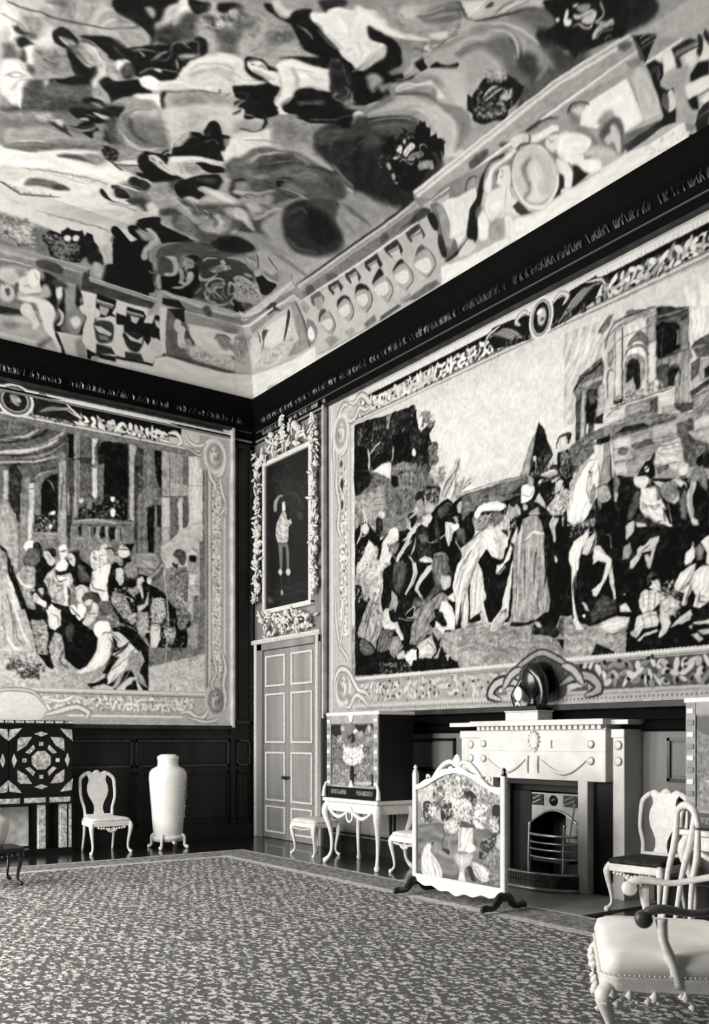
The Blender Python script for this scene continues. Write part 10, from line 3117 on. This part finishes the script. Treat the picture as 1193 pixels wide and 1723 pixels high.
# ------------------------------------------------------------------ porcelain jar on dark stool, left foreground
t = thing('jar_stand', 'low dark stand with cabriole legs at the left, carrying a painted jar', 'stand', (-4.84, -3.08, 0.04), 0)
MB().slab(rounded(.62, .5), .33, .375).obj('stand_top', M_foot, t, bevel=.005)
for sx in (-1, 1):
    for sy in (-1, 1): cabriole(MB(), sx*.25, sy*.19, .34, sx, sy, .9).obj('leg', M_foot, t, smooth=True)
a = MB(); carved_apron(a, -.26, .26, -.25, .31, 10, .02); a.obj('apron', M_foot, t, smooth=True)
t = thing('porcelain_jar', 'squat pale porcelain jar with flower sprigs on the low dark stand', 'jar', (-4.84, -3.08, .418), 0)
MB().lathe([(.02, 0), (.14, 0), (.165, .05), (.195, .15), (.215, .24), (.2, .29), (.14, .32), (.12, .335), (.12, .37), (.135, .385), (.11, .40), (.01, .405)], n=36).obj('body', mat('painted_porcelain', 94, .2, .6, 1, 9, v2=84), t, smooth=True)

# ------------------------------------------------------------------ inlaid cabinet against the back wall
M_ebony = mat('ebony_veneer', 7, .28, .5, 1, 6, v2=4); M_inlay = mat('brass_inlay', 84, .4, .4, 1, 24, v2=50); M_mirror = mat('mirror_panel', 82, .3, .5, 1, 8, v2=62)
t = thing('inlaid_cabinet', 'black cabinet with pale geometric inlaid doors on an open stand, left of the back wall', 'cabinet', (-3.97, -.42, 0))
W2 = .83
MB().box(-W2, -.24, .0, W2, .28, .055).box(-W2, -.22, .055, W2, .28, .08).obj('base_shelf', M_ebony, t)
MB().box(-W2, -.2, .78, W2, .28, 1.68).obj('body', M_ebony, t)
MB().box(-W2-.02, -.24, 1.68, W2+.02, .28, 1.71).box(-W2, -.22, 1.71, W2, .28, 1.755).obj('top', M_ebony, t)
fr = MB()
for k in range(13):
    x = -W2+.03+k*.127; fr.box(x, -.245, 1.718, x+.1, -.22, 1.748)
fr.obj('frieze_inlay', M_inlay, t)
MB().box(-W2, -.23, .66, W2, .28, .78).obj('drawer_band', M_ebony, t)
for k in range(5): MB().box(-W2+.05+k*.325, -.238, .685, -W2+.05+k*.325+.27, -.23, .75).obj('drawer_inlay', M_inlay, t)
MB().box(-W2, .1, .08, W2, .14, .66).obj('stand_back', M_ebony, t)
for x in (-.80, -.42, .42, .70): MB().box(x-.03, -.2, .08, x+.06, -.12, .66).obj('pilaster', M_inlay, t, bevel=.004)
MB().box(-.34, .08, .1, .34, .1, .62).obj('mirror', M_mirror, t)  # reflection put into the mirror's pale tone
MB().box(.79, -.2, .08, .82, -.12, .66).obj('pilaster', M_inlay, t)
def octa(cx, cz, r, y0, y1, n=8, ry=None, ph=math.pi/8): return [(cx+r*math.cos(ph+2*math.pi*k/n), cz+(ry or r)*math.sin(ph+2*math.pi*k/n)) for k in range(n)]
for sx in (-1, 1):
    dcx = sx*W2/2; dcz = 1.235
    d_ = MB().box(dcx-W2/2+.008, -.218, .80, dcx+W2/2-.008, -.2, 1.67).obj('door', M_ebony, t)
    def inl(ol, y=-.226):
        MB().prism([(x, z) for x, z in ol], y, -.217).obj('inlay', M_inlay, d_)
    inl(octa(dcx, dcz, .13, 0, 0))
    for k in range(4):
        a = math.pi/2*k+math.pi/4; c, s_ = math.cos(a), math.sin(a)
        q = lambda r, tt: (dcx+r*c-tt*s_, dcz+r*s_+tt*c)
        inl([q(.165, -.05), q(.215, -.07), q(.215, .07), q(.165, .05)])
        inl([q(.27, 0), q(.30, -.13), q(.40, -.02), q(.40, .02), q(.30, .13)])
        inl([q(.46, 0), q(.47, -.12), q(.565, -.0), q(.47, .12)])
        a = math.pi/2*k; c, s_ = math.cos(a), math.sin(a)
        inl([q(.19, -.025), q(.24, -.025), q(.24, .025), q(.19, .025)])
        inl([q(.31, 0), q(.345, -.09), q(.375, 0), q(.345, .09)])

# ------------------------------------------------------------------ painted cabinet on giltwood stand (pair)
cc = Canvas(-.02, -.02, .9, .76, .006, 50); cc.fold = 1; cc.amp = 14; cc.run(CABI); cc.warp(.004, .02); cc.noise(5, .03)
def cabinet_on_stand(label, loc, rz):
    t = thing('cabinet_on_stand', label, 'cabinet', loc, rz, 'pair of flower-painted cabinets on stands'); W = .52
    MB().box(-W, -.22, .80, W, .28, 1.81).obj('body', mat('cabinet_carcase', 5, .5, .2, 1, 5, v2=3), t, bevel=.004)
    MB().box(-W-.02, -.24, 1.79, W+.02, .29, 1.83).obj('cornice', M_gilt, t, bevel=.006)
    MB().box(-W+.02, -.235, .82, W-.02, -.22, .935).obj('drawer', M_ebony, t)
    for sx in (-1, 1):
        MB().box(sx*.10, -.242, .85, sx*.42, -.235, .905).obj('drawer_inlay', mat('faded_gilt', 50, .5, .4, 1, 40, v2=12), t)
        MB().box(sx*(W-.085), -.238, .94, sx*W, -.22, 1.79).obj('stile', mat('stile_wood', 60, .5, .3, 1, 10, v2=50), t)
        x0, x1 = (-.432, -.003) if sx < 0 else (.003, .432)
        aa = np.linspace(x0, x1, 70); bb = np.linspace(0, .74, 110); A, B = np.meshgrid(aa, bb, indexing='ij')
        d_ = painted('door', A, np.full(A.shape, -.228), .955+B, cc.at(A+.43, B), M_lacq, t)
        for z0, z1 in ((1.695, 1.79), (.935, .96)): MB().box(x0, -.236, z0, x1, -.22, z1).obj('door_rail', mat('stile_wood', 60), d_)
        for k in range(9): MB().box(sx*(W-.07), -.246, .97+k*.092, sx*(W-.01), -.238, 1.01+k*.092).obj('stud', M_gilt if k % 2 == 0 else mat('stud_dark', 45), t, bevel=.003)
    MB().prism([(-.05, 1.79), (.05, 1.79), (.02, 1.72), (0, 1.70), (-.02, 1.72)], -.25, -.236).obj('escutcheon', M_gilt, t)
    MB().prism([(-.05, .94), (.05, .94), (.02, 1.0), (0, 1.03), (-.02, 1.0)], -.25, -.236).obj('escutcheon', M_gilt, t)
    MB().box(-W-.04, -.28, .755, W+.04, .3, .80).obj('stand_top', M_gilt, t, bevel=.008)
    MB().box(-W-.01, -.25, .64, W+.01, .28, .755).obj('stand_frieze', M_gilt, t, bevel=.008)
    g = MB()
    for sx in (-1, 1):
        P = [(sx*(.06+.36*u), -.262, .655-.07*math.sin(math.pi*u)-.01*(1-u)) for u in np.linspace(0, 1, 9)]
        g.tube(P, [.012, .02, .024, .026, .026, .024, .022, .018, .014], 8, sm=2)
    g.tube([(-.05, -.265, .66), (-.06, -.265, .58), (0, -.268, .53), (.06, -.265, .58), (.05, -.265, .66)], .014, 8)
    g.obj('carved_swag', M_gilt, t, smooth=True)
    MB().lathe([(.002, -.04), (.04, -.01), (.045, .02), (.02, .05), (.002, .055)], (0, -.26, .66), n=12, sy=.5).obj('carved_mask', M_gilt, t, smooth=True)
    for sx in (-1, 1):
        for sy, yy in ((-1, -.22), (1, .22)):
            MB().tube([(sx*(W-.03)+sx*a, yy+sy*b, z) for a, b, z in ((0, 0, .76), (.03, .03, .68), (.035, .035, .6), (.0, .0, .45), (-.02, -.02, .3), (-.02, -.015, .15), (.005, .01, .07), (.035, .035, .03), (.04, .04, 0))],
                      [.035, .05, .045, .032, .024, .02, .024, .036, .024], 10).obj('leg', M_gilt, t, smooth=True)
    for sx in (-1, 1): MB().tube([(sx*(W+.0), -.25, .99), (sx*(W+.03), -.255, .9), (sx*(W+.035), -.26, .81)], [.012, .022, .03], 8).obj('corner_scroll', M_gilt, t, smooth=True)
    return t
M_lacq = paint_mat('flower_marquetry', .4, 0, .4)
ca = cabinet_on_stand('flower-painted cabinet on carved pale stand, between the door and the fireplace', (-.68, -3.90, 0), FX)
dup(ca, (-.70, -8.98, 0), FX, 'flower-painted cabinet on carved pale stand, cut off by the right edge of the picture')
# ------------------------------------------------------------------ chimneypiece, grate, fender
t = thing('chimneypiece', 'white marble chimneypiece with dentils, carved head and swags', 'fireplace', (0, -6.2, 0))
FR = Matrix.Translation((0, -6.2, 0))
def cb(name, s0, s1, z0, z1, p0, p1, m=M_white, bev=.004, par=None): return MB().box(-p0, -(s0-6.2), z0, -p1, -(s1-6.2), z1).obj(name, m, par or t, bevel=bev)
cb('lintel', 5.42, 7.13, 1.10, 1.60, 0, .28)
cb('lintel_band', 5.43, 7.12, 1.385, 1.392, .28, .287)
for s0, s1 in ((5.10, 5.41), (7.20, 7.33)):
    pl = cb('pilaster', s0, s1, .016, 1.60, 0, .26); cb('pilaster_cap', s0-.01, s1+.01, 1.52, 1.60, 0, .275); cb('pilaster_base', s0-.01, s1+.01, .016, .16, 0, .275)
    c = (s0+s1)/2-6.2
    for z in (1.45, 1.30):
        MB().lathe([(.001, -.012), (.03, -.006), (.045, .004), (.03, .012), (.001, .016)], n=12).obj('rosette', M_white, t, smooth=True).matrix_local = Matrix.Translation((-.265, -c, z)) @ Matrix.Rotation(-math.pi/2, 4, 'Y')
cb('shelf', 5.36, 7.18, 1.645, 1.70, 0, .38); cb('shelf_end', 4.93, 5.38, 1.645, 1.69, 0, .29); cb('shelf_end', 7.16, 7.38, 1.645, 1.69, 0, .27)
cb('shelf_mould', 5.40, 7.15, 1.60, 1.612, 0, .30)
for k in range(24): cb('dentil', 5.43+k*.0715, 5.43+k*.0715+.044, 1.606, 1.645, .27, .335, bev=0)
cb('dentil_ground', 5.42, 7.13, 1.60, 1.645, 0, .275, m=mat('dentil_marble', 84))  # even marble tone behind the dentils
for s0, s1 in ((5.50, 5.62), (6.79, 6.91)): cb('jamb', s0, s1, .016, 1.12, .02, .278)
for s0, s1 in ((5.42, 5.50), (6.91, 7.20)): cb('jamb_recess', s0, s1, .016, 1.10, 0, .19, m=mat('recess_shade', 6, .4, .3, 1, 5, v2=4))  # shade of the recess put into a near-black marble tone
cb('slip', 5.62, 6.78, 1.04, 1.10, .03, .2, m=M_black)
hm = MB().lathe([(.001, -.12), (.035, -.10), (.05, -.05), (.062, 0), (.06, .05), (.04, .085), (.001, .1)], n=14, sx=.6).obj('carved_head', M_white, t, smooth=True); hm.location = (-.285, -.03, 1.49)
hr = MB()
for k in range(12):
    a = k*.55; hr.lathe([(.001, -.014), (.016, 0), (.001, .014)], (-.31, -.03+.066*math.cos(a), 1.5+.085*math.sin(a)), n=6)
hr.obj('carved_hair', M_white, t, smooth=True)
for c in (-.72, .76): 
    for z in (1.46, 1.3): MB().lathe([(.001, -.012), (.03, -.004), (.042, .006), (.02, .014), (.001, .016)], n=10).obj('rosette', M_white, t, smooth=True).matrix_local = Matrix.Translation((-.285, -c, z)) @ Matrix.Rotation(-math.pi/2, 4, 'Y')
sw = MB()
for a, b in ((-.66, -.10), (.12, .70)):
    sw.tube([(-.29, -(a+(b-a)*u), 1.30-.13*math.sin(math.pi*u)) for u in np.linspace(0, 1, 9)], [.006, .012, .016, .02, .022, .02, .016, .012, .006], 8, sm=2)
for x in (-.06, 0.08): sw.tube([(-.292, -x, 1.34), (-.294, -x+.01, 1.25), (-.292, -x, 1.16)], [.006, .016, .004], 6)
sw.tube([(-.29, -.26, 1.50), (-.29, -.25, 1.46), (-.29, -.26, 1.42)], .01, 6)
sw.obj('carved_swag', M_white, t, smooth=True)
struct(MB().box(0, -5.1, -.001, -1.16, -7.6, .016).obj('hearthstone', mat('hearth_marble', 60, .35, .4, 1, 4, v2=50)))
t = thing('grate', 'cast-iron hob grate with arched pale steel front and curved bars', 'grate', (0, -6.2, .016))
G0, G1 = -.56, .56
MB().box(.30, -G0, 0, .34, -G1, 1.02).obj('fireback', M_black, t)
ar = []; 
arch = [(-.33+.66*u, .62+.14*math.sin(math.pi*u)) for u in np.linspace(0, 1, 17)]
top = [(x, .93) for x, z in arch]
def fs_(ol_l, ol_r, p0, p1, name, m):
    o = MB().strip([(-(x), z) for x, z in ol_l], [(-(x), z) for x, z in ol_r], 0, p1-p0).obj(name, m, t); o.matrix_local = Matrix.Translation((-p0, 0, 0)) @ Matrix.Rotation(math.pi/2, 4, 'Z'); return o
# arched steel front: strip from arch to top; local x runs along the wall
o = MB()
n = len(arch); vs = []
for (x, z), (x2, z2) in zip(arch, top): vs += [(-.0, -(x+.05), z), (-.0, -(x2+.05), z2), (.03, -(x2+.05), z2), (.03, -(x+.05), z)]
fs = []
for i in range(n-1):
    for k in range(4): fs.append((4*i+k, 4*i+(k+1)%4, 4*i+4+(k+1)%4, 4*i+4+k))
fs += [(3,2,1,0), (4*n-4, 4*n-3, 4*n-2, 4*n-1)]
M_plate = mat('steel_plate', 66, .4, .4, 1, 6, v2=54)
o.add(vs, fs).obj('arched_front', M_plate, t)
MB().tube([(-.012, -(x+.05), z-.004) for x, z in arch], .012, 8, sm=1).obj('arch_rim', M_steel, t, smooth=True)
for x0, x1 in ((-.27, -.11), (.17, .35)): 
    q = MB().box(-.012, -x0, .80, 0, -x1, .915).obj('relief_panel', M_black, t)
    r = MB()
    for k in range(9): r.lathe([(.001, -.014), (.016, 0), (.001, .014)], (-.018, -(x0+.03+(x1-x0-.06)*((k*37) % 9)/8), .82+.08*((k*5) % 9)/8), n=6)
    r.obj('relief_figure', M_plate, q, smooth=True)
r = MB().lathe([(.001, 0), (.055, 0), (.055, .012), (.04, .014), (.03, .03), (.001, .034)], n=16).obj('relief_medallion', M_black, t, smooth=True); r.matrix_local = Matrix.Translation((0, -.03, .855)) @ Matrix.Rotation(-math.pi/2, 4, 'Y')
for x0, x1 in ((-.56, -.29), (.40, .56)): MB().box(-.0, -x0, 0, .28, -x1, .95).obj('hob', M_black, t, bevel=.008)
MB().box(.02, .56, .95, .2, -.56, 1.02).obj('hood', M_black, t)
MB().box(.05, -.14, .42, .09, -.36, .78).obj('cheek_plate', M_plate, t, bevel=.01)
for k, z in enumerate((.50, .42, .35, .27)):
    MB().tube([(-.02, .30, z), (-.10, .18, z), (-.13, .0, z), (-.11, -.2, z), (-.02, -.36, z)], .010 if k else .015, 8).obj('bar', M_steel, t, smooth=True)
for x in (.24, -.24): MB().tube([(-.08, x, 0), (-.09, x, .25), (-.08, x, .5), (-.07, x, .62)], [.02, .012, .012, .02], 8).obj('standard', M_steel, t, smooth=True)
MB().box(-.06, .26, .22, .2, -.28, .25).obj('fire_basket', M_black, t)
t = thing('fender', 'low curved pierced steel fender around the grate', 'fender', (0, -6.25, .016))
P = [(-.32, .59), (-.39, .56), (-.50, .42), (-.55, .1), (-.55, -.2), (-.50, -.44), (-.40, -.56), (-.32, -.59)]
for z, r, nm, m in ((.17, .014, 'top_rim', M_steel), (.02, .02, 'bottom_rim', M_steel)):
    MB().tube([(x, y, z+.005) for x, y in P], r, 8).obj(nm, m, t, smooth=True)
MB().tube([(x, y, .10) for x, y in P], .008, 6).obj('band', M_black, t)
q = MB(); PP = []
for i in range(len(P)-1):
    for k in range(9): u = k/9; PP.append((P[i][0]*(1-u)+P[i+1][0]*u, P[i][1]*(1-u)+P[i+1][1]*u))
for x, y in PP: q.box(x-.004, y-.012, .03, x+.004, y+.012, .16)
q.obj('pierced_strip', mat('fender_iron', 30, .3, .6, 1, 30, v2=12), t)['kind'] = 'stuff'
t = thing('poker', 'long steel poker leaning in the fireplace against the right jamb', 'poker', (-.315, -6.76, .03)); 
MB().tube([(0, .15, 0), (.01, .06, .45), (.02, -.0, .78), (.022, -.003, .84)], [.008, .006, .009, .014], 8, sm=2).obj('rod', M_steel, t, smooth=True)
# ------------------------------------------------------------------ mantel clock
t = thing('mantel_clock', 'dark bronze mantel clock with a pale oval dial and draped figure, on a pale plinth', 'clock', (-.245, -6.12, 1.70))
MB().box(-.11, .24, 0, .11, -.22, .085).box(-.12, .25, .085, .12, -.23, .1).obj('plinth', M_white, t, bevel=.006)
MB().box(-.08, .2, .1, .08, -.18, .15).obj('base', M_bronze, t, bevel=.01)
MB().lathe([(.02, .15), (.07, .15), (.05, .19), (.04, .23), (.09, .28), (.13, .36), (.14, .44), (.12, .52), (.08, .57), (.02, .6)], (0, -.04, 0), n=24, sx=.6).obj('body', M_bronze, t, smooth=True)
MB().tube([(0, -.02, .56), (-.02, -.06, .52), (0, -.16, .42), (0, -.2, .28), (0, -.17, .15)], [.05, .06, .07, .05, .04], 12).obj('draped_figure', M_bronze, t, smooth=True)
MB().tube([(0, .18, .15), (0, .2, .26), (0, .14, .36), (0, .07, .45)], [.03, .05, .04, .03], 10).obj('scroll', M_bronze, t, smooth=True)
MB().lathe([(.001, 0), (.055, .0), (.055, .012), (.04, .022), (.001, .026)], n=24, sx=1.35).obj('dial', mat('enamel_dial', 96, .3), t, smooth=True).matrix_local = Matrix.Translation((-.12, .03, .27)) @ Matrix.Rotation(-math.pi/2, 4, 'Y')
MB().tube([(-.06, .13, .15), (-.07, .10, .18), (-.06, .06, .15)], [.01, .022, .01], 8).obj('mount', M_gilt, t, smooth=True)

# ------------------------------------------------------------------ fire screen
t = thing('fire_screen', 'large fire screen painted with flowers in an urn, pale arched frame on dark feet', 'fire screen', (-1.585, -6.51, .018), FX)
W = .62
sc_ = Canvas(-.03, -.03, 1.15, 1.1, .006, 55); sc_.fold = 1; sc_.amp = 12; sc_.run(SCREEN); sc_.warp(.005, .03); sc_.noise(3, .03)
def topz(u): return 1.02+.17*math.sin(math.pi*min(1, max(0, (u+.56)/1.12)))**1.5
aa = np.linspace(-.565, .565, 170); vv = np.linspace(0, 1, 170); A, V = np.meshgrid(aa, vv, indexing='ij'); TZ = np.array([topz(u) for u in aa])[:, None]
Z = .19+V*(TZ-.19+.01)
painted('painted_panel', A, np.full(A.shape, -.004), Z, sc_.at(A+.565, (Z-.19)), paint_mat('screen_paint', .6, 0, .3), t)
MB().prism([(u, .19) for u in (-.56, .56)]+[(u, topz(u)) for u in np.linspace(.56, -.56, 20)], .001, .012).obj('panel_back', M_dark, t)
for sx in (-1, 1):
    MB().box(sx*.60-.028, -.025, .05, sx*.60+.028, .025, 1.17).obj('post', M_gilt, t, bevel=.008)
    MB().lathe([(.02, 0), (.03, .012), (.012, .03), (.022, .05), (.001, .075)], (sx*.60, 0, 1.17), n=12).obj('finial', M_gilt if sx < 0 else M_foot, t, smooth=True)
    MB().tube([(sx*.6, -.26, .03), (sx*.6, -.22, .05), (sx*.6, -.12, .05), (sx*.6, -.05, .12), (sx*.6, .0, .13), (sx*.6, .05, .12), (sx*.6, .12, .05), (sx*.6, .22, .05), (sx*.6, .26, .03)], [.02, .034, .03, .04, .05, .04, .03, .034, .02], 10).obj('scroll_foot', M_foot, t, smooth=True)
us = np.linspace(-.575, .575, 25)
MB().strip([(u, topz(u)-.012) for u in us], [(u, topz(u)+.04+.012*math.sin(u*25)) for u in us], -.025, .02).obj('top_rail', M_gilt, t)
MB().box(-.58, -.022, .135, .58, .022, .20).obj('bottom_rail', M_gilt, t, bevel=.006)
MB().strip([(u, .145) for u in us], [(u, .12-.055*(1-abs(u)/.575)-.012*math.cos(u*28)) for u in us], -.02, .015).obj('carved_apron', M_gilt, t)
cr = MB()
for sx in (-1, 1):
    cr.tube([(sx*.36, 0, 1.10), (sx*.27, 0, 1.19), (sx*.17, 0, 1.26), (sx*.08, 0, 1.28), (sx*.03, 0, 1.24)], [.012, .022, .026, .022, .012], 9)
    cr.tube([(sx*.38, 0, 1.13), (sx*.42, 0, 1.15), (sx*.43, 0, 1.12)], .012, 7)
    cr.tube([(sx*.13, 0, 1.20), (sx*.09, 0, 1.23), (sx*.04, 0, 1.2)], .012, 7)
cr.lathe([(.001, -.06), (.05, -.03), (.055, .02), (.03, .06), (.001, .075)], (0, 0, 1.28), n=12, sy=.5)
cr.obj('carved_crest', M_gilt, t, smooth=True)

# ------------------------------------------------------------------ armchair in the right foreground
ax, ay = Vector((-7.323, -12.921)), None
def cw(lat, dep): return (-7.323+lat*.8135+dep*.5816, -12.921-lat*.5816+dep*.8135)
A_ = Vector(cw(1.38, 5.42)); B_ = Vector(cw(1.16, 4.42)); fd = (A_-B_).normalized(); wid = (A_-B_).length
bk = Vector((fd.y, -fd.x))            # towards the back of the seat
mid = (A_+B_)/2+bk*.34
t = thing('armchair', 'big pale upholstered armchair with carved frame and one scrolled arm darkened as in shade, in the near right corner', 'armchair', (mid.x, mid.y, .04), math.atan2(bk.y, bk.x)-math.pi/2)
w_, d_ = wid, .68
ol = rounded(w_*.94, d_, 1.06, r=.09)
M_armshade = mat('shaded_gilt', 34, .35, .5, 1, 9, v2=18)  # the frame's gilt, darkened for the arm seen on its shaded side
M_leather = mat('pale_leather', 95, .35, .5, 1, 4, v2=88)
pad([(x*.97, y*.97) for x, y in ol], .34, .45, .04).obj('seat_cushion', M_leather, t, smooth=True)
MB().slab(ol, .27, .345).obj('seat_rail', M_gilt, t, bevel=.008)
nl = MB()
for i in range(len(ol)):
    (x0, y0), (x1, y1) = ol[i], ol[(i+1) % len(ol)]; L_ = math.hypot(x1-x0, y1-y0); k = max(1, int(L_/.022))
    for j in range(k): nl.lathe([(.001, -.006), (.006, 0), (.001, .006)], (x0+(x1-x0)*j/k, y0+(y1-y0)*j/k, .352), n=5)
nl.obj('nail_trim', M_gilt, t)['kind'] = 'stuff'
R = random.Random(9); ap = MB()
for k in range(60):
    u = R.random(); s_ = R.choice((0, 1))
    if s_: p = (-w_/2+w_*u, -d_/2-.01, .27-R.random()*(.10 if abs(u-.5) < .15 or u < .15 or u > .85 else .05))
    else: p = (R.choice((-1, 1))*w_/2, -d_/2+d_*u, .27-R.random()*.06)
    r = R.uniform(.014, .03); ap.lathe([(.001, -r), (r, 0), (.001, r)], p, n=7)
ap.obj('carved_apron', M_gilt, t, smooth=True)['kind'] = 'stuff'
for sx in (-1, 1):
    cabriole(MB(), sx*(w_/2-.05), -d_/2+.05, .29, sx, -1, 1.35).obj('front_leg', M_gilt, t, smooth=True)
    MB().tube([(sx*(w_/2-.08), d_/2-.06, .28), (sx*(w_/2-.08), d_/2, 0)], [.03, .022], 8).obj('back_leg', M_gilt, t, smooth=True)
    ax_ = sx*(w_/2-.04)
    MB().tube([(ax_, .02, .30), (ax_+sx*.01, -.01, .42), (ax_+sx*.02, -.05, .52), (ax_+sx*.01, -.06, .62)], [.03, .026, .022, .03], 10).obj('arm_support', M_gilt, t, smooth=True)
    ar_ = MB().tube([(ax_, -.15, .60), (ax_, -.12, .65), (ax_, -.05, .665), (ax_, .08, .65), (ax_, .2, .67), (ax_, d_/2, .70)], [.022, .03, .028, .022, .022, .026], 12, .8).obj('arm', M_armshade if sx > 0 else M_gilt, t, smooth=True)
    q = MB().lathe([(.002, -.04), (.034, -.036), (.042, -.02), (.038, 0), (.042, .02), (.034, .036), (.002, .04)], n=18).obj('arm_scroll', M_armshade if sx > 0 else M_gilt, t, smooth=True); q.matrix_local = Matrix.Translation((ax_, -.14, .615)) @ Matrix.Rotation(math.pi/2, 4, 'Y')
bo = rounded(w_*.86, .07, r=.03)
q = MB(); q.prism([(-w_*.43, .44), (w_*.43, .44), (w_*.44, .95), (w_*.3, 1.02), (0, 1.06), (-w_*.3, 1.02), (-w_*.44, .95)], d_/2-.04, d_/2+.04, tilt=lambda x, z: (z-.44)*.2)
q.obj('backrest', M_leather, t, bevel=.012)
# ------------------------------------------------------------------ carved stand with slanting legs between armchair and cabinet
t = thing('folding_stand', 'slender pale stand with slanting crossed legs, in front of the cabinet at the right edge', 'stand', (-1.36, -8.70, .045))
for a, b in (((.06, .06, .92), (0, .16, 0)), ((.02, -.12, .95), (.0, .06, .0)), ((.02, -.14, .80), (-.06, -.12, .0))):
    a = Vector(a); b = Vector(b); m_ = (a+b)/2
    MB().tube([tuple(a), tuple(m_+(a-b)*.25+Vector((0, -.012, 0))), tuple(m_+Vector((0, .01, 0))), tuple(b+(a-b)*.12), tuple(b)], [.02, .028, .022, .017, .022], 10).obj('leg', M_gilt, t, smooth=True)
MB().tube([(.07, .08, .91), (.05, .0, .97), (.02, -.1, .95), (.0, -.16, .82)], [.02, .03, .028, .02], 10).obj('top_scroll', M_gilt, t, smooth=True)
